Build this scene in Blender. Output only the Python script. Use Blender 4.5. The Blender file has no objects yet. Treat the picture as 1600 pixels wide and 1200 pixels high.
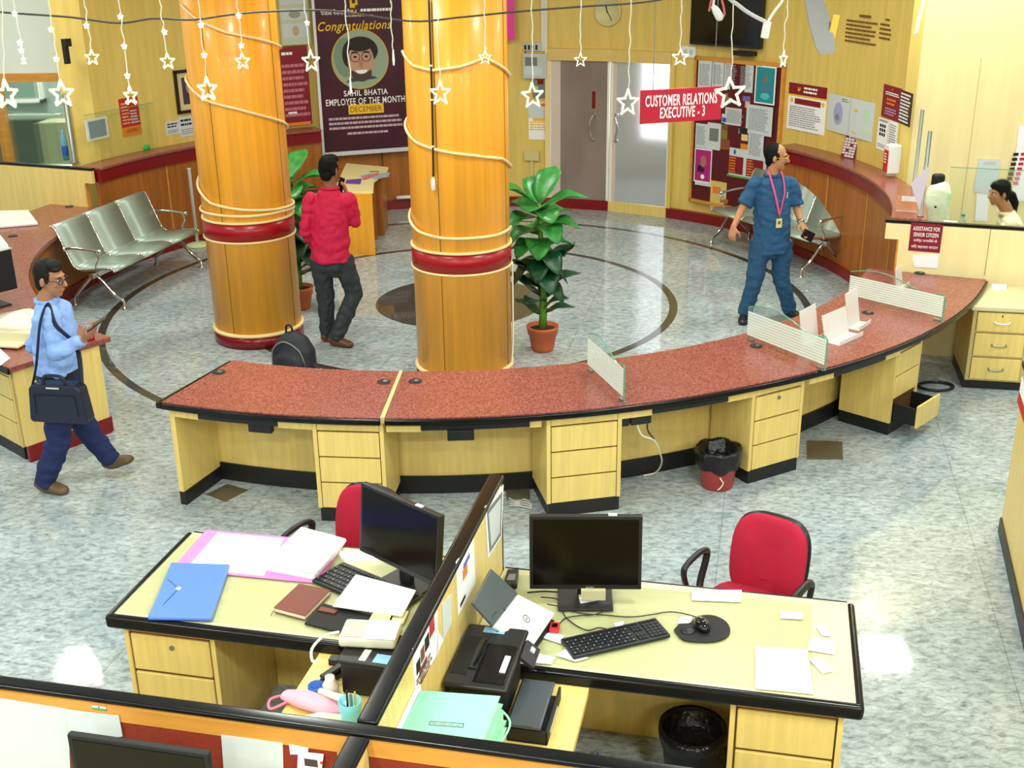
import bpy, bmesh, math, random
from mathutils import Vector, Matrix, Euler, noise
random.seed(7)
S = bpy.context.scene
COL = S.collection
R_ = math.radians

# ---------------------------------------------------------------- camera
FPX, PITCH, ROLL, CAMZ = 1823.4, 0.3747, -0.0141, 3.633
c_, s_ = math.cos(PITCH), math.sin(PITCH)
FW = Vector((0, c_, -s_)); UP0 = Vector((0, s_, c_)); RT0 = Vector((1, 0, 0))
RT = math.cos(ROLL) * RT0 + math.sin(ROLL) * UP0
UPV = -math.sin(ROLL) * RT0 + math.cos(ROLL) * UP0
CAM = Vector((0, 0, CAMZ))
cd = bpy.data.cameras.new('camera')
cd.sensor_width = 36.0; cd.lens = 36.0 * FPX / 1600.0
cd.clip_start = 0.05; cd.clip_end = 100
cam = bpy.data.objects.new('camera', cd); COL.objects.link(cam)
m = Matrix.Identity(4)
for i in range(3):
    m[i][0] = RT[i]; m[i][1] = UPV[i]; m[i][2] = -FW[i]; m[i][3] = CAM[i]
cam.matrix_world = m
S.camera = cam

# ---------------------------------------------------------------- world, exposure, lamps
S.view_settings.view_transform = 'Standard'
S.view_settings.look = 'None'
S.view_settings.gamma = 1.0
S.view_settings.use_curve_mapping = False
S.view_settings.exposure = 0.12
W = bpy.data.worlds.new('world'); S.world = W; W.use_nodes = True
W.node_tree.nodes['Background'].inputs[0].default_value = (0.93, 0.97, 1.0, 1)
W.node_tree.nodes['Background'].inputs[1].default_value = 0.62
CEIL = 4.3
LAMPS = [(x, y) for y in (-1.8, 0.8, 4.3, 7.8, 11.4) for x in (-5.0, -1.7, 1.6, 4.25)]  # row behind the camera added to light the columns from the front
for (x, y) in LAMPS:
    ld = bpy.data.lights.new('ceiling_and_fill_lamp', 'AREA'); ld.shape = 'SQUARE'; ld.size = 0.5
    ld.energy = 70 if y < 0 else 112 if y < 2 else 60
    ld.color = (0.95, 1.0, 0.90)
    lo = bpy.data.objects.new('ceiling_and_fill_lamp', ld); COL.objects.link(lo)
    lo.location = (x, y, CEIL - 0.03)
# daylight outside the glass doors
ld = bpy.data.lights.new('door_daylight', 'AREA'); ld.shape = 'RECTANGLE'; ld.size = 2.2; ld.size_y = 2.4
ld.energy = 60; ld.color = (0.93, 0.97, 1.0)
lo = bpy.data.objects.new('door_daylight', ld); COL.objects.link(lo)
lo.location = (3.0, 17.4, 1.8); lo.rotation_euler = (R_(-90), 0, R_(-28))
# lamps over the booths either side; the last added to brighten the back office
for (x, y, e) in ((5.6, 10.6, 30), (6.9, 11.2, 24), (-6.8, 11.9, 30), (-6.4, 15.6, 130)):
    ld = bpy.data.lights.new('booth_and_fill_lamp', 'AREA'); ld.shape = 'SQUARE'; ld.size = 0.6; ld.energy = e
    ld.color = (1.0, 0.95, 0.84)
    lo = bpy.data.objects.new('booth_and_fill_lamp', ld); COL.objects.link(lo); lo.location = (x, y, CEIL - 0.05)

# ---------------------------------------------------------------- where a sight line meets a surface of the room
CX, CY = -0.53, 11.60                       # centre of the round hall
def ray(x, y): return (x - 800) / FPX * RT - (y - 600) / FPX * UPV + FW
def PZ(x, y, z=0.0):
    d = ray(x, y); return CAM + d * ((z - CAMZ) / d.z)
def PY(x, y, Y):
    d = ray(x, y); return CAM + d * (Y / d.y)
def PP(x, y, p0, n):
    d = ray(x, y); return CAM + d * ((p0 - CAM).dot(n) / d.dot(n))
def PR(x, y, R):
    d = ray(x, y); ox, oy = CAM.x - CX, CAM.y - CY
    a = d.x ** 2 + d.y ** 2; b = 2 * (ox * d.x + oy * d.y); c = ox * ox + oy * oy - R * R
    return CAM + d * ((-b + math.sqrt(max(0, b * b - 4 * a * c))) / (2 * a))
def POL(a, R, z=0.0): return Vector((CX + R * math.cos(R_(a)), CY + R * math.sin(R_(a)), z))
def ANG(p): return math.degrees(math.atan2(p.y - CY, p.x - CX))

# ---------------------------------------------------------------- materials
def lin(c):
    c = c / 255.0
    return c / 12.92 if c <= 0.04045 else ((c + 0.055) / 1.055) ** 2.4
def rgb(t): return (lin(t[0]), lin(t[1]), lin(t[2]), 1.0)
MATS = {}
def mat(name, col, rough=0.5, metal=0.0, spec=0.5, var=0.0, nscale=6.0, stretch=(1, 1, 1), col2=None, bump=0.0, bscale=40.0,
        trans=0.0, ior=1.45, alpha=1.0, emit=0.0, emit_col=None, coat=0.0, sheen=0.0, detail=4.0, sss=0.0):
    if name in MATS: return MATS[name]
    M = bpy.data.materials.new(name); M.use_nodes = True
    nt = M.node_tree; b = nt.nodes['Principled BSDF']
    b.inputs['Base Color'].default_value = rgb(col)
    b.inputs['Roughness'].default_value = rough; b.inputs['Metallic'].default_value = metal
    b.inputs['Specular IOR Level'].default_value = spec
    b.inputs['Transmission Weight'].default_value = trans; b.inputs['IOR'].default_value = ior
    b.inputs['Alpha'].default_value = alpha; b.inputs['Coat Weight'].default_value = coat
    b.inputs['Coat Roughness'].default_value = 0.08; b.inputs['Sheen Weight'].default_value = sheen
    if sss: b.inputs['Subsurface Weight'].default_value = sss; b.inputs['Subsurface Radius'].default_value = (0.01, 0.004, 0.002)
    if emit:
        b.inputs['Emission Color'].default_value = rgb(emit_col or col); b.inputs['Emission Strength'].default_value = emit
    tc = nt.nodes.new('ShaderNodeTexCoord')
    if var or col2:
        mp = nt.nodes.new('ShaderNodeMapping'); mp.inputs['Scale'].default_value = stretch
        nt.links.new(tc.outputs['Object'], mp.inputs['Vector'])
        no = nt.nodes.new('ShaderNodeTexNoise'); no.inputs['Scale'].default_value = nscale; no.inputs['Detail'].default_value = detail
        nt.links.new(mp.outputs[0], no.inputs['Vector'])
        rp = nt.nodes.new('ShaderNodeValToRGB')
        a = rgb(col2) if col2 else tuple(v * (1 - var) for v in rgb(col)[:3]) + (1,)
        e = rgb(col) if col2 else tuple(min(1, v * (1 + var)) for v in rgb(col)[:3]) + (1,)
        rp.color_ramp.elements[0].position = 0.36; rp.color_ramp.elements[1].position = 0.64
        rp.color_ramp.elements[0].color = a; rp.color_ramp.elements[1].color = e
        nt.links.new(no.outputs['Fac'], rp.inputs['Fac']); nt.links.new(rp.outputs['Color'], b.inputs['Base Color'])
    if bump:
        nb = nt.nodes.new('ShaderNodeTexNoise'); nb.inputs['Scale'].default_value = bscale; nb.inputs['Detail'].default_value = 3
        nt.links.new(tc.outputs['Object'], nb.inputs['Vector'])
        bp_ = nt.nodes.new('ShaderNodeBump'); bp_.inputs['Strength'].default_value = bump; bp_.inputs['Distance'].default_value = 0.02
        nt.links.new(nb.outputs['Fac'], bp_.inputs['Height']); nt.links.new(bp_.outputs['Normal'], b.inputs['Normal'])
    MATS[name] = M
    return M

def floor_mat():
    M = bpy.data.materials.new('grey granite floor with dark rings'); M.use_nodes = True
    nt = M.node_tree; b = nt.nodes['Principled BSDF']; N = nt.nodes.new; L = nt.links.new
    b.inputs['Roughness'].default_value = 0.055; b.inputs['Specular IOR Level'].default_value = 0.4
    tc = N('ShaderNodeTexCoord')
    def noise(scale, detail, stretch, rot, rough=0.6):
        mp = N('ShaderNodeMapping'); mp.inputs['Scale'].default_value = stretch; mp.inputs['Rotation'].default_value = (0, 0, rot)
        L(tc.outputs['Object'], mp.inputs['Vector'])
        n = N('ShaderNodeTexNoise'); n.inputs['Scale'].default_value = scale; n.inputs['Detail'].default_value = detail
        n.inputs['Roughness'].default_value = rough; n.inputs['Distortion'].default_value = 0.6
        L(mp.outputs[0], n.inputs['Vector']); return n
    n1 = noise(15, 10, (1, 1.8, 1), 0.45, 0.74); n2 = noise(1.6, 3, (1, 1, 1), 0)
    r1 = N('ShaderNodeValToRGB'); e = r1.color_ramp.elements
    e[0].position = 0.30; e[0].color = rgb((96, 106, 110)); e[1].position = 0.70; e[1].color = rgb((208, 215, 216))
    q = r1.color_ramp.elements.new(0.46); q.color = rgb((160, 171, 174)); q = r1.color_ramp.elements.new(0.55); q.color = rgb((184, 194, 197))
    L(n1.outputs['Fac'], r1.inputs['Fac'])
    r2 = N('ShaderNodeValToRGB'); e = r2.color_ramp.elements
    e[0].position = 0.3; e[0].color = rgb((222, 226, 228)); e[1].position = 0.7; e[1].color = (1, 1, 1, 1)
    L(n2.outputs['Fac'], r2.inputs['Fac'])
    mx = N('ShaderNodeMix'); mx.data_type = 'RGBA'; mx.blend_type = 'MULTIPLY'; mx.inputs[0].default_value = 1.0
    L(r1.outputs[0], mx.inputs[6]); L(r2.outputs[0], mx.inputs[7])
    col = mx.outputs[2]
    # joints between the slabs
    br = N('ShaderNodeTexBrick'); br.offset = 0.0; br.inputs['Scale'].default_value = 1.0
    br.inputs['Mortar Size'].default_value = 0.003; br.inputs['Brick Width'].default_value = 1.55; br.inputs['Row Height'].default_value = 0.95
    br.inputs['Color1'].default_value = br.inputs['Color2'].default_value = (1, 1, 1, 1); br.inputs['Mortar'].default_value = rgb((120, 130, 134))
    mpb = N('ShaderNodeMapping'); mpb.inputs['Rotation'].default_value = (0, 0, R_(12.7)); mpb.inputs['Location'].default_value = (0.16, 0.2, 0)
    L(tc.outputs['Object'], mpb.inputs['Vector']); L(mpb.outputs[0], br.inputs['Vector'])
    mj = N('ShaderNodeMix'); mj.data_type = 'RGBA'; mj.blend_type = 'MULTIPLY'; mj.inputs[0].default_value = 0.45
    L(col, mj.inputs[6]); L(br.outputs['Color'], mj.inputs[7]); col = mj.outputs[2]
    # inlaid rings
    sub = N('ShaderNodeVectorMath'); sub.operation = 'SUBTRACT'; sub.inputs[1].default_value = (CX, CY, 0)
    L(tc.outputs['Object'], sub.inputs[0])
    ln = N('ShaderNodeVectorMath'); ln.operation = 'LENGTH'; L(sub.outputs[0], ln.inputs[0])
    tot = None
    for (r, w) in ((0.0, 0.87), (2.20, 0.042), (3.55, 0.040)):
        d = N('ShaderNodeMath'); d.operation = 'SUBTRACT'; d.inputs[1].default_value = r; L(ln.outputs['Value'], d.inputs[0])
        a = N('ShaderNodeMath'); a.operation = 'ABSOLUTE'; L(d.outputs[0], a.inputs[0])
        l = N('ShaderNodeMath'); l.operation = 'LESS_THAN'; l.inputs[1].default_value = w; L(a.outputs[0], l.inputs[0])
        if tot is None: tot = l.outputs[0]
        else:
            s = N('ShaderNodeMath'); s.operation = 'MAXIMUM'; L(tot, s.inputs[0]); L(l.outputs[0], s.inputs[1]); tot = s.outputs[0]
    r3 = N('ShaderNodeValToRGB'); e = r3.color_ramp.elements
    e[0].position = 0.35; e[0].color = rgb((54, 51, 46)); e[1].position = 0.68; e[1].color = rgb((78, 73, 66))
    L(n1.outputs['Fac'], r3.inputs['Fac'])
    mr = N('ShaderNodeMix'); mr.data_type = 'RGBA'; L(tot, mr.inputs[0]); L(col, mr.inputs[6]); L(r3.outputs[0], mr.inputs[7])
    L(mr.outputs[2], b.inputs['Base Color'])
    return M

def granite_mat():
    M = bpy.data.materials.new('red speckled granite'); M.use_nodes = True
    nt = M.node_tree; b = nt.nodes['Principled BSDF']; N = nt.nodes.new; L = nt.links.new
    b.inputs['Roughness'].default_value = 0.22; b.inputs['Specular IOR Level'].default_value = 0.4
    tc = N('ShaderNodeTexCoord'); n = N('ShaderNodeTexNoise'); n.inputs['Scale'].default_value = 85; n.inputs['Detail'].default_value = 4
    L(tc.outputs['Object'], n.inputs['Vector'])
    r = N('ShaderNodeValToRGB'); e = r.color_ramp.elements
    e[0].position = 0.32; e[0].color = rgb((112, 54, 48)); e[1].position = 0.68; e[1].color = rgb((168, 104, 92))
    q = e.new(0.5); q.color = rgb((142, 76, 68))
    L(n.outputs['Fac'], r.inputs['Fac']); L(r.outputs[0], b.inputs['Base Color']); return M

WALLY = mat('yellow laminate wall', (222, 194, 104), 0.5, var=0.06, nscale=2.2, stretch=(6, 6, 0.5))
WALLB = mat('cream laminate wall', (242, 224, 166), 0.5, var=0.03, nscale=2.0, stretch=(6, 6, 0.4))
LAM = mat('pale maple laminate', (230, 202, 120), 0.36, var=0.06, nscale=3.5, stretch=(9, 9, 0.6))
LAMT = mat('pale maple desk top', (208, 201, 158), 0.30, var=0.04, nscale=3.0, stretch=(1, 8, 1))
LAMD = mat('brown seam and painted gap shade', (96, 66, 30), 0.7)  # brown for joints, and shade painted into the gaps between drawers
COLW = mat('orange teak veneer', (246, 170, 50), 0.34, var=0.09, nscale=2.4, stretch=(9, 9, 0.35), coat=0.12)
BRNW = mat('brown teak panelling', (166, 98, 38), 0.34, var=0.16, nscale=2.2, stretch=(8, 8, 0.4))
ORGW = mat('orange wood trim', (214, 148, 62), 0.4, var=0.10, nscale=3, stretch=(1, 6, 6))
GRAN = granite_mat(); FLOORM = floor_mat()
MAROON = mat('gloss maroon laminate', (128, 18, 26), 0.2)
DKRED = mat('dark maroon felt', (92, 22, 28), 0.9, var=0.1, nscale=60)
RUSTRED = mat('rust red felt', (140, 46, 26), 0.9, var=0.1, nscale=60)
CREAM = mat('cream moulding', (240, 214, 150), 0.4)
BLACKW = mat('black lacquered wood', (12, 13, 16), 0.2, spec=0.35, var=0.3, nscale=5)
CRIMSON = mat('glossy crimson laminate', (158, 12, 22), 0.3)
BLACKP = mat('black plastic', (26, 27, 30), 0.38)
BLACKM = mat('matt black plastic', (20, 20, 22), 0.6)
BLACKG = mat('gloss black plastic', (14, 14, 16), 0.08)
KEYM = mat('black keycap', (34, 36, 40), 0.45)
SCREEN = mat('dark screen', (14, 11, 7), 0.16, spec=0.2)
SKIRT = mat('black skirting', (28, 28, 28), 0.4)
WHITE = mat('white plastic', (236, 236, 230), 0.4)
PAPER = mat('white paper', (244, 244, 246), 0.7)
PAPERB = mat('bluish paper', (206, 214, 216), 0.7)
INK = mat('grey ink', (150, 152, 158), 0.8)
INKB = mat('black ink', (28, 28, 30), 0.8)
GREYP = mat('grey plastic', (120, 122, 120), 0.45)
LGREY = mat('light grey plastic', (196, 198, 192), 0.45)
CHROME = mat('chrome', (214, 216, 218), 0.10, metal=1.0)
STEEL = mat('brushed steel', (140, 146, 138), 0.42, metal=0.8)
SILVER = mat('silver seat steel', (160, 175, 164), 0.36, metal=0.4)
GLASS = mat('clear greenish glass', (206, 236, 222), 0.0, trans=1.0, ior=1.04, alpha=0.25)
GLASSE = mat('glass edge', (96, 170, 140), 0.1, alpha=0.85)
FROST = mat('frosted glass stripe', (226, 240, 230), 0.4, alpha=0.93)
ACRYL = mat('milky acrylic', (240, 236, 232), 0.15, alpha=0.72)
REDSIGN = mat('red sign board', (198, 30, 56), 0.4)
MARSIGN = mat('maroon sign board', (134, 18, 40), 0.45)
WHITEI = mat('white lettering', (250, 250, 250), 0.5)
YEL = mat('yellow print', (236, 190, 34), 0.6)
ORANGE = mat('orange print', (232, 130, 36), 0.6)
GOLD = mat('gold print', (206, 166, 60), 0.4)
MAGENTA = mat('magenta print', (176, 30, 120), 0.6)
TEAL = mat('teal print', (30, 140, 150), 0.6)
BLUEI = mat('blue print', (40, 90, 180), 0.6)
GREENI = mat('green print', (90, 160, 60), 0.6)
PINK = mat('pink card', (240, 130, 200), 0.6)
REDF = mat('crimson chair fabric', (170, 20, 52), 0.9, bump=0.15, bscale=400)
TERRA = mat('terracotta pot', (204, 104, 62), 0.6, var=0.08)
SOIL = mat('soil', (64, 48, 34), 0.95, var=0.4, nscale=60)
LEAFB = mat('bright green leaf', (54, 142, 62), 0.35, var=0.2, nscale=14)
LEAFD = mat('dark green leaf', (24, 74, 44), 0.35, var=0.25, nscale=14)
STEM = mat('green stem', (110, 170, 60), 0.5, var=0.2, nscale=20)
WIREW = mat('white wire', (238, 232, 212), 0.5)
ROPE = mat('cream rope light', (240, 216, 160), 0.35)
STARW = mat('white star tube', (244, 244, 236), 0.3, emit=0.12)
STARL = mat('lit star tube', (255, 240, 190), 0.3, emit=1.1, emit_col=(255, 226, 160))
STARL2 = mat('lit star bulb', (255, 250, 230), 0.3, emit=5.0, emit_col=(255, 246, 220))
BAGN = mat('navy leather bag', (24, 32, 52), 0.42, bump=0.1, bscale=200)
BINRED = mat('red plastic bin', (168, 60, 62), 0.4)
LINER = mat('black bin liner', (18, 18, 20), 0.25, bump=0.6, bscale=30)
BROWNL = mat('brown leather', (112, 50, 38), 0.45, bump=0.1, bscale=200)
BLUEF = mat('translucent blue folder', (92, 130, 240), 0.25)
MINT = mat('mint green card', (142, 216, 184), 0.6)
CYANP = mat('cyan plastic', (120, 206, 226), 0.4)
PINKC = mat('pink cloth', (238, 170, 190), 0.9)
FLOORBOX = mat('brass floor plate', (122, 112, 92), 0.4, metal=0.5)

# ---------------------------------------------------------------- mesh helpers
class MB:
    def __init__(s): s.v = []; s.f = []
    def add(s, vs, fs):
        o = len(s.v); s.v += [Vector(v) for v in vs]; s.f += [tuple(i + o for i in f) for f in fs]; return s
    def box(s, x0, y0, z0, x1, y1, z1):
        vs = [(x, y, z) for z in (z0, z1) for y in (y0, y1) for x in (x0, x1)]
        return s.add(vs, [(0, 2, 3, 1), (4, 5, 7, 6), (0, 1, 5, 4), (2, 6, 7, 3), (0, 4, 6, 2), (1, 3, 7, 5)])
    def cbox(s, c, d, M=None):
        o = len(s.v); s.box(-d[0] / 2, -d[1] / 2, -d[2] / 2, d[0] / 2, d[1] / 2, d[2] / 2)
        for i in range(o, len(s.v)):
            s.v[i] = (M @ s.v[i] if M else s.v[i]) + Vector(c)
        return s
    def prism(s, poly, z0, z1):
        n = len(poly)
        ar = sum(poly[i][0] * poly[(i + 1) % n][1] - poly[(i + 1) % n][0] * poly[i][1] for i in range(n))
        if ar < 0: poly = poly[::-1]
        vs = [(p[0], p[1], z0) for p in poly] + [(p[0], p[1], z1) for p in poly]
        return s.add(vs, [tuple(range(n - 1, -1, -1)), tuple(range(n, 2 * n))] + [(i, (i + 1) % n, n + (i + 1) % n, n + i) for i in range(n)])
    def plate(s, poly, y0, y1):                       # outline in x,z, thickness along y (y0 = front)
        o = len(s.v); s.prism([(p[0], p[1]) for p in poly], 0, 1)
        for i in range(o, len(s.v)):
            v = s.v[i]; s.v[i] = Vector((v.x, y1 if v.z < .5 else y0, v.y))
        return s
    def arc(s, R0, R1, a0, a1, z0, z1, n=None, c=(CX, CY)):
        n = n or max(2, int(abs(a1 - a0) / 1.5)); vs = []; fs = []
        f0 = R0 if callable(R0) else (lambda a: R0); f1 = R1 if callable(R1) else (lambda a: R1)
        for i in range(n + 1):
            a = a0 + (a1 - a0) * i / n; C, Sn = math.cos(R_(a)), math.sin(R_(a))
            for (r, z) in ((f0(a), z0), (f1(a), z0), (f1(a), z1), (f0(a), z1)): vs.append((c[0] + r * C, c[1] + r * Sn, z))
        for i in range(n):
            for k in range(4):
                a_, b_ = 4 * i + k, 4 * i + (k + 1) % 4; fs.append((a_, b_, b_ + 4, a_ + 4) if a1 < a0 else (a_, a_ + 4, b_ + 4, b_))
        fs += [(0, 1, 2, 3), (4 * n + 3, 4 * n + 2, 4 * n + 1, 4 * n)] if a1 > a0 else [(3, 2, 1, 0), (4 * n, 4 * n + 1, 4 * n + 2, 4 * n + 3)]
        return s.add(vs, fs)
    def lathe(s, prof, n=24, c=(0, 0, 0), cap=True):
        vs = []; fs = []
        for (r, z) in prof:
            for k in range(n):
                a = 2 * math.pi * k / n; vs.append((c[0] + r * math.cos(a), c[1] + r * math.sin(a), c[2] + z))
        for i in range(len(prof) - 1):
            for k in range(n):
                fs.append((i * n + k, i * n + (k + 1) % n, (i + 1) * n + (k + 1) % n, (i + 1) * n + k))
        if cap:
            fs.append(tuple(range(n - 1, -1, -1))); fs.append(tuple(range((len(prof) - 1) * n, len(prof) * n)))
        return s.add(vs, fs)
    def tube(s, pts, r, n=8, flat=None):
        pts = [Vector(p) for p in pts]; vs = []; fs = []; m_ = len(pts); up = None
        rr = r if isinstance(r, (list, tuple)) else [r] * m_
        for i, p in enumerate(pts):
            t = (pts[min(i + 1, m_ - 1)] - pts[max(i - 1, 0)])
            t = t.normalized() if t.length > 1e-9 else Vector((0, 0, 1))
            if up is None:
                up = Vector((0, 0, 1)) if abs(t.z) < .9 else Vector((1, 0, 0))
            x = t.cross(up)
            if x.length < 1e-6: x = t.cross(Vector((0, 1, 0)))
            x.normalize(); y = x.cross(t).normalized(); up = y
            k2 = flat if flat else 1.0
            for k in range(n):
                a = 2 * math.pi * k / n; vs.append(p + x * (rr[i] * math.cos(a)) + y * (rr[i] * k2 * math.sin(a)))
        for i in range(m_ - 1):
            for k in range(n): fs.append((i * n + k, i * n + (k + 1) % n, (i + 1) * n + (k + 1) % n, (i + 1) * n + k))
        fs.append(tuple(range(n - 1, -1, -1))); fs.append(tuple(range((m_ - 1) * n, m_ * n)))
        return s.add(vs, fs)
    def limb(s, pts, radii, side, n=14):              # closed loft, elliptical sections: radii (along side, across)
        pts = [Vector(p) for p in pts]; side = Vector(side).normalized(); vs = []; fs = []; m_ = len(pts)
        for i, p in enumerate(pts):
            t = (pts[min(i + 1, m_ - 1)] - pts[max(i - 1, 0)]).normalized()
            x = (side - t * side.dot(t))
            x = x.normalized() if x.length > 1e-4 else t.orthogonal().normalized()
            y = t.cross(x); a_, b_ = radii[i] if isinstance(radii[i], (tuple, list)) else (radii[i], radii[i])
            for k in range(n):
                a = 2 * math.pi * k / n; vs.append(p + x * (a_ * math.cos(a)) + y * (b_ * math.sin(a)))
        for i in range(m_ - 1):
            for k in range(n): fs.append((i * n + k, i * n + (k + 1) % n, (i + 1) * n + (k + 1) % n, (i + 1) * n + k))
        fs.append(tuple(range(n - 1, -1, -1))); fs.append(tuple(range((m_ - 1) * n, m_ * n)))
        return s.add(vs, fs)
    def ball(s, c, r, n=14, M=None):
        r = (r, r, r) if not isinstance(r, (tuple, list)) else r; vs = []; fs = []; h = n // 2
        c = Vector(c)
        for i in range(1, h):
            th = math.pi * i / h
            for k in range(n):
                a = 2 * math.pi * k / n
                v = Vector((r[0] * math.sin(th) * math.cos(a), r[1] * math.sin(th) * math.sin(a), r[2] * math.cos(th)))
                vs.append((M @ v if M else v) + c)
        t, b = Vector((0, 0, r[2])), Vector((0, 0, -r[2]))
        vs += [(M @ t if M else t) + c, (M @ b if M else b) + c]; T = (h - 1) * n
        for i in range(h - 2):
            for k in range(n): fs.append((i * n + k, (i + 1) * n + k, (i + 1) * n + (k + 1) % n, i * n + (k + 1) % n))
        for k in range(n):
            fs.append((T, k, (k + 1) % n)); q = (h - 2) * n; fs.append((T + 1, q + (k + 1) % n, q + k))
        return s.add(vs, fs)
    def xf(s, M):
        s.v = [M @ v for v in s.v]; return s

def make(name, mb, material, parent=None, loc=None, rot=None, bevel=0.0, smooth=False, seg=2):
    me = bpy.data.meshes.new(name)
    me.from_pydata([tuple(v) for v in mb.v], [], mb.f); me.update()
    if smooth:
        for p in me.polygons: p.use_smooth = True
    if material: me.materials.append(material)
    o = bpy.data.objects.new(name, me); COL.objects.link(o)
    if parent is not None: o.parent = parent
    if loc is not None: o.location = loc
    if rot is not None: o.rotation_euler = rot if isinstance(rot, (tuple, list, Euler)) else (0, 0, rot)
    if bevel:
        b = o.modifiers.new('bevel', 'BEVEL'); b.width = bevel; b.segments = seg; b.limit_method = 'ANGLE'; b.angle_limit = R_(35)
        if not smooth:
            for p in me.polygons: p.use_smooth = True
            w = o.modifiers.new('wn', 'WEIGHTED_NORMAL'); w.keep_sharp = True
    return o
def tag(o, label=None, cat=None, group=None, kind=None):
    if label: o['label'] = label
    if cat: o['category'] = cat
    if group: o['group'] = group
    if kind: o['kind'] = kind
    return o
def thing(name, label, cat, loc=(0, 0, 0), rz=0.0, group=None, rot=None):
    o = bpy.data.objects.new(name, None); COL.objects.link(o); o.empty_display_size = 0.1
    o.location = loc; o.rotation_euler = rot if rot else (0, 0, rz)
    return tag(o, label, cat, group)
def solo(name, mb, material, label, cat, loc=None, rz=None, group=None, **k):
    if loc is None and mb.v:                                      # origin at the base of the thing
        n = len(mb.v); c = Vector((sum(v.x for v in mb.v) / n, sum(v.y for v in mb.v) / n, min(v.z for v in mb.v)))
        mb.v = [v - c for v in mb.v]; loc = c
    return tag(make(name, mb, material, None, loc, rz, **k), label, cat, group)
def struct(name, mb, material, parent=None, **k):
    o = make(name, mb, material, parent, **k)
    if parent is None: o['kind'] = 'structure'
    return o
def copy_tree(o, parent=None):
    c = o.copy(); COL.objects.link(c)
    if parent is not None: c.parent = parent
    for ch in list(o.children): copy_tree(ch, c)
    return c
def text(name, body, material, parent, x, y, z, w=None, h=None, shear=0.0, depth=0.002, bold=0.0, flat=False):
    """lettering centred on x,z in the parent's x,z plane (front towards -y), or lying flat in x,y when flat"""
    cu = bpy.data.curves.new(name, 'FONT'); cu.body = body; cu.size = 1.0; cu.align_x = 'CENTER'; cu.shear = shear; cu.offset = bold
    cu.resolution_u = 3; cu.space_character = 1.1 if bold > .009 else 1.0
    to = bpy.data.objects.new(name, cu); COL.objects.link(to)
    me = bpy.data.meshes.new_from_object(to.evaluated_get(bpy.context.evaluated_depsgraph_get()))
    bpy.data.objects.remove(to); bpy.data.curves.remove(cu)
    xs = [v.co.x for v in me.vertices]; ys = [v.co.y for v in me.vertices]
    if not xs: return None
    cx_, cy_ = (min(xs) + max(xs)) / 2, (min(ys) + max(ys)) / 2; tw, th = max(xs) - min(xs), max(ys) - min(ys)
    sx = w / tw if w else None; sy = h / th if h else None
    sx = sx or sy; sy = sy or sx
    for v in me.vertices:
        a, b = (v.co.x - cx_) * sx, (v.co.y - cy_) * sy
        v.co = (x + a, y + b, z) if flat else (x + a, y, z + b)
    me.materials.clear(); me.materials.append(material)
    o = bpy.data.objects.new(name, me); COL.objects.link(o); o.parent = parent
    return o
def lines_mesh(x0, x1, z0, z1, n, y, th=0.5, ragged=0.25, words=True, rnd=None):
    """rows of small print too fine to read"""
    rnd = rnd or random; mb = MB(); dz = (z1 - z0) / n
    for i in range(n):
        zc = z1 - (i + .5) * dz; xe = x1 - rnd.random() * ragged * (x1 - x0); x = x0
        while x < xe - 0.004:
            wd = min(xe - x, (0.02 + 0.05 * rnd.random()) if words else xe - x)
            mb.box(x, y, zc - dz * th / 2, x + wd, y + 0.001, zc + dz * th / 2); x += wd + 0.008
    return mb
def Rz(a): return Matrix.Rotation(a, 4, 'Z')
def smoothpath(pts, n=6):
    pts = [Vector(p) for p in pts]; out = []
    for i in range(len(pts) - 1):
        p0, p1, p2, p3 = pts[max(i - 1, 0)], pts[i], pts[i + 1], pts[min(i + 2, len(pts) - 1)]
        for k in range(n):
            t = k / n
            out.append(0.5 * ((2 * p1) + (p2 - p0) * t + (2 * p0 - 5 * p1 + 4 * p2 - p3) * t * t + (3 * p1 - p0 - 3 * p2 + p3) * t ** 3))
    out.append(pts[-1]); return out
def blob(name, mb, material, parent, voxel=0.012, it=4, loc=None, fold=0.0):
    """closed shapes grown together into one continuous surface"""
    o = make(name + '_tmp', mb, material)
    r = o.modifiers.new('r', 'REMESH'); r.mode = 'VOXEL'; r.voxel_size = voxel
    if it:
        s = o.modifiers.new('s', 'SMOOTH'); s.factor = 0.5; s.iterations = it
    me = bpy.data.meshes.new_from_object(o.evaluated_get(bpy.context.evaluated_depsgraph_get()))
    bpy.data.objects.remove(o); me.name = name
    if fold:                                                      # cloth folds
        N_ = [v.normal.copy() for v in me.vertices]
        for v, nn_ in zip(me.vertices, N_):
            c = v.co; f_ = noise.noise(Vector((c.x * 7, c.y * 7, c.z * 13 + 2 * c.x))) + .6 * noise.noise(Vector((c.x * 16 + 5, c.y * 16, c.z * 9 - 6 * c.x)))
            v.co += nn_ * (fold * (abs(f_) - .25))
    for p in me.polygons: p.use_smooth = True
    me.materials.clear(); me.materials.append(material)
    n = bpy.data.objects.new(name, me); COL.objects.link(n)
    if parent is not None: n.parent = parent
    if loc is not None: n.location = loc
    return n

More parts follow.
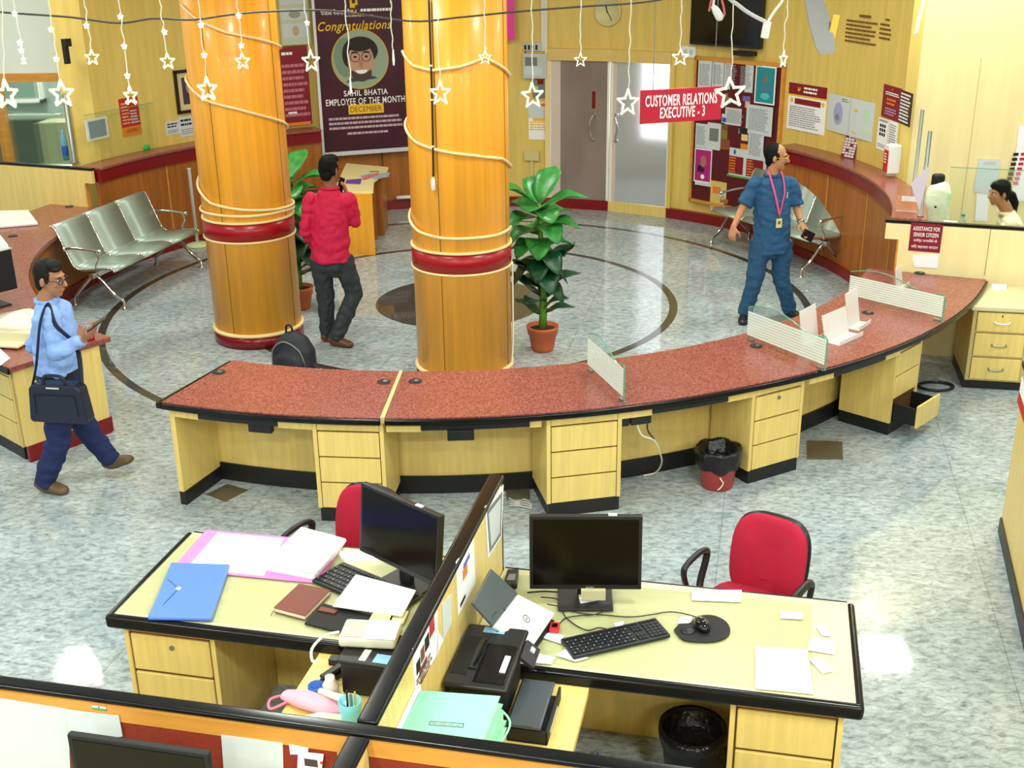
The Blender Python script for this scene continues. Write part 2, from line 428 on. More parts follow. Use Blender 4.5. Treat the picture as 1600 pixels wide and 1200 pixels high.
# ================================================================ the setting
RW = 4.48
struct('floor', MB().box(-11, -3, -0.1, 11, 22, 0.0), FLOORM)
struct('ceiling', MB().box(-11, -3, CEIL, 11, 22, CEIL + 0.1), mat('white ceiling', (236, 234, 226), 0.9))
struct('wall_back', MB().arc(RW, RW + 0.12, 76.0, 157.0, 0, CEIL), WALLY)
q0, q1 = POL(157, RW), POL(157, RW + .12)
struct('wall_back_left', MB().prism([(q0.x, q0.y), (-4.95, 13.24), (-4.97, 13.36), (q1.x, q1.y)], 0, CEIL), WALLY)
struct('wall_back_right', MB().arc(RW, RW + 0.12, 3.0, 54.0, 0, CEIL), WALLY)
struct('wall_back_door', MB().arc(RW, RW + 0.12, 54.0, 76.0, 2.12, CEIL), WALLY)
pe = POL(3.0, RW)
struct('wall_right', MB().prism([(pe.x, pe.y), (9.5, 12.35), (9.5, 12.47), (pe.x + .02, pe.y + .14)], 0, CEIL), WALLB)
pl = POL(163.5, RW)
wl = MB(); YL = 14.2
# far left wall with a booth window in it
wx0, wx1, wz0, wz1 = -8.0, -5.0, 0.98, 1.99
wl.box(-11, YL, 0, wx0, YL + .1, CEIL); wl.box(wx1, YL, 0, -4.72, YL + .1, CEIL)
wl.box(wx0, YL, wz1, wx1, YL + .1, CEIL); wl.box(wx0, YL, 0, wx1, YL + .1, wz0)
struct('wall_left', wl, mat('pale mint wall', (226, 234, 222), 0.6))
w1 = MB(); w1.box(wx0, YL - .04, wz1 - .01, wx1 + .0, YL + .02, wz1 + .09); w1.box(wx0, YL - .04, wz0, wx0 + .05, YL + .02, wz1)
w1.box(-6.12, YL - .03, wz0, -5.99, YL + .02, wz1)
win = struct('window_1', w1, ORGW)
struct('window_pane', MB().box(wx0, YL + .03, wz0, wx1, YL + .036, wz1), GLASS, win)
# what is seen through that window: a small back office
bo = MB(); bo.box(-9.5, 17.2, 0, -4.6, 17.3, CEIL)
struct('wall_office', bo, mat('grey green office wall', (150, 168, 160), 0.7))
struct('wall_office_side', MB().box(-4.72, YL + .1, 0, -4.62, 17.2, CEIL), mat('pale office wall', (206, 220, 210), 0.7))
# wainscot and skirtings of the round wall
struct('trim_1', MB().arc(RW - .05, RW, 98.5, 116.8, 0.10, 0.98), BRNW)
struct('trim_2', MB().arc(RW - .056, RW - .046, 105.4, 105.7, 0.10, 0.98), LAMD)
struct('baseboard_back', MB().arc(RW - .07, RW, 76, 116.8, 0, 0.13), MAROON)
struct('baseboard_right', MB().arc(RW - .07, RW, 33, 54, 0, 0.13), MAROON)
# glass doors to the daylight
ext = struct('wall_outside', MB().box(0, 18.6, -0.1, 9, 18.7, 4), mat('white outside wall', (250, 250, 252), 0.8))
DL = mat('frosted door film with painted reflection', (176, 160, 154), 0.34, trans=0.55, ior=1.1, var=0.12, nscale=1.5, stretch=(2, 2, .6))  # brownish grey paints the reflection on the left leaf into the film
DRM = mat('frosted white door film', (226, 228, 232), 0.38, trans=0.75, ior=1.1)
def door(name, a0, a1, film, rail, hx, hs):
    A, B = POL(a0, RW - .03), POL(a1, RW - .03); d = B - A; w = d.length; rz = math.atan2(d.y, d.x)
    t = bpy.data.objects.new(name, None); COL.objects.link(t); t.location = A; t.rotation_euler = (0, 0, rz); t['kind'] = 'structure'
    make('door_film', MB().box(.03, -.006, .13, w - .03, .006, 2.0), film, t)
    e = MB(); e.box(0, -.015, .13, .035, .015, 2.0); e.box(w - .03, -.015, .13, w, .015, 2.0)
    make('door_edge', e, mat('pale door edge', (240, 236, 226), 0.3), t)
    make('pale_strip', MB().box(.035, -.008, .14, .035 + (.13 if a0 > 70 else .05), -.006, 1.97), mat('pale rose film', (214, 196, 186), .4), t)
    make('bottom_rail', MB().box(0, -.03, 0.0, w, .02, .135), rail, t)
    make('door_header', MB().box(0, -.05, 1.97, w, .03, 2.12), mat('yellow door header', (222, 190, 110), 0.4), t)
    hb = MB(); hz = 1.12
    hb.tube(smoothpath([(hx, -.02, hz - .17), (hx + .01 * hs, -.06, hz - .14), (hx + .05 * hs, -.075, hz), (hx + .01 * hs, -.06, hz + .14), (hx, -.02, hz + .17)]), .014)
    hb.tube(smoothpath([(hx, .02, hz - .17), (hx - .03 * hs, .06, hz), (hx, .02, hz + .17)]), .012)
    hb.tube([(hx, -.03, hz - .17), (hx, .03, hz - .17)], .02); hb.tube([(hx, -.03, hz + .17), (hx, .03, hz + .17)], .02)
    make('door_handle', hb, CHROME, t, smooth=True)
    return t, w
d1, w_ = door('door_1', 76.0, 65.2, DL, MAROON, .63, -1)
make('push_plate', MB().box(.60, -.012, 1.36, .645, -.006, 1.58), MAROON, d1)
d2, w_ = door('door_2', 65.0, 54.0, DRM, LAM, .09, 1)
struct('trim_3', MB().arc(RW - .06, RW + .02, 75.8, 76.6, 0, 2.12, n=2), CREAM)
struct('trim_4', MB().arc(RW - .06, RW + .02, 53.4, 54.1, 0, 2.12, n=2), WALLY)

# ================================================================ columns with their rope lights
def column(cx, cy, label, zb):
    t = thing('column', label, 'column', (cx, cy, 0)); r = .405
    make('shaft', MB().lathe([(r, 0.1), (r, CEIL)], 72), COLW, t, smooth=True)
    sm = MB()
    for k in range(4):
        a = R_(-112 + 90 * k); sm.cbox((r * math.cos(a), r * math.sin(a), (CEIL + .1) / 2), (.004, .005, CEIL - .1), Rz(a))
    make('veneer_seam', sm, LAMD, t)
    make('base_band', MB().lathe([(r + .012, 0), (r + .012, .115)], 72), MAROON, t, smooth=True)
    make('base_moulding', MB().lathe([(r + .004, .112), (r + .022, .118), (r + .022, .138), (r + .004, .146)], 72), CREAM, t, smooth=True)
    make('red_band', MB().lathe([(r + .01, zb), (r + .01, zb + .16)], 72), CRIMSON, t, smooth=True)
    mo = MB()
    for z in (zb - .02, zb + .158): mo.lathe([(r + .003, z), (r + .018, z + .004), (r + .018, z + .018), (r + .003, z + .022)], 72)
    make('band_moulding', mo, CREAM, t, smooth=True)
    return t
LCX, LCY, RCX, RCY = -2.41, 10.60, -0.405, 9.47
column(LCX, LCY, 'left round teak-clad column behind the left end of the red counter', 1.02)
column(RCX, RCY, 'right round teak-clad column standing closest behind the middle of the red counter', 1.02)
def rope(cx, cy, keys, label):                       # keys: (angle, height) of the helix, seen side -180..0
    r = .405 + .016; pts = []
    for (a, z), (a2, z2) in zip(keys[:-1], keys[1:]):
        n = max(2, int(abs(a2 - a) / 8))
        for k in range(n):
            t = k / n; pts.append((r * math.cos(R_(a + (a2 - a) * t)), r * math.sin(R_(a + (a2 - a) * t)), z + (z2 - z) * t))
    a, z = keys[-1]; pts.append((r * math.cos(R_(a)), r * math.sin(R_(a)), z))
    solo('rope_light', MB().tube(pts, .0125), ROPE, label, 'rope light', (cx, cy, 0), smooth=True, group='rope lights wound around the columns')
def colz(cx, cy, x, y):                                # angle and height on a column's near face at a sight line
    d = ray(x, y); ox, oy = -cx, -cy; r = .42
    a = d.x ** 2 + d.y ** 2; b = 2 * (ox * d.x + oy * d.y); c = ox * ox + oy * oy - r * r
    p = CAM + d * ((-b - math.sqrt(max(0, b * b - 4 * a * c))) / (2 * a))
    return math.degrees(math.atan2(p.y - cy, p.x - cx)), p.z
def helix(cx, cy, rows, x0, x1):
    keys = []
    for row in rows:
        ks = [colz(cx, cy, x, y) for x, y in row]
        if keys:
            la, lz = keys[-1]; na = ks[0][0] + 360 if ks[0][0] < la else ks[0][0]
            while na < la: na += 360
            off = na - ks[0][0]
        else: off = 0
        keys += [(a + off, z) for a, z in ks]
    return keys
rope(LCX, LCY, helix(LCX, LCY, [[(284, 8), (310, 32), (352, 50), (400, 60), (436, 72)], [(292, 128), (322, 157), (370, 170), (440, 190)],
     [(312, 298), (330, 318), (380, 328), (432, 327), (460, 316)], [(316, 330), (340, 336), (390, 338), (440, 330), (462, 322)]], 0, 0), 'cream rope light wound round the left column')
rope(RCX, RCY, helix(RCX, RCY, [[(629, 80), (645, 102), (675, 110), (720, 104), (757, 90), (795, 115)], [(634, 200), (650, 222), (690, 236), (740, 243), (785, 248), (797, 258)],
     [(641, 345), (655, 362), (690, 372), (740, 372), (780, 366), (798, 354)]], 0, 0), 'cream rope light wound round the right column')
# black power cable hanging down the right column, white plug at its end
ks = [colz(RCX, RCY, x, y) for x, y in ((671, 0), (673, 60), (675, 120), (677, 200), (678, 270), (678, 292))]
pts = [(RCX + .43 * math.cos(R_(a)), RCY + .43 * math.sin(R_(a)), z) for a, z in ks]
t = thing('hanging_cable', 'black cable hanging down the front of the right column with a white plug end', 'cable', pts[-1])
o0 = Vector(pts[-1])
make('cord', MB().tube([Vector(p) - o0 for p in smoothpath(pts[:-1] + [pts[-2]])], .008), BLACKP, t, smooth=True)
make('plug', MB().lathe([(.008, -.03), (.018, -.02), (.018, .05), (.009, .075)], 12), WHITE, t, smooth=True)
tw = MB()
for f in (0.2, .45, .8):
    p = Vector(pts[1]).lerp(Vector(pts[4]), f); tw.box(p.x - .012 - o0.x, p.y - .014 - o0.y, p.z - o0.z, p.x + .012 - o0.x, p.y + .005 - o0.y, p.z + .012 - o0.z)
make('cable_tie', tw, WHITE, t)
# thin white cable that runs down the right side of that column to the floor
k1 = [(RCX + .425 * math.cos(R_(a)), RCY + .425 * math.sin(R_(a)), z) for a, z in ((-6, 1.02), (-7, .7), (-9, .35), (-16, .08))]
solo('white_cable', MB().tube(smoothpath(k1 + [(RCX + .47, RCY - .25, .012), (RCX + .62, RCY - .55, .01)]), .007), WIREW,
     'thin white cable running down the right edge of the right column to the floor', 'cable', smooth=True)

# ================================================================ the long red front counter
def RO(a): return 4.855 if a < -64 else 4.855 + .16 * min(1, (a + 64) / 40.0)
def worktop(a0, a1, label):
    c = POL((a0 + a1) / 2, 4.45, 0); t = thing('worktop', label, 'counter', (c.x, c.y, 0)); off = (CX - c.x, CY - c.y)
    make('granite_slab', MB().arc(4.03, RO, a0, a1, .722, .76, c=off), GRAN, t)
    ro2 = lambda a: RO(a) + .022
    make('black_edge', MB().arc(lambda a: RO(a) - .005, ro2, a0, a1, .712, .752, c=off), BLACKW, t, bevel=.009)
    return t, off
w1, of1 = worktop(-111.3, -93.55, 'speckled red granite worktop forming the left piece of the curved front counter')
w2, of2 = worktop(-93.25, -23.6, 'speckled red granite worktop sweeping right from the brass seam to the yellow partition')
e = POL(-111.3, 4.45); 
make('end_edge', MB().arc(4.03, lambda a: RO(a) + .02, -111.75, -111.25, .715, .757, n=1, c=of1), BLACKW, w1, bevel=.006)
make('seam_strip', MB().arc(4.03, RO, -93.56, -93.24, .72, .764, n=1, c=of1), mat('dirty brass strip', (206, 188, 128), .4), w1)
for (wt, of, pts) in ((w1, of1, ((342, 582), (600, 597))), (w2, of2, ((649, 596), (1182, 541), (1356, 489), (1437, 427)))):
    for (x, y) in pts:
        p = PZ(x, y, .76); lx, ly = p.x - CX + of[0], p.y - CY + of[1]
        make('cable_grommet', MB().lathe([(.046, .758), (.046, .765), (.034, .766), (.032, .7605)], 20, (lx, ly, 0)), BLACKP, wt, smooth=True)
        make('grommet_cap', MB().lathe([(.016, .758), (.016, .769)], 12, (lx + .008, ly, 0)), STEEL, wt)
# apron strips and black keyboard rails under the edge, bay by bay
for (wt, of, ap, kb) in ((w1, of1, (-110.6, -98.9), (-108.3, -101.6)), (w2, of2, (-93.2, -81.5), (-90.6, -82.4)), (w2, of2, (-75.2, -63.2), (-72.7, -66.0)), (w2, of2, (-57.9, -46.3), (-55.2, -48.6))):
    make('apron', MB().arc(lambda a: RO(a) - .035, lambda a: RO(a) - .02, ap[0], kb[0], .655, .715, c=of), LAM, wt)
    if kb[1] < ap[1] - .3: make('apron', MB().arc(lambda a: RO(a) - .035, lambda a: RO(a) - .02, kb[1], ap[1], .655, .715, c=of), LAM, wt)
    make('keyboard_rail', MB().arc(lambda a: RO(a) - .30, lambda a: RO(a) - .012, kb[0], kb[1], .664, .700, c=of), BLACKP, wt, bevel=.006)
# modesty panel behind the knee spaces
c = POL(-67, 4.2, 0); of = (CX - c.x, CY - c.y)
mp = thing('modesty_panel', 'long curved yellow back panel closing the knee spaces of the front counter', 'panel', c)
make('panel', MB().arc(4.36, 4.385, -110.9, -24, .13, .72, c=of), LAM, mp)
make('skirting', MB().arc(4.345, 4.40, -110.9, -24, 0, .13, c=of), SKIRT, mp)
make('public_side', MB().arc(4.06, 4.12, -111.0, -24, .13, .72, c=of), BRNW, mp)
for (x, y, w) in ((408, 668, .16), (720, 680, .17), (1000, 655, .14), (975, 658, .06)):
    p = PR(x, y, -1) if False else None
    cc = PZ(x, y, .625); a = ANG(cc)
    make('socket_box', MB().cbox((cc.x - c.x, cc.y - c.y, .632), (w, .05, .07), Rz(R_(a + 90))), BLACKP, mp, bevel=.004)
# end panel on the far left
a = -110.75; p = POL(a, 4.46, 0)
ep = thing('end_panel', 'yellow left end panel of the front counter on a black plinth', 'panel', p, R_(a + 90))
make('board', MB().box(-.018, -.37, .10, .018, .35, .722), LAM, ep)
make('plinth', MB().box(-.022, -.365, 0, .026, .35, .10), SKIRT, ep)
def pedestal(a, w, label, lock=False, opened=False, R=4.83, group='drawer pedestals under the front counter'):
    t = thing('drawer_pedestal', label, 'drawer unit', POL(a, R, 0), R_(a + 90), group); h = w / 2; D = .42
    make('carcass', MB().box(-h + .025, .014, .10, h - .025, D, .715), LAMD, t)
    for s in (-1, 1): make('side_panel', MB().box(s * h - (.026 if s > 0 else 0), 0, .10, s * h + (.026 if s < 0 else 0), D, .715), LAM, t)
    make('plinth', MB().box(-h + .01, .006, 0, h - .006, D, .10), SKIRT, t)
    make('fascia', MB().box(-h + .03, .0, .655, h - .03, .016, .715), LAM, t)
    for k, (z0, z1) in enumerate(((.105, .28), (.292, .462), (.474, .642))):
        yo = -.2 if opened and k == 0 else 0
        d = make('drawer', MB().box(-h + .032, -.004 + yo, z0, h - .032, .014 + yo, z1), LAM, t, bevel=.002)
        if yo:
            b = MB(); b.box(-h + .045, yo + .014, z0 + .015, -h + .057, .03, z1 - .03); b.box(h - .057, yo + .014, z0 + .015, h - .045, .03, z1 - .03)
            b.box(-h + .045, yo + .014, z0 + .01, h - .045, .03, z0 + .016); make('drawer_box', b, BLACKP, d)
        if lock and k == 2: make('lock', MB().lathe([(.013, 0), (.013, .008), (.006, .009)], 14).xf(Matrix.Translation((0, -.004, z1 - .035)) @ Matrix.Rotation(R_(90), 4, 'X')), STEEL, d)
    return t
pedestal(-96.15, .46, 'drawer pedestal of the front counter under the brass seam, behind the left red chair')
pedestal(-78.15, .50, 'drawer pedestal of the front counter right behind the black upright monitor')
pedestal(-60.9, .46, 'drawer pedestal with a keyhole lock beside the red waste bin', lock=True)
pedestal(-44.0, .42, 'drawer pedestal with its bottom drawer pulled open under the front counter', opened=True, R=4.88)
# cable hanging from the sockets beside the bin
pts = [PZ(x, y, z) for x, y, z in ((995, 662, .60), (1003, 680, .50), (1022, 688, .44), (1030, 705, .32), (1034, 722, .17), (1025, 738, .03), (1005, 743, .008))]
solo('power_cord', MB().tube(smoothpath(pts), .006), WIREW, 'pale cord hanging from black sockets to the floor left of the red bin', 'cord', smooth=True)
pts = [PZ(x, y, z) for x, y, z in ((1012, 655, .60), (1012, 672, .52), (1022, 686, .45))]
solo('power_cord', MB().tube(smoothpath(pts), .005), BLACKP, 'short black cord dangling under the sockets left of the red bin', 'cord', smooth=True)

# striped glass screens standing across the counter
def screen(x0, y0, x1, y1, h, label):
    A, B = PZ(x0, y0, .76), PZ(x1, y1, .76); d = B - A; w = d.length
    t = thing('glass_screen', label, 'glass screen', A, math.atan2(d.y, d.x), 'striped glass screens across the counter')
    top = []
    for k in range(33):
        u = k / 32; top.append((w * u, h + .045 * math.sin(math.pi * min(1, u / .62)) - .035 * math.sin(math.pi * max(0, (u - .62) / .38)) - (.03 if u > .985 else 0)))
    make('pane', MB().plate([(0, 0.004)] + [(w, 0.004)] + top[::-1], -.005, .005), GLASS, t)
    e = MB()
    for (p, q) in zip(top[:-1], top[1:]): e.tube([(p[0], 0, p[1]), (q[0], 0, q[1])], .0045, 6)
    e.tube([(w, 0, .004), (w, 0, top[-1][1])], .005, 6)
    make('polished_edge', e, GLASSE, t)
    st = MB()
    for k in range(9):
        z0 = .045 + k * (h - .07) / 9
        st.box(.004, -.0075, z0, w - .006, -.0055, z0 + (h - .07) / 9 * .8)
    make('frosted_stripe', st, FROST, t)
    make('clamp', MB().box(.02, -.012, 0, .07, .012, .018).box(w - .07, -.012, 0, w - .02, .012, .018), STEEL, t)
    return t
screen(919, 578, 975, 630, .265, 'striped glass screen nearest the right column, left one on the counter')
screen(1167, 531, 1289, 580, .255, 'striped glass screen on the counter in front of the walking man in blue')
screen(1325, 468, 1472, 504, .235, 'striped glass screen on the counter nearest the assistance sign')
# milky acrylic leaflet holders between the two right screens
def holder(x, y, w, h, rz, lean, label, base=.12):
    p = PZ(x, y, .76); t = thing('leaflet_holder', label, 'leaflet holder', p, R_(rz), 'milky acrylic leaflet holders on the counter')
    make('back_plate', MB().box(-w / 2, -.003, 0, w / 2, .003, h).xf(Matrix.Rotation(R_(lean), 4, 'X')), ACRYL, t)
    make('foot', MB().box(-w / 2, -base, 0, w / 2, 0, .005), ACRYL, t)
    make('lip', MB().box(-w / 2, -base, 0, w / 2, -base + .005, .035), ACRYL, t)
holder(1266, 532, .25, .25, 50, -10, 'milky leaflet holder just right of the middle striped screen, leftmost of three', .05)
holder(1308, 527, .32, .20, 44, -14, 'broad low milky leaflet holder in the middle of three on the counter')
holder(1334, 508, .22, .27, 52, -10, 'tall milky leaflet holder rightmost of the three, left of the right striped screen', .09)
holder(1405, 448, .16, .17, 56, -8, 'small milky leaflet holder behind the rightmost striped screen', .06)

# ================================================================ tall counters around the hall
def tall_counter(a0, a1, label):
    c = POL((a0 + a1) / 2, 4.3, 0); of = (CX - c.x, CY - c.y)
    t = thing('tall_counter', label, 'counter', c)
    make('front_panel', MB().arc(4.24, 4.28, a0, a1, .10, 1.06, c=of), BRNW, t)
    s = MB(); n = max(2, int(abs(a1 - a0) / 11.5))
    for k in range(1, n):
        a = a0 + (a1 - a0) * k / n; s.arc(4.234, 4.25, a - .12, a + .12, .10, 1.06, n=1, c=of)
    make('panel_joint', s, ORGW, t)
    make('red_band', MB().arc(4.20, 4.46, a0, a1, 1.03, 1.165, c=of), MAROON, t)
    make('granite_top', MB().arc(4.17, RW, a0, a1, 1.165, 1.20, c=of), GRAN, t, bevel=.01)
    make('plinth', MB().arc(4.20, 4.26, a0, a1, 0, .10, c=of), MAROON, t)
    return t
tall_counter(117, 162.0, 'tall curved teak counter with maroon band behind the left bench')
tall_counter(-21.5, 29.5, 'tall curved teak counter with maroon band on the right behind the man in blue')

# low counter on the left, with its yellow drawer end
c = POL(-163, 4.5, 0); of = (CX - c.x, CY - c.y)
lc = thing('low_counter', 'low curved counter with a red granite top at the left edge of the hall', 'counter', c)
RL = lambda a: 4.88
make('granite_top', MB().arc(4.07, 4.90, -128.2, -198.0, .722, .76, c=of), GRAN, lc)
make('black_edge', MB().arc(4.895, 4.915, -128.2, -198.0, .712, .752, c=of), BLACKW, lc)
make('front_panel', MB().arc(4.16, 4.20, -128.6, -198.0, .12, .722, c=of), BRNW, lc)
make('front_plinth', MB().arc(4.14, 4.17, -128.6, -198.0, 0, .12, c=of), MAROON, lc)
for (x, y) in ((108, 323), (20, 369)):
    p = PZ(x, y, .76); make('cable_grommet', MB().lathe([(.046, .758), (.046, .766), (.03, .766)], 20, (p.x - c.x, p.y - c.y, 0)), BLACKP, lc, smooth=True)
a = -128.6; p = POL(a, 4.5, 0)
ep = thing('end_panel', 'yellow end panel with red plinth closing the left low counter beside the walking man', 'panel', p, R_(a + 90))
make('board', MB().box(-.012, -.36, .13, .018, .33, .722), LAM, ep); make('plinth', MB().box(-.014, -.355, 0, .022, .33, .13), MAROON, ep)
pedestal(-132.2, .5, 'drawer pedestal at the left edge beneath the low counter, behind the shoulder bag', R=4.85, group='drawer pedestals under the left counter')
# yellow partitions that close the booths
def booth_partition(A, d, L, label, tabs, sgn):
    rz = math.atan2(d[1], d[0]); t = thing('booth_partition', label, 'partition', A, rz)
    make('board', MB().plate([(.07, 0), (L, 0), (L, 1.17), (-.05, 1.17), (-.05, 1.03), (.07, 1.03)], -.02, .02), WALLB if sgn > 0 else LAM, t)
    make('top_edge', MB().box(-.06, -.024, 1.178, L, .024, 1.20), BLACKW, t)
    make('edge_strip', MB().box(.055, -.022, 0, .07, .022, 1.03), ORGW, t)
    return t
A = Vector((3.34, 9.98, 0)); rp = booth_partition(A, (1.0, -.34), 3.2, 'yellow booth partition on the right carrying the assistance sign', 1, 1)
make('board_joint', MB().box(.80, -.0215, .76, .804, -.0195, 1.17), LAMD, rp)
B = Vector((-4.64, 12.88, 0)); lp = booth_partition(B, (-1.2, .47), 3.0, 'yellow booth partition at the left edge above the low counter', 1, -1)
lp.rotation_euler = (0, 0, math.atan2(.47, -1.2))

# booth glass and steel posts
def post(x, y, z, ytop, label, r=.018):
    p = PZ(x, y, z); q = PY(x, ytop, p.y)
    solo('steel_post', MB().lathe([(r * 1.6, 0), (r * 1.6, .01), (r, .012), (r, q.z - p.z), (r * .6, q.z - p.z + .01)], 16), STEEL, label, 'post', p, smooth=True, group='steel posts holding the booth glass')
    return p, q.z
post(1428, 292, 1.2, 172, 'steel glass post on the right counter closest to the sanitiser dispenser')
post(1438, 338, 1.2, 206, 'steel glass post standing on the right yellow partition')
post(117, 254, 1.2, 148, 'steel glass post at the left window beside the yellow wall', .028)
t = Vector((.947, -.322, 0))
def pane(A, B, z0, z1, label):
    d = B - A; g = thing('booth_glass', label, 'glass pane', (A.x, A.y, z0), math.atan2(d.y, d.x), 'glass panes of the booths')
    make('sheet', MB().box(0, -.003, 0, d.length, .003, z1 - z0), GLASS, g)
    make('top_edge', MB().box(0, -.004, z1 - z0 - .006, d.length, .004, z1 - z0), GLASSE, g)
pane(A + t * .42, A + t * 3.0, 1.20, 1.68, 'clear booth glass on the right partition in front of the seated woman')
tl = Vector((-1.2, .47, 0)).normalized()
pane(B + tl * .35, B + tl * 2.8, 1.20, 1.78, 'clear booth glass along the left partition')
pane(POL(160.2, 4.42), POL(146, 4.42), 1.20, 1.74, 'clear booth glass on the left tall counter in front of the red leaflet')

# ================================================================ things on the walls
def onwall(x0, y0, x1, y1, R=RW):
    ym, xm = (y0 + y1) / 2, (x0 + x1) / 2
    l, r = PR(x0, ym, R), PR(x1, ym, R); tp, bt = PR(xm, y0, R), PR(xm, y1, R); d = r - l
    c = (l + r) / 2
    return Vector((c.x, c.y, bt.z)), math.atan2(d.y, d.x), Vector((d.x, d.y)).length, tp.z - bt.z
def sheet(name, label, cat, x0, y0, x1, y1, material, R=RW, th=.004, tilt=0, group=None):
    c, rz, w, h = onwall(x0, y0, x1, y1, R)
    t = thing(name, label, cat, c, group=group, rot=Euler((0, R_(tilt), rz), 'XYZ'))
    make('sheet', MB().box(-w / 2, -th, 0, w / 2, 0, h), material, t)
    return t, w, h, -th - .0012
def printed(t, w, h, y, spec):
    """spec rows: (kind, u0, u1, v0, v1, material, n) in fractions of the sheet"""
    for (k, u0, u1, v0, v1, M, *n) in spec:
        x0, x1, z0, z1 = -w / 2 + u0 * w, -w / 2 + u1 * w, v0 * h, v1 * h
        if k == 'b': make('printed_block', MB().box(x0, y, z0, x1, y + .0014, z1), M, t)
        elif k == 't': make('small_print', lines_mesh(x0, x1, z0, z1, n[0], y - .0008), M, t)
        elif k == 'o':
            r = (x1 - x0) / 2; mb = MB(); cx_, cz_ = (x0 + x1) / 2, (z0 + z1) / 2
            mb.plate([(cx_ + r * math.cos(2 * math.pi * i / 24), cz_ + (z1 - z0) / 2 * math.sin(2 * math.pi * i / 24)) for i in range(24)], y - .001, y)
            make('printed_disc', mb, M, t)
def emblem(t, x, y, z, s, M=YEL):                    # the bank's yellow mark
    mb = MB(); mb.plate([(x - s, z + s), (x - s * .45, z + s), (x - s * .45, z + s * .1), (x + s * .45, z + s * .1), (x + s * .45, z + s), (x + s, z + s), (x + s, z - s * .35), (x + s * .3, z - s * .35), (x + s * .3, z - s), (x - s, z - s)], y - .001, y)
    make('emblem', mb, M, t)
# clock
c, rz, w, h = onwall(930, -3, 971, 40)
t = thing('wall_clock', 'round pale green wall clock above the glass doors', 'clock', c + Vector((0, 0, h / 2)), rz); r = w / 2
X90 = Matrix.Rotation(R_(90), 4, 'X')
make('case', MB().lathe([(r, 0), (r, .03), (r * .93, .045), (r * .9, .035)], 40).xf(X90), mat('ivory clock case', (214, 206, 150), .4), t, smooth=True)
make('dial', MB().lathe([(r * .9, .028), (r * .9, .032)], 40).xf(X90), mat('pale green dial', (206, 212, 160), .5), t)
tk = MB()
for k in range(12):
    a = math.pi * k / 6; tk.cbox((r * .74 * math.sin(a), -.0335, r * .74 * math.cos(a)), (r * .05, .002, r * .16), Matrix.Rotation(a, 4, 'Y'))
make('hour_mark', tk, INKB, t)
make('hour_hand', MB().cbox((-.01, -.036, r * .18), (.014, .002, r * .5), Matrix.Rotation(R_(-14), 4, 'Y')), INKB, t)
make('minute_hand', MB().cbox((.03, -.038, -r * .26), (.009, .002, r * .72), Matrix.Rotation(R_(-28), 4, 'Y')), INKB, t)
# television
c, rz, w, h = onwall(1087, -70, 1199, 72)
t = thing('television', 'black flat television on the wall over the notice board', 'television', c, rz)
make('bezel', MB().box(-w / 2, -.09, 0, w / 2, -.03, h), BLACKP, t, bevel=.006)
make('panel', MB().box(-w / 2 + .02, -.092, .03, w / 2 - .02, -.089, h - .02), BLACKG, t)
make('bracket', MB().box(-.15, -.03, h * .3, .15, 0, h * .7), BLACKP, t)
c, rz, w, h = onwall(1156, 78, 1182, 86)
solo('set_top_box', MB().box(-.14, -.14, 0, .14, 0, .05), BLACKP, 'small dark set-top box on the wall under the television', 'set-top box', c, rz, bevel=.005)
c, rz, w, h = onwall(1066, 72, 1088, 90)
t = thing('switch_plate', 'white switch plate left of the notice board top', 'switch', c, rz)
make('plate', MB().box(-w / 2, -.02, 0, w / 2, 0, h), WHITE, t, bevel=.003); make('rocker', MB().box(-w * .3, -.026, h * .3, -w * .1, -.018, h * .7).box(w * .1, -.026, h * .3, w * .3, -.018, h * .7), LGREY, t)
# notice board and what is pinned on it
c, rz, w, h = onwall(1084, 92, 1222, 326)
t = thing('notice_board', 'wooden framed maroon notice board crowded with papers', 'notice board', c, rz); BH, BW = h, w
make('felt', MB().box(-w / 2 + .03, -.035, .03, w / 2 - .03, .0, h - .03), DKRED, t)
f = MB(); f.box(-w / 2, -.05, 0, -w / 2 + .035, 0, h); f.box(w / 2 - .035, -.05, 0, w / 2, 0, h); f.box(-w / 2, -.05, h - .045, w / 2, 0, h); f.box(-w / 2, -.05, 0, w / 2, 0, .04)
make('frame', f, ORGW, t)
RB = RW - .06; GP = 'papers pinned on the notice board'; n0 = 0
def pin(x0, y0, x1, y1, label, spec, M=PAPERB, nm='pinned_paper', cat='paper', lift=0.0):
    t, w, h, y = sheet(nm, label, cat, x0, y0, x1, y1, M, RB - lift - .02, group=GP); printed(t, w, h, y, spec); return t
TX = [('t', .1, .9, .12, .9, INK, 14)]
pin(1091, 95, 1112, 139, 'pale sheet at the top left corner of the notice board', TX)
pin(1113, 97, 1131, 136, 'pale narrow sheet second from left along the top of the notice board', TX)
pin(1132, 96, 1154, 140, 'pale sheet in the middle top row of the notice board', TX)
pin(1155, 99, 1177, 144, 'pale sheet left of the teal poster at the top of the notice board', TX)
t = pin(1180, 103, 1212, 163, 'teal poster of a person in the top right of the notice board', [('b', .06, .94, .04, .96, TEAL), ('o', .42, .62, .58, .76, mat('tan print', (150, 104, 80), .6)), ('b', .34, .70, .32, .6, mat('pale blue print', (140, 180, 220), .6)), ('o', .3, .75, .12, .3, mat('sea print', (90, 190, 190), .6))], PAPER, 'poster', 'poster')
pin(1089, 140, 1110, 168, 'small pale sheet below the top left one on the notice board', TX, lift=.006)
pin(1132, 146, 1148, 166, 'brown and green leaflet behind the big hanging star on the notice board', [('b', .3, .8, .2, .7, GREENI)], mat('brown print', (150, 110, 60), .6))
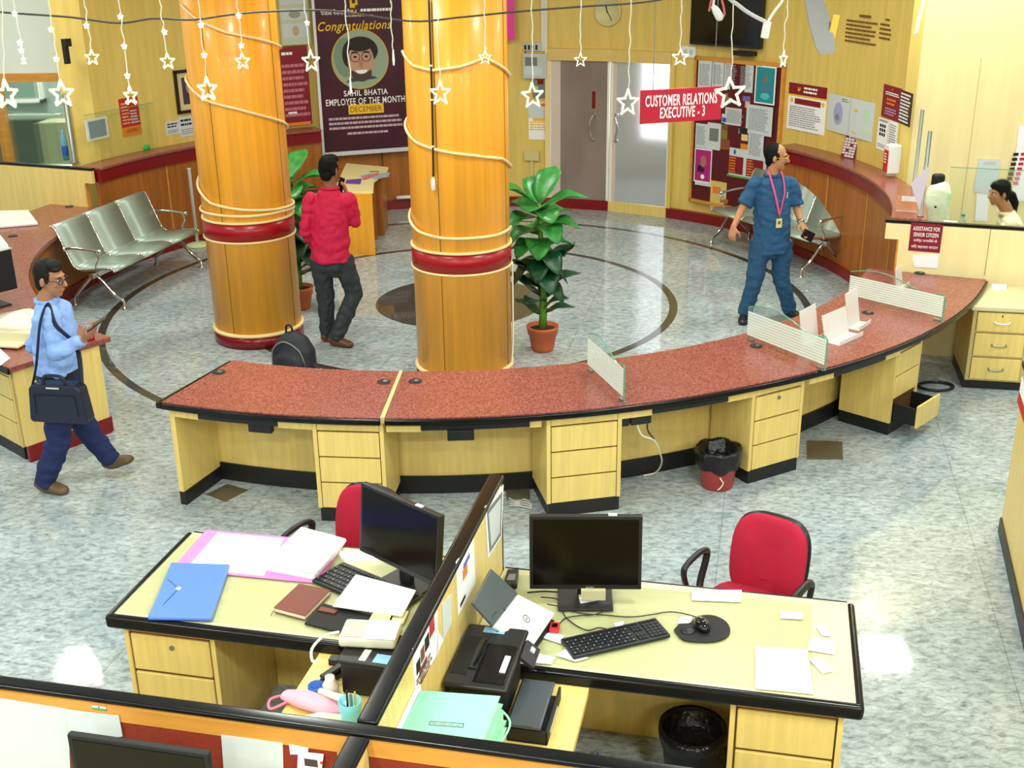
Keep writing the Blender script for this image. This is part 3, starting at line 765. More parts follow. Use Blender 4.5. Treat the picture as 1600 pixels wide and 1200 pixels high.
pin(1157, 150, 1172, 168, 'violet leaflet with a pale foot on the notice board', [('b', 0, 1, .55, 1, mat('violet print', (110, 100, 170), .6))], mat('peach paper', (220, 180, 160), .6))
pin(1133, 169, 1165, 196, 'white sheet at mid height right of the red hanging sign', TX)
pin(1128, 178, 1136, 192, 'little blue card at the right end of the red hanging sign', [('b', .1, .9, .1, .6, BLUEI)])
pin(1166, 165, 1207, 211, 'large pale sheet under the teal poster', TX)
pin(1087, 193, 1105, 231, 'pale sheet under the left end of the notice board middle', TX)
pin(1105, 192, 1126, 234, 'pale sheet with a grey photograph below the red hanging sign', [('b', .18, .85, .32, .8, GREYP)], lift=.006)
pin(1126, 196, 1147, 234, 'olive and brown leaflet of figures on the notice board', [('b', .1, .95, .02, .42, mat('brick print', (140, 70, 50), .6)), ('t', .1, .9, .8, .98, DKRED, 3)], mat('olive print', (140, 116, 50), .6))
pin(1147, 199, 1169, 219, 'dark photograph with a cream foot on the notice board', [('b', 0, 1, .5, 1, INKB), ('b', .3, .5, .5, .9, PAPER)], mat('straw paper', (226, 206, 140), .6))
pin(1147, 224, 1170, 240, 'orange headed leaflet in the lower middle of the notice board', [('b', 0, 1, .0, .2, MARSIGN)], ORANGE)
pin(1169, 204, 1193, 249, 'long white sheet hanging low behind the man in blue', TX, PAPERB, lift=.01)
pin(1085, 232, 1112, 285, 'magenta poster with a figure at the lower left of the notice board', [('b', .05, .95, .04, .96, MAGENTA), ('o', .35, .7, .45, .8, mat('skin print', (170, 110, 100), .6)), ('b', .2, .6, .3, .5, mat('dark plum print', (70, 20, 60), .6)), ('o', .4, .62, .1, .24, PAPER)], PAPER, 'poster', 'poster')
pin(1136, 234, 1198, 280, 'orange and maroon two panel leaflet behind the shoulder of the man in blue', [('b', .04, .42, .12, .72, MARSIGN), ('b', .5, .92, .12, .72, MARSIGN), ('t', .06, .24, .14, .7, ORANGE, 6), ('t', .52, .7, .14, .7, ORANGE, 6), ('o', .16, .22, .78, .95, BLUEI), ('b', 0, 1, 0, .07, GREENI)])
pin(1110, 284, 1142, 327, 'straw coloured leaflet low on the notice board beside the bench arm', [('b', .1, .5, .55, .8, ORANGE), ('b', .4, .75, .5, .7, PAPERB), ('b', .5, .9, .25, .4, mat('rust print', (196, 96, 40), .6))], mat('straw leaflet', (220, 190, 110), .6))
pin(1086, 283, 1111, 290, 'narrow white strip under the magenta poster', [])
# bank posters on the right curved wall
t, w, h, y = sheet('bank_poster', 'white bank poster with maroon head left of the map chart', 'poster', 1231, 132, 1291, 206, PAPER, tilt=0)
printed(t, w, h, y, [('b', 0, 1, .76, 1, MARSIGN), ('b', 0, 1, .72, .76, YEL), ('b', .18, .86, .56, .68, MARSIGN), ('o', .06, .14, .58, .68, YEL), ('o', .88, .96, .58, .68, YEL), ('t', .06, .94, .06, .52, INK, 10), ('t', .40, .84, .80, .96, WHITEI, 2)])
emblem(t, -w * .22, y - .001, h * .88, .022)
t, w, h, y = sheet('map_chart', 'white two sheet chart with a violet map on the curved wall', 'chart', 1293, 152, 1366, 212, PAPERB)
printed(t, w, h, y, [('o', .14, .34, .2, .82, mat('lilac print', (170, 166, 214), .7)), ('o', .18, .28, .3, .5, mat('mint print', (176, 214, 176), .7)), ('b', .49, .495, 0, 1, INK), ('o', .58, .66, .66, .74, YEL), ('o', .78, .92, .4, .8, mat('pale mint print', (186, 220, 190), .7)), ('o', .76, .9, .12, .3, mat('pale sage print', (196, 222, 190), .7)), ('t', .3, .45, .84, .95, GREENI, 2), ('t', .56, .7, .08, .16, YEL, 2)])
t, w, h, y = sheet('maroon_notice', 'maroon notice with orange lettering near the corner of the curved wall', 'notice', 1379, 134, 1408, 187, MARSIGN)
printed(t, w, h, y, [('t', .15, .9, .7, .82, WHITEI, 2), ('t', .25, .8, .4, .64, ORANGE, 2), ('t', .2, .85, .1, .34, mat('lilac ink', (190, 150, 190), .6), 3)]); emblem(t, 0, y, h * .9, .012, ORANGE)
t, w, h, y = sheet('dark_notice', 'narrow dark notice of white lines at the very corner of the curved wall', 'notice', 1405, 142, 1425, 196, mat('dark brown card', (70, 36, 36), .5))
printed(t, w, h, y, [('t', .08, .95, .05, .95, WHITEI, 9)])
t, w, h, y = sheet('code_sheet', 'white sheet with a square of dark tiles under the maroon notice', 'paper', 1371, 185, 1387, 235, PAPER)
printed(t, w, h, y, [('b', .08, .92, .90, .97, INK), ('t', .12, .88, .08, .2, INK, 2)])
mb = MB()
for i in range(3):
    for k in range(3): mb.box(-w / 2 + w * (.2 + .21 * i), y, h * (.45 + .14 * k), -w / 2 + w * (.36 + .21 * i), y + .001, h * (.55 + .14 * k))
make('dark_tile', mb, INKB, t)
t, w, h, y = sheet('printed_sheet', 'white printed sheet half hidden behind the sanitiser dispenser', 'paper', 1388, 189, 1402, 236, PAPER); printed(t, w, h, y, [('t', .1, .9, .1, .9, INK, 10)])
# text painted on the wall above
for (x0, y0, x1, y1, n, lab) in ((1322, 24, 1372, 70, 6, 'block of small brown writing on the curved wall, left column'), (1375, 30, 1394, 64, 4, 'short column of small brown writing on the curved wall, right column')):
    c, rz, w, h = onwall(x0, y0, x1, y1, RW)
    t = thing('wall_lettering', lab, 'wall writing', c, rz)
    make('writing', lines_mesh(-w / 2, w / 2, 0, h * .85, n, -.006, .45), mat('brown ink', (120, 78, 40), .7), t)
    make('heading', lines_mesh(-w * .1, w * .25, h * .92, h * 1.05, 1, -.006, .7, 0), mat('brown ink', (120, 78, 40), .7), t)
# leaning price card on the tall counter
p = PZ(1323, 247, 1.2); t = thing('price_card', 'maroon card of small white tiles leaning on the right tall counter', 'card', p, R_(-62), rot=Euler((R_(-14), 0, R_(-60)), 'XYZ'))
make('card', MB().box(-.09, -.004, 0, .10, .004, .29), MARSIGN, t)
mb = MB()
for i in range(9):
    for k in range(4):
        if (i * 3 + k) % 7: mb.box(-.083 + k * .046, -.006, .012 + i * .030, -.083 + k * .046 + .038, -.004, .034 + i * .030)
make('white_label', mb, PAPERB, t)
# sanitiser dispenser
c, rz, w, h = onwall(1392, 205, 1416, 272, RW - .02)
t = thing('hand_sanitiser_dispenser', 'white dispenser with a red front at the corner of the curved wall', 'dispenser', c, rz)
make('body', MB().box(-.06, -.12, 0, .06, .01, .29), WHITE, t, bevel=.015); make('red_front', MB().box(-.056, -.126, .015, .056, -.119, .235), mat('red front', (196, 40, 36), .35), t)
make('spout', MB().box(-.03, -.10, -.02, .03, -.03, 0.01), LGREY, t)
make('front_print', lines_mesh(-.03, .03, .10, .21, 4, -.1275), WHITEI, t)
# left part of the wall: portrait, leaflets, white switchboard, calendar
c, rz, w, h = onwall(273, 108, 312, 176); w = w * 1.0
t = thing('framed_portrait', 'dark framed portrait on the left wall beside the left column', 'picture', c, rz)
f = MB(); f.box(-w / 2, -.03, 0, -w / 2 + .035, 0, h); f.box(w / 2 - .035, -.03, 0, w / 2, 0, h); f.box(-w / 2, -.03, 0, w / 2, 0, .035); f.box(-w / 2, -.03, h - .035, w / 2, 0, h)
make('frame', f, mat('dark wood frame', (40, 28, 20), .3), t)
make('mount', MB().box(-w / 2 + .03, -.012, .03, w / 2 - .03, -.002, h - .03), mat('beige mount', (214, 200, 150), .7), t)
make('picture', MB().box(-w * .22, -.015, h * .2, w * .3, -.011, h * .82), mat('dark photo ground', (70, 52, 70), .5), t)
mb = MB(); mb.plate([(w * .1 + .06 * math.cos(k * .3), h * .58 + .08 * math.sin(k * .3)) for k in range(21)], -.017, -.015); make('portrait_face', mb, mat('portrait skin', (196, 130, 120), .6), t)
for (x0, y0, x1, y1, lab) in ((259, 189, 282, 210, 'grey photocopied leaflet under the framed portrait, left one'), (280, 181, 303, 213, 'grey photocopied leaflet under the framed portrait, next to the column')):
    t, w, h, y = sheet('leaflet', lab, 'leaflet', x0, y0, x1, y1, PAPERB); printed(t, w, h, y, [('t', .1, .9, .5, .9, INKB, 2), ('t', .1, .9, .1, .4, INK, 3)])
t, w, h, y = sheet('red_leaflet', 'tall red and orange leaflet on the yellow wall behind the booth glass', 'leaflet', 188, 152, 218, 212, mat('red leaflet', (196, 36, 40), .5))
printed(t, w, h, y, [('b', 0, 1, 0, .24, ORANGE), ('b', .2, .8, .08, .18, mat('salmon print', (240, 170, 130), .6)), ('t', .52, .95, .3, .68, PAPERB, 5), ('t', .08, .5, .3, .9, mat('salmon print', (240, 170, 130), .6), 7)])
t, w, h, y = sheet('white_plate', 'white framed grey blue square on the yellow wall left of the red leaflet', 'panel', 134, 184, 168, 218, WHITE, th=.012)
printed(t, w, h, y, [('b', .1, .9, .1, .9, mat('grey blue panel', (136, 152, 160), .4))])
c, rz, w, h = onwall(94, 68, 108, 100); t = thing('wall_bracket', 'small black bracket high on the yellow wall at left', 'bracket', c, rz)
make('bar', MB().box(-.03, -.04, 0, .03, 0, .26), BLACKP, t); make('hook', MB().box(-.05, -.07, .18, .05, -.03, .26), BLACKP, t)
c, rz, w, h = onwall(818, 66, 856, 122)
t = thing('distribution_box', 'white electrical distribution box left of the glass doors', 'switch box', c, rz)
make('box', MB().box(-w / 2, -.07, 0, w / 2, 0, h * .7), LGREY, t, bevel=.006); make('lid_print', MB().box(-w * .4, -.072, h * .36, w * .1, -.07, h * .6), GREYP, t)
make('switch_plate', MB().box(-w / 2, -.03, h * .76, w * .3, 0, h), LGREY, t, bevel=.004)
mb = MB()
for k in range(4): mb.box(-w * .44 + k * .05, -.04, h * .8, -w * .44 + k * .05 + .024, -.03, h * .93)
make('breaker', mb, INKB, t)
make('red_lamp', MB().ball((-w * .4, -.04, h * .74), .014), mat('red lamp', (220, 40, 30), .3), t)
make('label', MB().box(-w * .4, -.0715, h * .1, w * .3, -.07, h * .34), PAPERB, t)
c, rz, w, h = onwall(846, -30, 856, 80); solo('conduit', MB().box(-w / 2, -.03, 0, w / 2, 0, h), mat('white conduit', (222, 220, 206), .5), 'white conduit running up the wall above the distribution box', 'conduit', c, rz)
c, rz, w, h = onwall(834, 124, 852, 152)
t = thing('meter_box', 'small grey meter with a red label below the distribution box', 'meter', c, rz); make('case', MB().box(-w / 2, -.05, 0, w / 2, 0, h), GREYP, t, bevel=.006); make('display', MB().box(-w * .4, -.052, h * .35, -w * .05, -.05, h * .65), mat('green display', (150, 220, 90), .4), t); make('red_label', MB().box(-w * .1, -.052, h * .75, w * .4, -.05, h), MAROON, t)
t, w, h, y = sheet('wall_calendar', 'white and yellow wall calendar left of the glass doors', 'calendar', 826, 160, 860, 218, PAPER, th=.008)
printed(t, w, h, y, [('t', .06, .94, .24, .5, YEL, 4), ('b', .2, .8, .5, .58, YEL), ('b', 0, 1, .58, .97, PAPERB), ('b', .55, .95, .90, .98, ORANGE)])
c, rz, w, h = onwall(820, 235, 843, 250); solo('junction_box', MB().box(-w / 2, -.05, 0, w / 2, 0, h).box(-.02, -.03, -.35, .02, 0, 0.02), mat('cream junction box', (214, 196, 140), .5), 'cream junction box with a pipe low on the wall behind the right plant', 'junction box', c, rz)
c, rz, w, h = onwall(624, 288, 640, 298); solo('wall_socket', MB().box(-.07, -.02, 0, .07, 0, .075), mat('yellowed socket', (226, 214, 150), .4), 'yellowed wall socket right of the little back desk', 'socket', c, rz, bevel=.004)
solo('floor_pipe', MB().tube([POL(a, RW - .11, .17) for a in (103.5, 102, 100, 97, 94, 90)], .025), WHITE, 'white pipe low along the back wall behind the right column', 'pipe', smooth=True)
# boards left of the banner
t, w, h, y = sheet('maroon_board', 'maroon text board on the wall between the left column and the banner', 'board', 437, 72, 483, 196, MARSIGN, RW - .02, .02)
printed(t, w, h, y, [('t', .12, .6, .88, .95, WHITEI, 1), ('t', .1, .95, .1, .8, mat('dusty pink ink', (196, 120, 130), .6), 9), ('b', .2, .5, .14, .18, WHITEI), ('b', .08, .95, .0, .04, ORANGE)])
t, w, h, y = sheet('photo_board', 'board of framed photographs above the maroon text board', 'board', 436, -30, 482, 70, mat('pale sage board', (196, 204, 178), .5), RW - .02, .02)
printed(t, w, h, y, [('b', .06, .94, .40, .58, PAPERB), ('b', .06, .94, .12, .34, PAPERB), ('o', .38, .62, .14, .3, mat('tan photo', (190, 170, 140), .6)), ('o', .3, .7, .42, .54, mat('grey photo', (160, 156, 146), .6)), ('b', .06, .94, .64, .95, PAPERB)])
# congratulations banner
RBN = RW - .14
c, rz, w, h = onwall(497, -62, 636, 240, RBN)
t = thing('congratulations_banner', 'dark maroon employee of the month banner hanging behind the columns', 'banner', c, rz)
make('cloth', MB().box(-w / 2, -.006, .04, w / 2, 0, h), mat('dark maroon vinyl', (66, 20, 38), .35, var=.25, nscale=2), t)
make('bottom_rail', MB().box(-w / 2 - .01, -.02, 0, w / 2 + .01, .014, .055), mat('grey rail', (206, 208, 212), .4), t, bevel=.006)
make('side_hem', MB().box(-w / 2 - .035, -.004, .0, -w / 2, .001, h), mat('white hem', (226, 226, 230), .5), t)
fz = lambda y: PR(566, y, RBN).z - c.z            # height on the banner of a row of the photograph
def bx(x): return (x - 566) / (636 - 497) * w
zc = fz(92); r = w * .31; K = r / .235
make('gold_ring', MB().lathe([(r, 0), (r, .004), (r + .014, .004), (r + .014, 0)], 48, cap=False).xf(Matrix.Translation((bx(561), -.007, zc)) @ X90), GOLD, t)
def disc(name, x, z, rx, rz_, yy, M, n=32, cut=None, rot=0.0, par=None):
    mb = MB(); P = []
    if name != 'photo_ground': x, z, rx, rz_ = X0 + (x - X0) * K, zc + (z - zc) * K, rx * K, rz_ * K
    for k in range(n):
        a = 2 * math.pi * k / n; px, pz = rx * math.cos(a), rz_ * math.sin(a)
        P.append((x + px * math.cos(rot) - pz * math.sin(rot), z + px * math.sin(rot) + pz * math.cos(rot)))
    if cut is not None: P = [p for p in P if cut(p)]
    mb.plate(P, yy - .001, yy); return make(name, mb, M, par or t)
X0 = bx(561); sk = mat('portrait skin light', (196, 150, 124), .6)
ph = disc('photo_ground', X0, zc, r, r, -.007, mat('green grey photo ground', (150, 170, 146), .6), 48)
disc('photo_dark_patch', X0 - .12, zc + .02, .1, .16, -.0082, mat('dim green photo', (120, 146, 122), .6))  # darker green patch printed beside the head
disc('shirt', X0 + .02, zc - .20, .15, .07, -.0085, mat('slate shirt', (60, 66, 84), .6), cut=lambda p: (p[0] - X0) ** 2 + (p[1] - zc) ** 2 < r * r * .98)
disc('hair', X0 + .005, zc + .07, .15, .115, -.0095, mat('black hair print', (34, 26, 26), .6))
disc('hair', X0 - .10, zc + .04, .05, .10, -.0097, mat('black hair print', (34, 26, 26), .6))
disc('face', X0 + .005, zc - .02, .112, .155, -.011, sk)
disc('beard', X0 + .005, zc - .11, .088, .072, -.0122, mat('beard print', (78, 56, 50), .6))
disc('cheek', X0 + .005, zc - .05, .095, .062, -.0128, sk)
disc('smile', X0 + .005, zc - .092, .05, .026, -.0138, PAPER, cut=lambda p: p[1] < zc - .084 * K)
disc('nose', X0 + .005, zc - .038, .02, .034, -.0138, mat('nose print', (176, 124, 100), .6))
disc('fringe', X0 + .0, zc + .115, .11, .05, -.0136, mat('black hair print', (34, 26, 26), .6))
for s in (-1, 1):
    disc('eye', X0 + .005 + s * .048, zc + .022, .014, .009, -.0138, INKB)
    disc('eyebrow', X0 + .005 + s * .05, zc + .058, .03, .007, -.0138, INKB)
    make('spectacle_rim', MB().lathe([(.036 * K, 0), (.036 * K, .002), (.041 * K, .002), (.041 * K, 0)], 24, cap=False).xf(Matrix.Translation((X0 + (.005 + s * .047) * K, -.0142, zc + .02 * K)) @ X90), INKB, t)
text('headline', 'Congratulations', YEL, t, bx(556), -.008, fz(41), w=w * .82, h=.15, shear=.35, bold=.012)
text('name_line', 'SAHIL BHATIA', WHITEI, t, bx(567), -.008, fz(144), w=w * .50, h=.075, bold=.012)
text('title_line', 'EMPLOYEE OF THE MONTH', WHITEI, t, bx(566), -.008, fz(157), w=w * .90, h=.085, bold=.01)
make('month_pill', MB().box(bx(538), -.0075, fz(177), bx(594), -.006, fz(162)), YEL, t, bevel=.0)
text('month_line', 'DECEMBER', MARSIGN, t, bx(566), -.0085, fz(169.5), w=w * .36, h=.07)
make('small_print', lines_mesh(bx(506), bx(628), fz(201), fz(179), 3, -.008, .5, .1), mat('pale rose ink', (196, 170, 180), .6), t)
make('small_print', lines_mesh(bx(534), bx(600), fz(210), fz(203), 1, -.008, .5, .1), mat('pale rose ink', (196, 170, 180), .6), t)
text('bank_line', 'पंजाब नैशनल बैंक', WHITEI, t, bx(530), -.008, fz(17), w=w * .36, h=.075)
make('bank_small_print', lines_mesh(bx(566), bx(614), fz(19), fz(12), 1, -.008, .6, .05), WHITEI, t)
make('bank_small_print', lines_mesh(bx(542), bx(586), fz(26), fz(22), 1, -.008, .6, .05), mat('pale rose ink', (196, 170, 180), .6), t)
emblem(t, bx(556), -.008, fz(5), .05); emblem(t, bx(556), -.008, fz(18), .03)
# magenta standee edge beside the right column
p = PY(797, 60, 14.6)
solo('magenta_standee', MB().box(-.16, -.02, 0, .06, .02, 1.6).xf(Matrix.Translation((0, 0, 0))), mat('magenta standee', (236, 60, 170), .5), 'magenta poster edge showing right of the right column near the top', 'poster', PY(797, 62, 15.9), 0)
# sign hanging over the counter
c = PY(1063, 190, 7.8); a = R_(16)
t = thing('hanging_sign', 'red customer relations sign hanging over the right counter', 'sign', (c.x, c.y, c.z - .0), a)
w, h = .575, .215
make('board', MB().box(-w / 2, -.006, 0, w / 2, .006, h), REDSIGN, t)
text('top_line', 'CUSTOMER RELATIONS', WHITEI, t, .0, -.0075, h * .67, w=.51, h=.074, bold=.024)
text('bottom_line', 'EXECUTIVE - 3', WHITEI, t, .01, -.0075, h * .30, w=.32, h=.072, bold=.024)
make('hanger_wire', MB().tube([(-w * .35, 0, h), (-w * .35, 0, CEIL - c.z)], .0025, 6).tube([(w * .40, 0, h), (w * .40, 0, CEIL - c.z)], .0025, 6), GREYP, t)
# signs on the right partition
def onpart(x, y): 
    n = Vector((.322, .947, 0)); p = PP(x, y, A - n * .022, n); return (p - A).dot(Vector((.947, -.322, 0))), p.z
def psheet(nm, lab, cat, pts, M, th=.004):
    q = [onpart(x, y) for x, y in pts]; t = thing(nm, lab, cat, A - Vector((.322, .947, 0)) * .022, math.atan2(-.322, .947))
    make('sheet', MB().plate(q, -th, 0), M, t); return t, q
t, q = psheet('assistance_sign', 'maroon assistance for senior citizen sign on the right yellow partition', 'sign', [(1424, 347), (1474, 351), (1468, 395), (1419, 391)], MARSIGN)
xs = [p[0] for p in q]; zs = [p[1] for p in q]; x0, x1, z0, z1 = min(xs), max(xs), min(zs), max(zs); W_ = x1 - x0; H_ = z1 - z0; xm = (x0 + x1) / 2
for k, (s, f) in enumerate((('ASSISTANCE FOR', .84), ('SENIOR CITIZEN', .78), ('वरिष्ठ नागरिकों के', .74), ('लिए सहायता काउंटर', .84))):
    text('sign_line', s, WHITEI, t, xm, -.0055, z1 - H_ * (.20 + .21 * k), w=W_ * f, h=H_ * .14, bold=.012 if k < 2 else .0)
psheet('white_notice', 'blank white notice pasted under the assistance sign', 'paper', [(1427, 399), (1467, 397), (1465, 419), (1429, 417), (1425, 405)], PAPER)

# ================================================================ waiting benches
def bench(loc, rz, label):
    t = thing('waiting_bench', label, 'bench', loc, R_(rz), 'three seat steel benches')
    prof = [(-.01, .405), (.0, .425), (.03, .437), (.12, .43), (.36, .405), (.43, .425), (.47, .47), (.60, .80), (.63, .84), (.66, .845)]
    prof = [(p.x, p.y) for p in smoothpath([(y, z, 0) for y, z in prof], 4)]
    for i in range(3):
        x0 = -.85 + i * .572; x1 = x0 + .545
        mb = MB(); vs = []; n = len(prof)
        for (x) in (x0, x1):
            for (y, z) in prof: vs.append((x, y, z))
        fs = [(k, k + 1, n + k + 1, n + k) for k in range(n - 1)]
        mb.add(vs, fs); s = make('seat', mb, SILVER, t, smooth=True); so = s.modifiers.new('thick', 'SOLIDIFY'); so.thickness = .012
        mb = MB()
    for x in (-.862, -.292, .280, .852): make('side_rail', MB().tube([(x, y, z + .002) for y, z in prof], .014, 8), CHROME, t, smooth=True)
    make('beam', MB().box(-.86, .24, .32, .86, .30, .38), CHROME, t, bevel=.008)
    for s in (-1, 1):
        x = s * .80; lg = MB()
        lg.tube(smoothpath([(x, .27, .36), (x, .20, .30), (x, .08, .16), (x, -.03, .085)]), .02, 10); lg.tube(smoothpath([(x, .27, .36), (x, .36, .28), (x, .55, .09)]), .02, 10)
        make('leg', lg, CHROME, t, smooth=True)
        for yf in (-.03, .55): make('foot', MB().lathe([(.028, 0), (.028, .012), (.014, .02), (.014, .085)], 12, (x, yf, 0)), CHROME, t, smooth=True)
        x = s * .862; ar = MB()
        ar.tube(smoothpath([(x, .53, .62), (x, .45, .635), (x, .28, .63), (x, .14, .615)]), .014, 10); ar.tube(smoothpath([(x, .17, .615), (x, .15, .54), (x, .19, .47), (x, .20, .41)]), .011, 10)
        ar.ball((x, .54, .62), .028); ar.ball((x, .13, .615), .026)
        make('armrest', ar, CHROME, t, smooth=True)
    return t
bench((-3.80, 12.28, 0), 75, 'three seat steel waiting bench along the left teak counter')
bench((2.83, 13.02, 0), -62, 'steel waiting bench on the right, half hidden behind the man in blue')

# pale round stand by the left column
p = PZ(309, 384, 0)
t = thing('round_stand', 'white pole on a pale green round foot beside the left column', 'stand', p)
make('foot', MB().lathe([(.15, 0), (.15, .02), (.12, .035), (.03, .045)], 28), mat('pale green plastic', (206, 222, 166), .4), t, smooth=True)
make('pole', MB().lathe([(.02, .04), (.02, .95), (.03, .96)], 14), WHITE, t, smooth=True)

# little desk at the back wall
t = thing('writing_desk', 'small back desk with a cream shaped top and teak sides by the man in red', 'desk', PZ(586, 400, 0) + Vector((-.38, .02, 0)), R_(22) * 0)
o0 = PZ(586, 400, 0) + Vector((-.38, .02, 0))
q = [PZ(x, y, .76) for x, y in ((526, 287), (541, 255), (607, 261), (603, 271), (592, 277), (584, 283), (583, 299), (545, 299), (530, 296))]
make('desk_top', MB().prism([(v.x - o0.x, v.y - o0.y) for v in q], .735, .76), mat('cream desk top', (240, 226, 160), .4), t)
make('front_panel', MB().box(-.10, .02, 0, .38, .05, .735), COLW, t)
make('side_panel', MB().box(.30, .95, 0, .40, 1.45, .735), BRNW, t)
make('back_panel', MB().box(-.10, .75, 0, .33, .78, .735), BRNW, t)
make('slot', MB().box(.22, 1.2, .760, .34, 1.25, .762), LAMD, t)
def flat(name, label, cat, pts, z, th, M, group=None, bevel=0):
    q = [PZ(x, y, z) for x, y in pts]; c = sum(q, Vector()) / len(q); c.z = z
    return solo(name, MB().prism([(v.x - c.x, v.y - c.y) for v in q], 0, th), M, label, cat, c, 0.0, group, bevel=bevel)
flat('magazine', 'blue grey magazine lying over the right edge of the back desk top', 'magazine', [(560, 276), (575, 272), (609, 270), (607, 276), (586, 280)], .7605, .006, mat('blue grey cover', (168, 184, 206), .4))
flat('magazine', 'violet magazine on the cream back desk', 'magazine', [(541, 282), (565, 280), (563, 288), (540, 287)], .7605, .008, mat('violet cover', (110, 60, 170), .4))
flat('magazine', 'pink and white magazine on the cream back desk', 'magazine', [(565, 277), (592, 270), (590, 274), (568, 281)], .767, .005, mat('pink cover', (226, 110, 140), .4))

# ================================================================ plants
def leaf(t, base, az, L, w, rise, droop, M):
    mb = MB(); vs = []; n = 9
    dx, dy = math.cos(az), math.sin(az); sx, sy = -dy, dx
    for i in range(n + 1):
        u = i / n; r = L * (u - .12 * u * u); z = rise * L * u - droop * L * u * u
        wd = w * (math.sin(math.pi * min(1, u * .93 + .05)) ** .75) if 0 < i < n else .006
        for k, (s, dz) in enumerate(((-1, .22), (-.5, .04), (0, -.03), (.5, .04), (1, .22))):
            wave = .012 * math.sin(9 * u + 3 * s)
            vs.append((base[0] + dx * r + sx * s * wd, base[1] + dy * r + sy * s * wd, base[2] + z + dz * wd + wave * abs(s)))
    fs = [(i * 5 + k, i * 5 + k + 1, (i + 1) * 5 + k + 1, (i + 1) * 5 + k) for i in range(n) for k in range(4)]
    o = make('leaf', mb.add(vs, fs), M, t, smooth=True); so = o.modifiers.new('thick', 'SOLIDIFY'); so.thickness = .003
def plant(loc, H, label, leaves):
    t = thing('potted_plant', label, 'plant', loc)
    pot = MB().lathe([(.095, 0), (.105, .02), (.128, .155), (.138, .16), (.142, .205), (.148, .21), (.148, .232), (.13, .232), (.12, .2)], 32)
    make('pot', pot, TERRA, t, smooth=True); make('soil', MB().lathe([(.125, .2), (.06, .212), (.002, .214)], 24), SOIL, t)
    make('stem', MB().tube([(0, 0, .2), (.012, 0, .2 + H * .3), (-.01, 0, .2 + H * .6), (-.03, 0, .2 + H * .9)], [.038, .032, .026, .018], 12), STEM, t, smooth=True)
    for (f, az, L, w, rise, droop, b) in leaves:
        L *= 1.14; w *= 1.22; droop *= .86
        leaf(t, (-.03 * f, 0, .2 + H * f), R_(az), L, w, rise, droop, LEAFB if b else LEAFD)
LV = [(.90, 100, .30, .10, .9, .4, 1), (.88, 190, .36, .12, .95, .6, 1), (.86, 8, .44, .11, .62, .52, 1), (.84, -70, .28, .10, .5, .7, 1), (.82, 150, .34, .11, .7, .6, 1), (.80, -150, .34, .11, .45, .7, 1),
      (.73, -10, .36, .11, .55, .62, 1), (.71, 200, .32, .10, .35, .75, 1), (.70, 60, .34, .10, .6, .7, 1), (.66, -95, .26, .10, .3, .85, 1), (.60, 15, .34, .09, .45, .6, 1), (.58, 170, .30, .10, .5, .7, 0), (.56, -50, .24, .1, .2, .9, 0),
      (.50, 195, .26, .10, .05, .85, 0), (.48, -5, .24, .10, .1, .9, 0), (.46, 90, .25, .09, .3, .7, 0), (.40, 25, .34, .09, .95, .35, 0), (.37, -170, .32, .09, .75, .25, 0), (.33, -30, .22, .09, .2, .9, 0), (.28, 10, .36, .08, .75, .45, 0),
      (.24, 170, .34, .08, .85, .30, 0), (.20, -120, .26, .08, .6, .5, 0), (.15, -8, .24, .085, .9, .6, 0), (.12, 5, .30, .06, .4, .32, 0), (.10, 160, .26, .07, .7, .3, 0), (.52, -100, .22, .09, .1, .9, 0), (.92, 60, .30, .10, 1.1, .4, 1), (.85, -110, .30, .11, .7, .6, 1), (.78, 35, .36, .11, .6, .6, 1), (.76, -60, .30, .10, .35, .8, 1), (.68, 130, .32, .10, .5, .6, 1), (.63, -140, .28, .10, .4, .8, 1), (.54, 40, .28, .10, .4, .7, 0), (.44, 150, .28, .09, .5, .5, 0), (.43, -70, .24, .1, .2, .9, 0), (.30, 120, .26, .08, .6, .4, 0), (.22, 60, .24, .08, .7, .4, 0)]
plant(PZ(848, 546, 0), 1.28, 'tall potted dumb cane plant in a terracotta pot right of the right column', LV)
plant(PZ(472, 486, 0) + Vector((-.03, .1, 0)), 1.22, 'potted plant half hidden behind the left column beside the man in red', LV)

# dark chair by the back counter
p = PY(474, 284, 12.95)
t = thing('visitor_chair', 'black chair half seen between the left plant and the person in crimson', 'chair', (p.x, p.y, 0), R_(20))
make('backrest', MB().box(-.2, .16, .48, .2, .21, .86), BLACKM, t, bevel=.03, seg=3); make('seat', MB().box(-.22, -.24, .40, .22, .2, .46), BLACKM, t, bevel=.02, seg=3)
for (x, y) in ((-.19, -.21), (.19, -.21), (-.19, .18), (.19, .18)): make('leg', MB().tube([(x, y, 0), (x, y, .41)], .014), BLACKP, t, smooth=True)

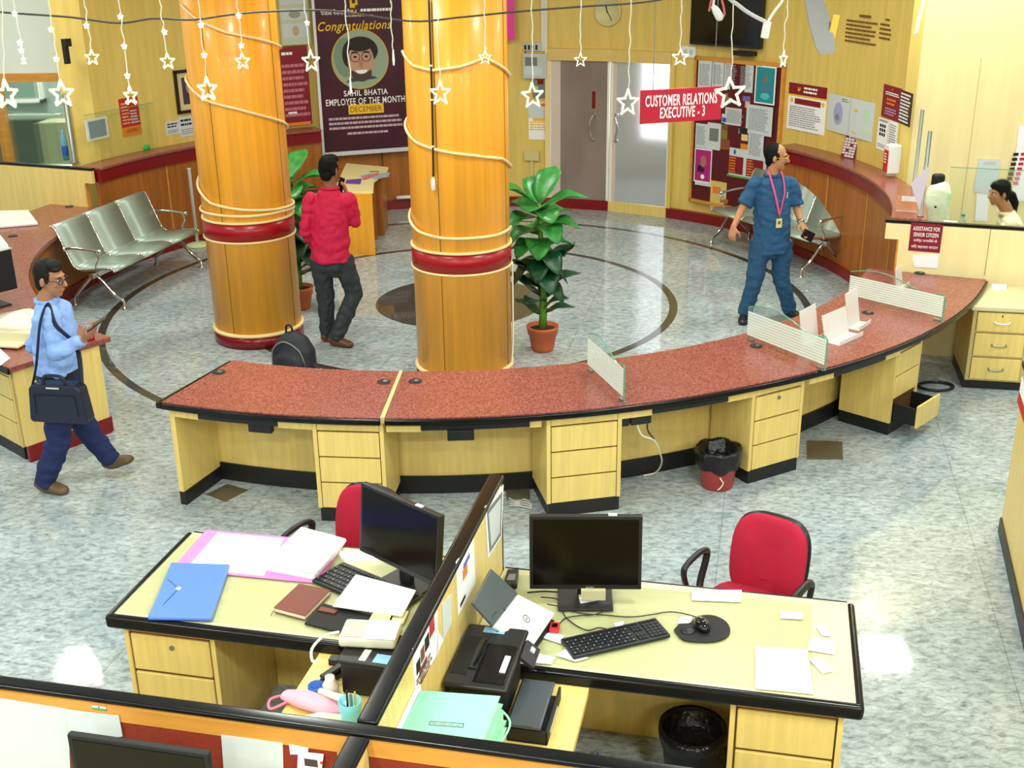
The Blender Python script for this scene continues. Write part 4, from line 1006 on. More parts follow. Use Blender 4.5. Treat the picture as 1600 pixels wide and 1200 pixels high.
# ================================================================ on the floor around the front counter
p = PZ(1120, 758, 0)
t = thing('waste_bin', 'red plastic waste bin with a black liner under the front counter', 'bin', p)
make('bucket', MB().lathe([(.105, 0), (.112, .01), (.14, .27), (.146, .28), (.138, .28), (.12, .10), (.1, .02)], 32), BINRED, t, smooth=True)
lp_ = []
mb = MB(); prof = [(.134, .145), (.150, .17), (.155, .20), (.158, .27), (.150, .295), (.128, .29), (.105, .18), (.085, .07), (.02, .04)]
n = 40
for (r, z) in prof:
    for k in range(n):
        a = 2 * math.pi * k / n; q = 1 + (.035 * math.sin(7 * a) + .025 * math.sin(13 * a + 1)) * (1 if z > .12 else .4)
        mb.v.append(Vector((r * q * math.cos(a), r * q * math.sin(a), z + (.012 * math.sin(5 * a) if z < .16 else .006 * math.sin(6 * a)))))
for i in range(len(prof) - 1):
    for k in range(n): mb.f.append((i * n + k, i * n + (k + 1) % n, (i + 1) * n + (k + 1) % n, (i + 1) * n + k))
make('liner', mb, LINER, t, smooth=True)
pts = [(-.01, -.152, .13), (.0, -.15, .11), (.015, -.145, .085), (.0, -.14, .05), (-.02, -.145, .035)]
make('string', MB().tube(smoothpath(pts), .004), WIREW, t)
for (pts, lab, z) in (([(322, 773), (355, 757), (388, 766), (352, 784)], 'brass floor plate in the leftmost knee space of the front counter', .004), ([(1261, 690), (1316, 692), (1317, 718), (1262, 718)], 'large metal floor plate right of the lock pedestal', .012), ([(790, 762), (826, 758), (828, 780), (792, 781)], 'metal floor plate in the knee space behind the partition end', .006)):
    flat('floor_plate', lab, 'floor plate', pts, .001, z, FLOORBOX)
mb = MB()
for k in range(4):
    mb.tube(smoothpath([PZ(795, 778 + 4 * k, .01), PZ(808, 784 + 2 * k, .02), PZ(820, 780 + 4 * k, .012), PZ(831, 789 + 2 * k, .01)]), .005)
solo('cable_tangle', mb, LGREY, 'pale tangle of cables on the floor plate behind the partition end', 'cables', smooth=True)
p = PZ(1462, 606, 0)
solo('coiled_cable', MB().tube(smoothpath([p + Vector((.14 * math.cos(k), .10 * math.sin(k), .012 + .001 * k)) for k in [i * .5 for i in range(16)]]), .012), BLACKP, 'black cable coiled on the floor left of the small right cabinet', 'cable', smooth=True)
# backpack behind the counter
p = PZ(462, 588, 0)
t = thing('backpack', 'black backpack sitting on the floor at the foot of the left column', 'bag', p, R_(-20))
mb = MB(); mb.limb([(0, 0, .02), (0, 0, .10), (0, .01, .24), (-.02, .02, .34), (-.03, .02, .40)], [(.20, .13), (.21, .14), (.20, .13), (.15, .10), (.05, .04)], (1, 0, 0)); mb.ball((.0, -.11, .14), (.15, .05, .11))
blob('body', mb, mat('black nylon', (26, 30, 38), .6, bump=.2, bscale=60), t, .015, 5)
make('handle', MB().tube(smoothpath([(-.07, .02, .385), (-.06, .02, .45), (-.02, .02, .455), (.0, .02, .39)]), .01), BLACKP, t, smooth=True)
make('zip_line', MB().tube(smoothpath([(-.17, -.08, .10), (-.15, -.09, .26), (-.03, -.095, .345), (.11, -.09, .27), (.16, -.08, .10)]), .006), GREYP, t)
make('strap', MB().tube(smoothpath([(.12, .0, .22), (.25, -.02, .10), (.36, -.06, .02), (.5, -.12, .012)]), .018, 8, .25), BLACKM, t)
p = PZ(440, 545, 0)

# ================================================================ things on the left low counter
t = thing('passbook_printer', 'cream desktop printer on the left counter next to the walking man', 'printer', PZ(38, 528, .762), R_(-12))
make('body', MB().box(-.24, -.16, 0, .17, .20, .11), mat('cream plastic', (226, 216, 178), .4), t, bevel=.02)
mb = MB(); mb.limb([(-.22, .02, .11), (0, .02, .125), (.15, .02, .11)], [(.16, .05), (.18, .09), (.15, .05)], (0, 1, 0)); make('cover', mb, mat('glossy cream cover', (240, 232, 206), .18), t, smooth=True)
make('tray', MB().box(-.22, -.26, .01, .12, -.15, .03), mat('cream plastic', (226, 216, 178), .4), t, bevel=.006)
t = thing('desktop_monitor', 'dark monitor at the left edge on the left counter', 'monitor', PZ(8, 478, .762) + Vector((-.10, .0, 0)), R_(-128))
make('screen', MB().box(-.23, -.02, .10, .23, .02, .44), BLACKP, t, bevel=.006); make('neck', MB().box(-.03, .0, 0, .03, .03, .14), BLACKP, t); make('foot', MB().box(-.11, -.08, 0, .11, .10, .012), BLACKP, t)
make('pale_rim', MB().box(-.235, -.022, .438, .235, .022, .448), LGREY, t)
flat('white_tray', 'white paper tray on the left counter below the yellow partition', 'tray', [(0, 333), (45, 332), (60, 352), (0, 357)], .762, .03, WHITE, bevel=.008)
flat('paper_sheet', 'paper sheet on the left counter at the very edge', 'paper', [(0, 372), (14, 390), (16, 412), (0, 414)], .762, .05, PAPERB)
flat('blue_bag', 'small blue packet by the papers on the left counter', 'packet', [(0, 408), (9, 406), (10, 415), (0, 419)], .80, .03, BLUEI)
flat('white_card', 'white sheet on the left counter edge by the drawer pedestal', 'paper', [(0, 545), (16, 560), (0, 572)], .762, .003, PAPER)
solo('red_stamp', MB().lathe([(.03, 0), (.03, .03), (.012, .04), (.012, .07), (.02, .08)], 16), mat('red stamp', (170, 40, 46), .4), 'small red stamp on the end of the left counter by the phone hand', 'stamp', PZ(142, 531, .762), smooth=True)

# ================================================================ small right cabinet
p = PZ(1505, 607, 0); rz = R_(-12)
t = thing('filing_cabinet', 'small pale cabinet of three drawers at the right end of the front counter', 'cabinet', p, rz)
w, D, H = .62, .62, .72
make('body', MB().box(0, .02, .08, w, D, H - .035), LAM, t); make('plinth', MB().box(-.005, .03, 0, w, D, .08), SKIRT, t)
make('top', MB().box(-.02, -.02, H - .035, w + .02, D, H), LAMT, t, bevel=.004)
fr = MB(); fr.box(0, 0, .08, .03, .02, H - .035); fr.box(.42, 0, .08, w, .02, H - .035)
for z in (.08, .285, .495, .675): fr.box(0, .002, z, .43, .02, z + .012)
make('frame', fr, mat('dull olive laminate', (196, 176, 116), .5), t)
for k, (z0, z1) in enumerate(((.096, .28), (.30, .49), (.51, .67))):
    d = make('drawer', MB().box(.034, -.012, z0, .416, .02, z1), LAM, t, bevel=.003)
    zc_ = (z0 + z1) / 2
    make('handle', MB().tube(smoothpath([(.17, -.012, zc_ + .008), (.175, -.035, zc_), (.225, -.042, zc_ - .004), (.275, -.035, zc_), (.28, -.012, zc_ + .008)]), .006), WHITE if k == 2 else STEEL, d, smooth=True)
    if k == 2: make('keyhole', MB().box(.218, -.0135, zc_ + .045, .226, -.0115, zc_ + .065), INKB, d)
flat('paper_slip', 'white folded slip on top of the small right cabinet', 'paper', [(1549, 445), (1573, 446), (1572, 453), (1551, 453)], .7205, .01, PAPER)

# yellow counter side at the right edge
p = PZ(1562, 830, 0); e1 = Vector((.9755, -.2198, 0)); e2 = Vector((.2198, .9755, 0))
t = thing('side_counter', 'tall yellow counter side on black plinth at the right edge', 'counter', p, R_(-16))
make('panel', MB().box(0, -3.0, .10, .9, 0, 1.12), LAM, t); make('plinth', MB().box(-.012, -3.0, 0, .9, .0, .10), SKIRT, t); make('top', MB().box(-.02, -3.0, 1.12, .9, .02, 1.15), BLACKW, t)
lf = thing('red_leaflet', 'red and white leaflet stuck on the counter side at the right edge', 'leaflet', p + e2 * -.55 + Vector((.0, 0, .0)), R_(-16))
p0 = p; nn = Vector((math.cos(R_(164)), math.sin(R_(164)), 0)); ax = Vector((math.cos(R_(74)), math.sin(R_(74)), 0))
def side(x, y):
    v = PP(x, y, p0, nn); return (v - p0).dot(ax), v.z
bpy.data.objects.remove(lf)
lf = thing('red_leaflet', 'red and white leaflet stuck on the counter side at the right edge', 'leaflet', p0, R_(74))
q = [side(1592, 622), side(1606, 585), side(1606, 700), side(1590, 668)]
us = [a for a, b in q]; vs_ = [b for a, b in q]
make('sheet', MB().box(min(us) - .25, .002, min(vs_) + .12, max(us), .006, max(vs_) - .1), mat('red leaflet', (196, 36, 40), .5), lf)
make('printed_block', MB().box(min(us) - .25, .006, min(vs_) + .2, max(us) - .03, .0075, min(vs_) + .3), PAPER, lf)

# ================================================================ red office chairs
def chair(loc, rz, label):
    t = thing('office_chair', label, 'chair', loc, R_(rz), 'crimson office chairs')
    mb = MB(); P = []
    for k in range(40):
        a = 2 * math.pi * k / 40; cx_, sz = math.cos(a), math.sin(a)
        x = .226 * math.copysign(abs(cx_) ** .55, cx_); z = .245 * math.copysign(abs(sz) ** .55, sz)
        x *= .93 * (1 - .10 * (z / .245) ** 2 * (1 if z < 0 else .3))
        P.append((x, .80 + z))
    pad = MB()
    for (y, s) in ((.0, .86), (-.02, .96), (-.04, .97), (-.055, .93), (-.062, .82), (-.066, .4)):
        pad.v += [Vector((x * s, y + .10 * (x / .2) ** 2 * -.3 + .02 * (z - .8) ** 2 * 4, .80 + (z - .80) * s)) for x, z in P]
    n = len(P)
    for i in range(5):
        for k in range(n): pad.f.append((i * n + k, i * n + (k + 1) % n, (i + 1) * n + (k + 1) % n, (i + 1) * n + k))
    pad.f.append(tuple(range(n - 1, -1, -1))); pad.f.append(tuple(range(5 * n, 6 * n)))
    T = Matrix.Translation((0, .25, 0)) @ Matrix.Rotation(R_(-8), 4, 'X')
    T = Matrix.Translation((0, .25, .375)) @ Matrix.Rotation(R_(-9), 4, 'X') @ Matrix.Translation((0, 0, -.60))
    make('backrest', pad.xf(T), REDF, t, smooth=True)
    sh = MB()
    for (y, s) in ((-.006, 1.0), (.02, .98), (.035, .80)): sh.v += [Vector((x * s, y - .03 * (x / .2) ** 2, .80 + (z - .80) * s)) for x, z in P]
    for i in range(2):
        for k in range(n): sh.f.append((i * n + k, i * n + (k + 1) % n, (i + 1) * n + (k + 1) % n, (i + 1) * n + k))
    sh.f.append(tuple(range(n - 1, -1, -1))); sh.f.append(tuple(range(2 * n, 3 * n)))
    make('back_shell', sh.xf(T), BLACKP, t, smooth=True)
    make('back_bar', MB().tube(smoothpath([(0, .27, .54), (0, .29, .46), (0, .24, .38), (0, .05, .36)]), .025, 8), BLACKP, t, smooth=True)
    st = MB(); st.v = []
    sp = [(.24 * math.copysign(abs(math.cos(2 * math.pi * k / 36)) ** .6, math.cos(2 * math.pi * k / 36)), .23 * math.copysign(abs(math.sin(2 * math.pi * k / 36)) ** .6, math.sin(2 * math.pi * k / 36))) for k in range(36)]
    for (z, s) in ((.36, .9), (.38, 1.0), (.41, 1.0), (.43, .93), (.435, .6)): st.v += [Vector((x * s, y * s, z)) for x, y in sp]
    for i in range(4):
        for k in range(36): st.f.append((i * 36 + k, i * 36 + (k + 1) % 36, (i + 1) * 36 + (k + 1) % 36, (i + 1) * 36 + k))
    st.f.append(tuple(range(35, -1, -1))); st.f.append(tuple(range(144, 180)))
    make('seat', st, REDF, t, smooth=True)
    for s in (-1, 1):
        x = s * .285
        make('armrest', MB().tube(smoothpath([(x - s * .06, -.02, .37), (x, -.06, .40), (x, -.12, .52), (x, -.15, .60), (x, -.12, .635), (x, .02, .64), (x, .10, .61), (x, .09, .55), (x, .04, .43), (x - s * .06, .0, .37)], 5), [.021] * 46, 8, .75), BLACKP, t, smooth=True)
    make('gas_column', MB().lathe([(.03, .1), (.03, .26), (.05, .32), (.12, .36)], 16), BLACKP, t, smooth=True)
    for k in range(5):
        a = 2 * math.pi * k / 5 + .3; c_x, s_y = math.cos(a), math.sin(a)
        make('leg', MB().tube([(0, 0, .11), (.15 * c_x, .15 * s_y, .10), (.29 * c_x, .29 * s_y, .065)], [.03, .025, .018], 8), BLACKP, t, smooth=True)
        make('caster', MB().ball((.29 * c_x, .29 * s_y, .03), .03), BLACKM, t, smooth=True)
    return t
chair((1.165, 5.04, 0), -36, 'crimson office chair on the right behind the long glass topped desk')
chair((-.91, 5.43, 0), -30, 'crimson office chair on the left behind the tilted dark monitor')

# ================================================================ the work desks and their partitions
O = Vector((-.50, 3.13, 0)); PHI = -math.atan2(.2198, .9755)
def F(u, v, z=0.0): return O + e1 * u + e2 * v + Vector((0, 0, z))
def UV(p): d = p - O; return d.dot(e1), d.dot(e2)
PZP = 1.25; UP_ = .02; VC = -.055
PT = PZP - .018
t = thing('desk_partition', 'black capped partition running between the two work desks', 'partition', F(UP_, VC), PHI)
make('panel', MB().box(-.024, .03, 0, .024, 1.875, PT), LAM, t); make('panel_end', MB().box(-.027, 1.875, 0, .027, 1.888, PT), BLACKW, t)
make('panel_front', MB().box(-.024, -1.9, 0, .024, -.03, PT), LAM, t)
make('cap', MB().box(-.037, .036, PT - .006, .037, 1.892, PZP), BLACKW, t, bevel=.012, seg=3); make('cap', MB().box(-.037, -1.9, PT - .006, .037, -.036, PZP), BLACKW, t, bevel=.012, seg=3)
t = thing('cross_partition', 'long black capped partition crossing the bottom of the picture', 'partition', F(UP_, VC), PHI)
make('panel', MB().box(-3.2, -.024, 0, 2.6, .024, PT), LAM, t)
make('cap', MB().box(-3.2, -.029, PT - .006, 2.6, .029, PZP + .001), BLACKW, t, bevel=.012, seg=3)
for (u0, u1) in ((-3.2, -.026), (.026, 2.6)):
    make('wood_rail', MB().box(u0, -.034, PT - .062, u1, -.024, PT - .004), ORGW, t)
    make('felt_board', MB().box(u0, -.030, .84, u1 - (.06 if u1 < 0 else 0), -.024, PT - .062), RUSTRED, t)
    make('lower_rail', MB().box(u0, -.034, .74, u1, -.024, .84), ORGW, t)
nF = -e2
def onF(x, y, v=-.087):
    p = PP(x, y, F(0, v), e2); return UV(p)[0], p.z
def fsheet(nm, lab, cat, pts, M, v=-.087, th=.003):
    q = [onF(x, y, v) for x, y in pts]; t = thing(nm, lab, cat, F(0, v), PHI); make('sheet', MB().plate(q, -th, 0), M, t); return t, q
fsheet('pinned_paper', 'large white paper pinned at the far left of the foreground felt', 'paper', [(-30, 1085), (106, 1107), (112, 1240), (-30, 1220)], PAPERB)
fsheet('pinned_paper', 'pale paper pinned behind the foreground monitor', 'paper', [(104, 1108), (186, 1118), (192, 1150), (110, 1160)], PAPERB, -.092)
fsheet('pinned_paper', 'white paper pinned right of the foreground monitor', 'paper', [(346, 1147), (442, 1160), (444, 1230), (352, 1230)], PAPERB)
fsheet('pinned_paper', 'small white paper high on the felt left of the partition crossing', 'paper', [(452, 1162), (482, 1168), (481, 1178), (454, 1178)], PAPER)
t, q = fsheet('pinned_card', 'printed white card pinned beside the partition crossing', 'card', [(466, 1174), (506, 1178), (500, 1230), (464, 1225)], PAPER, -.092)
fx0, fz0 = q[0]; make('printed_block', MB().box(fx0 + .02, -.0045, fz0 - .05, fx0 + .065, -.003, fz0 - .022), mat('dark grey label print', (70, 60, 64), .6), t); make('printed_dot', MB().box(fx0 + .075, -.0045, fz0 - .035, fx0 + .085, -.003, fz0 - .025), REDSIGN, t)
t = thing('flag_sticker', 'small tricolour flag sticker on the foreground wood rail', 'sticker', F(0, -.0905), PHI)
a0, b0 = onF(143, 1098, -.0905); a1, b1 = onF(167, 1112, -.0905); hh = (b0 - b1) / 3 * .9
for k, M in enumerate((ORANGE, PAPER, GREENI)): make('stripe', MB().box(a0, -.0015, b0 - hh * (k + 1), a1, 0, b0 - hh * k), M, t)
make('wheel', MB().plate([((a0 + a1) / 2 + hh * .4 * math.cos(k), b0 - hh * 1.5 + hh * .4 * math.sin(k)) for k in [i * .63 for i in range(10)]], -.0022, -.0015), BLUEI, t)
# foreground desk and monitor under that felt
t = thing('front_desk', 'desk below the foreground felt carrying the black monitor', 'desk', F(-1.6, -.56), PHI)
make('top', MB().box(-1.2, -.45, .69, 1.54, .45, .72), LAMT, t); make('side_panel', MB().box(-1.2, -.4, 0, -1.17, .44, .69).box(1.50, -.4, 0, 1.53, .44, .69), LAM, t)
VM = -.26
qs = []
for (x, y) in ((110, 1130), (333, 1178)):
    p = PP(x, y, F(0, VM), e2); qs.append((UV(p)[0], p.z))
(um0, zm0), (um1, zm1) = qs; wm = um1 - um0; zt = (zm0 + zm1) / 2
t = thing('desktop_monitor', 'black monitor top at the bottom left edge of the picture', 'monitor', F((um0 + um1) / 2, VM, .72), PHI)
hm = zt - .72
make('screen', MB().box(-wm / 2, -.03, hm - .34, wm / 2, -.005, hm), BLACKM, t, bevel=.006); make('panel', MB().box(-wm / 2 + .018, -.032, hm - .32, wm / 2 - .018, -.029, hm - .016), SCREEN, t)
make('neck', MB().box(-.03, -.006, .01, .03, .03, hm - .1), BLACKM, t); make('foot', MB().box(-.12, -.09, 0, .12, .09, .014), BLACKM, t)

def attach(o, t):
    for k in ('label', 'category'):
        if k in o: del o[k]
    M = Matrix.Translation(t.location) @ t.rotation_euler.to_matrix().to_4x4(); o.parent = t; o.matrix_parent_inverse = M.inverted(); return o
def work_desk(u0, u1, v0, v1, pu, label, glass, inner):
    c = F((u0 + u1) / 2, v0); t = thing('work_desk', label, 'desk', c, PHI); w = (u1 - u0) / 2; D = v1 - v0
    make('top', MB().box(-w, 0, .708, w, D, .75), LAMT, t)
    n = MB(); n.box(-w - .03 * (pu < 0), -.04, .692, w + .03 * (pu > 0), .003, .757)
    s = -1 if pu < 0 else 1
    n.box(s * w - .003 if s > 0 else -w - .032, -.035, .703, s * w + .032 if s > 0 else -w + .003, D, .757)
    make('black_nosing', n, BLACKW, t, bevel=.018, seg=3)
    make('far_nosing', MB().box(-w, D, .705, w, D + .012, .752), BLACKW, t, bevel=.004)
    make('glass_sheet', MB().box(-w + glass[0], .02, .751, w - glass[1], D - .05, .757), mat('desk glass', (214, 238, 196), .03, trans=1.0, ior=1.2, alpha=.22), t)
    p0 = pu - (u0 + u1) / 2; h = .225
    make('carcass', MB().box(p0 - h + .02, .04, .08, p0 + h - .02, D - .18, .70), LAMD, t)
    for sx in (-1, 1): make('side_panel', MB().box(p0 + sx * h - (.022 if sx > 0 else 0), .03, 0, p0 + sx * h + (.022 if sx < 0 else 0), D - .17, .706), LAM, t)
    make('fascia', MB().box(p0 - h + .026, .032, .645, p0 + h - .026, .05, .703), ORGW, t)
    for k, (z0, z1) in enumerate(((.06, .22), (.235, .425), (.44, .632))):
        d = make('drawer', MB().box(p0 - h + .03, .028, z0, p0 + h - .03, .05, z1), LAM, t, bevel=.006)
        if k == 2 and pu < 0: make('lock', MB().lathe([(.012, 0), (.012, .006), (.005, .007)], 14).xf(Matrix.Translation((p0 + .01, .027, z1 - .05)) @ X90), STEEL, d)
    make('modesty_board', MB().box(-w + .02, D - .16, .0, w - .02, D - .14, .706), LAM, t)
    ie = -s
    make('inner_side', MB().box(ie * w - (.02 if ie > 0 else 0), .05, 0, ie * w + (.02 if ie < 0 else 0), D - .1, .706), BRNW, t)
    return t
work_desk(-1.60, -.010, 1.10, 1.875, -1.36, 'left work desk with the blue folder and the leaning paper stack', (.0, .12), 1)
work_desk(.050, 1.645, 1.085, 1.835, 1.385, 'right work desk with the black keyboard under a glass sheet', (.06, .16), -1)
def side_table(u0, u1, v0, v1, label):
    t = thing('side_table', label, 'table', F((u0 + u1) / 2, v0), PHI); w = (u1 - u0) / 2; D = v1 - v0
    make('top', MB().box(-w, 0, .665, w, D, .70), LAM, t)
    s = 1 if u0 > 0 else -1
    make('side_panel', MB().box(s * w - (.03 if s > 0 else 0) - s * .05, .0, 0, s * w + (.03 if s < 0 else 0) - s * .05, .03, .665), BRNW, t)
    make('rail', MB().box(s * w - s * .06 - .012, .03, .56, s * w - s * .06 + .012, D, .665), ORGW, t)
side_table(-.60, -.010, .02, 1.06, 'yellow side table left of the partition with pens and a black box')
side_table(.050, .585, .02, 1.045, 'yellow side table right of the partition under the black printer')
ZD = .7575
def dflat(name, label, cat, pts, th, M, z=ZD, group=None, bevel=0): return flat(name, label, cat, pts, z, th, M, group, bevel)

# ---- left desk
dflat('pink_folder', 'open pink folder under the papers on the left desk', 'folder', [(322, 829), (540, 848), (497, 912), (268, 890)], .004, PINK)
dflat('document_sheet', 'framed white document lying left of the paper stack', 'paper', [(340, 833), (444, 842), (412, 900), (292, 888)], .002, PAPER, ZD + .0045)
p = PZ(468, 905, ZD)
q = [PZ(x, y, ZD) for x, y in ((462, 843), (531, 862), (489, 908), (411, 893))]; c0 = sum(q, Vector()) / 4
t = thing('paper_stack', 'thick stack of white paper leaning open on the pink folder', 'paper stack', (c0.x, c0.y, ZD + .005))
for k in range(9):
    o_ = .004 * math.sin(k * 2.1); mb = MB().prism([(v.x - c0.x + o_ + .0045 * k, v.y - c0.y + .003 * math.cos(k * 1.7) + .001 * k) for v in q], .007 * k, .007 * k + .0062)
    make('sheaf', mb, PAPER if k % 3 else PAPERB, t)
t = dflat('button_folder', 'translucent blue button folder on the front corner of the left desk', 'folder', [(268, 884), (360, 887), (331, 972), (231, 970)], .022, BLUEF, bevel=.008)
c0 = t.location; q = PZ(279, 920, ZD + .022) - c0
make('button', MB().lathe([(.012, 0), (.012, .004), (.004, .006)], 16, (q.x, q.y, .022)), WHITE, t)
a_, b_ = PZ(255, 945, ZD + .022) - c0, PZ(262, 905, ZD + .022) - c0
make('elastic', MB().tube([(a_.x, a_.y, .0235), (q.x, q.y, .0245), (b_.x, b_.y, .0235)], .0016, 6), BLUEI, t)
q = [PZ(x, y, ZD) for x, y in ((468, 919), (517, 929), (477, 970), (428, 957))]; c0 = sum(q, Vector()) / 4
t = thing('diary', 'brown leather diary on the left desk', 'book', (c0.x, c0.y, ZD)); P = [((v.x - c0.x), (v.y - c0.y)) for v in q]
make('pages', MB().prism([(x * .96, y * .96) for x, y in P], .003, .022), mat('page edges', (226, 220, 200), .7), t)
make('cover', MB().prism(P, .022, .026).prism(P, 0, .003), BROWNL, t, bevel=.002)
make('ribbon', MB().tube([(P[3][0], P[3][1], .01), (P[3][0] - .01, P[3][1] - .03, .002)], .002, 5), BROWNL, t)
# keyboards
def keyboard(pts, label, keepx=1.0):
    q = [PZ(x, y, ZD) for x, y in pts]; o_ = q[3]; X = q[2] - q[3]; Y = q[0] - q[3]; w, d = X.length, Y.length; ang = math.atan2(X.y, X.x)
    t = thing('keyboard', label, 'keyboard', o_, ang)
    make('case', MB().box(0, 0, 0, w, d, .018), BLACKP, t, bevel=.006)
    kb = MB(); n = 0
    for r in range(6):
        y = d * (.08 + r * .145) + (.006 if r == 5 else 0)
        for (x0, x1, cnt) in ((.02, .66, 15), (.69, .79, 3), (.81, .98, 4)):
            if r in (2,) and cnt == 3: continue
            for k in range(cnt):
                if r == 0 and cnt == 15 and 4 <= k <= 8:
                    if k == 4: kb.box(w * (x0 + (x1 - x0) * 4 / 15), y, .018, w * (x0 + (x1 - x0) * 9 / 15) - .003, y + d * .115, .023)
                    continue
                a = w * (x0 + (x1 - x0) * k / cnt); kb.box(a, y, .018, a + w * (x1 - x0) / cnt - .003, y + d * (.115 if r < 5 else .07), .023)
    make('key', kb, KEYM, t)
    mk = MB()
    for r in range(5):
        for k in range(15):
            if (k * 7 + r * 3) % 2 == 0: mk.box(w * (.03 + .64 * k / 15), d * (.12 + r * .145), .0232, w * (.03 + .64 * k / 15) + .004, d * (.12 + r * .145) + .004, .0234)
    make('key_legend', mk, LGREY, t)
    return t
keyboard([(541, 884), (676, 944), (614, 966), (487, 911)][0:4], 'black keyboard half under loose papers on the left desk')
KB2 = keyboard([(875, 1003), (1022, 968), (1048, 997), (896, 1032)], 'full black keyboard on the right desk')
dflat('loose_papers', 'loose white papers lying over the left keyboard', 'paper', [(556, 899), (650, 924), (628, 964), (520, 948)], .006, PAPER, ZD + .0235)
dflat('black_sleeve', 'black sleeve with a brown tab under the loose papers', 'sleeve', [(505, 945), (600, 968), (574, 1000), (476, 976)], .008, BLACKM)
dflat('brown_tab', 'small brown leather tab beside the diary', 'tab', [(502, 949), (528, 955), (523, 960), (497, 955)], .006, BROWNL, ZD + .009)
dflat('sticky_notes', 'pale yellow note pad by the partition on the left desk, upper one', 'note pad', [(616, 957), (638, 958), (630, 976), (612, 972)], .012, mat('pale yellow notes', (246, 240, 180), .7), ZD + .001)
dflat('sticky_notes', 'cream note pad by the partition on the left desk, lower one', 'note pad', [(608, 978), (626, 980), (619, 999), (602, 996)], .02, mat('cream notes', (246, 232, 190), .7), ZD + .001)
dflat('yellow_slip', 'pale yellow green slip among the left desk papers', 'paper', [(583, 958), (612, 960), (606, 976), (576, 970)], .002, mat('lime slip', (226, 238, 160), .7), ZD + .0265)
# monitors
def monitor(TL, TR, BL, v_hint, label, yaw, stand=True, card=False, zb=.86, w=None, h=None, glare=False):
    """foot placed on the desk, screen yawed about the post"""
    pass
def make_monitor(base, yaw, w, h, z0, label, tilt=-6):
    t = thing('desktop_monitor', label, 'monitor', base, R_(yaw))
    T = Matrix.Translation((0, -.03, z0)) @ Matrix.Rotation(R_(tilt), 4, 'X')
    make('bezel', MB().box(-w / 2, -.012, 0, w / 2, .022, h).xf(T), BLACKP, t, bevel=.004)
    make('screen_panel', MB().box(-w / 2 + .016, -.014, .024, w / 2 - .016, -.011, h - .016).xf(T), SCREEN, t)
    make('webcam_clip', MB().box(.10, -.008, h, .14, .012, h + .006).xf(T), LGREY, t)
    make('neck', MB().box(-.035, .0, .012, .035, .035, z0 + .14), BLACKP, t, bevel=.006)
    make('foot', MB().box(-.125, -.11, 0, .125, .10, .012), BLACKP, t, bevel=.004)
    return t, T
def plane_dims(TL, TR, BL, base, yaw, off=-.042):
    n = Vector((math.sin(R_(yaw)), -math.cos(R_(yaw)), 0)); ax = Vector((math.cos(R_(yaw)), math.sin(R_(yaw)), 0)); p0 = base - n * off * 0 + n * .042
    r = [PP(x, y, p0, n) for x, y in (TL, TR, BL)]
    return [((v - base).dot(ax), v.z - base.z) for v in r]
b1 = PZ(914, 935, ZD)
d = plane_dims((822, 822), (1003, 795), (828, 921), b1, -2)
w = d[1][0] - d[0][0]; h = (d[0][1] - d[2][1] + .03)
t, T = make_monitor(b1, -2, w * .99, h, d[2][1], 'black upright monitor with dark screen on the right desk')
text('maker_mark', 'acer', LGREY, t, .02, -.0445, d[2][1] + .012, h=.010)
make('card_on_bezel', MB().box(-.02, -.075, d[2][1] - .035, .09, -.05, d[2][1] + .012), mat('clear yellowish card', (210, 200, 160), .2, alpha=.8), t)
b2 = PZ(632, 915, ZD)
YW = -42
d = plane_dims((561, 767), (685, 820), (556, 858), b2, YW)
w = d[1][0] - d[0][0]; h = (d[0][1] - d[2][1])
make_monitor(b2, YW, w, h + .02, d[2][1], 'black monitor turned away on the left desk in front of the left red chair')
dflat('white_token_box', 'small white box on the foot of the upright monitor', 'box', [(904, 934), (934, 929), (936, 938), (907, 943)], .016, PAPER, ZD + .0125)
# ---- small things on the left side table (z .70)
ZS = .70
def sflat(name, label, cat, pts, th, M, z=ZS, bevel=0): return flat(name, label, cat, pts, z, th, M, None, bevel)
u, v = UV(PZ(560, 1085, ZS))
t = thing('black_box', 'black open box by the partition on the left side table', 'box', F(-.26, .92, ZS), PHI - R_(2))
make('case', MB().box(-.14, -.12, 0, .17, .09, .15), BLACKP, t, bevel=.012)
make('lid', MB().box(-.15, -.13, .15, .18, .10, .172), BLACKP, t, bevel=.008)
make('blue_sticker', MB().box(.0, -.115, .1725, .13, -.055, .1735), mat('pale blue sticker', (140, 190, 230), .5), t)
make('white_sticker', MB().box(-.06, -.115, .1725, -.03, -.035, .1735), LGREY, t)
t = thing('receipt_printer', 'small white receipt printer with paper on the black box', 'printer', F(-.32, .935, ZS + .1735), PHI + R_(6))
make('body', MB().box(-.12, -.05, 0, .12, .10, .05), mat('ivory plastic', (220, 218, 206), .4), t, bevel=.015)
make('paper', MB().box(.0, -.05, .051, .12, .09, .054), PAPER, t); make('leaflet', MB().box(-.11, -.04, .051, -.02, .08, .053), mat('pale red print', (226, 190, 170), .6), t)
make('cord', MB().tube(smoothpath([(-.13, .02, .03), (-.19, .0, .02), (-.22, -.08, .01), (-.20, -.15, .0), (-.17, -.17, .02)]), .006), WHITE, t, smooth=True)
t = thing('pen_cup', 'cyan pen cup at the partition crossing on the left side table', 'cup', F(-.30, .63, ZS))
make('cup', MB().lathe([(.032, 0), (.034, .005), (.046, .11), (.042, .11), (.03, .01)], 20), CYANP, t, smooth=True)
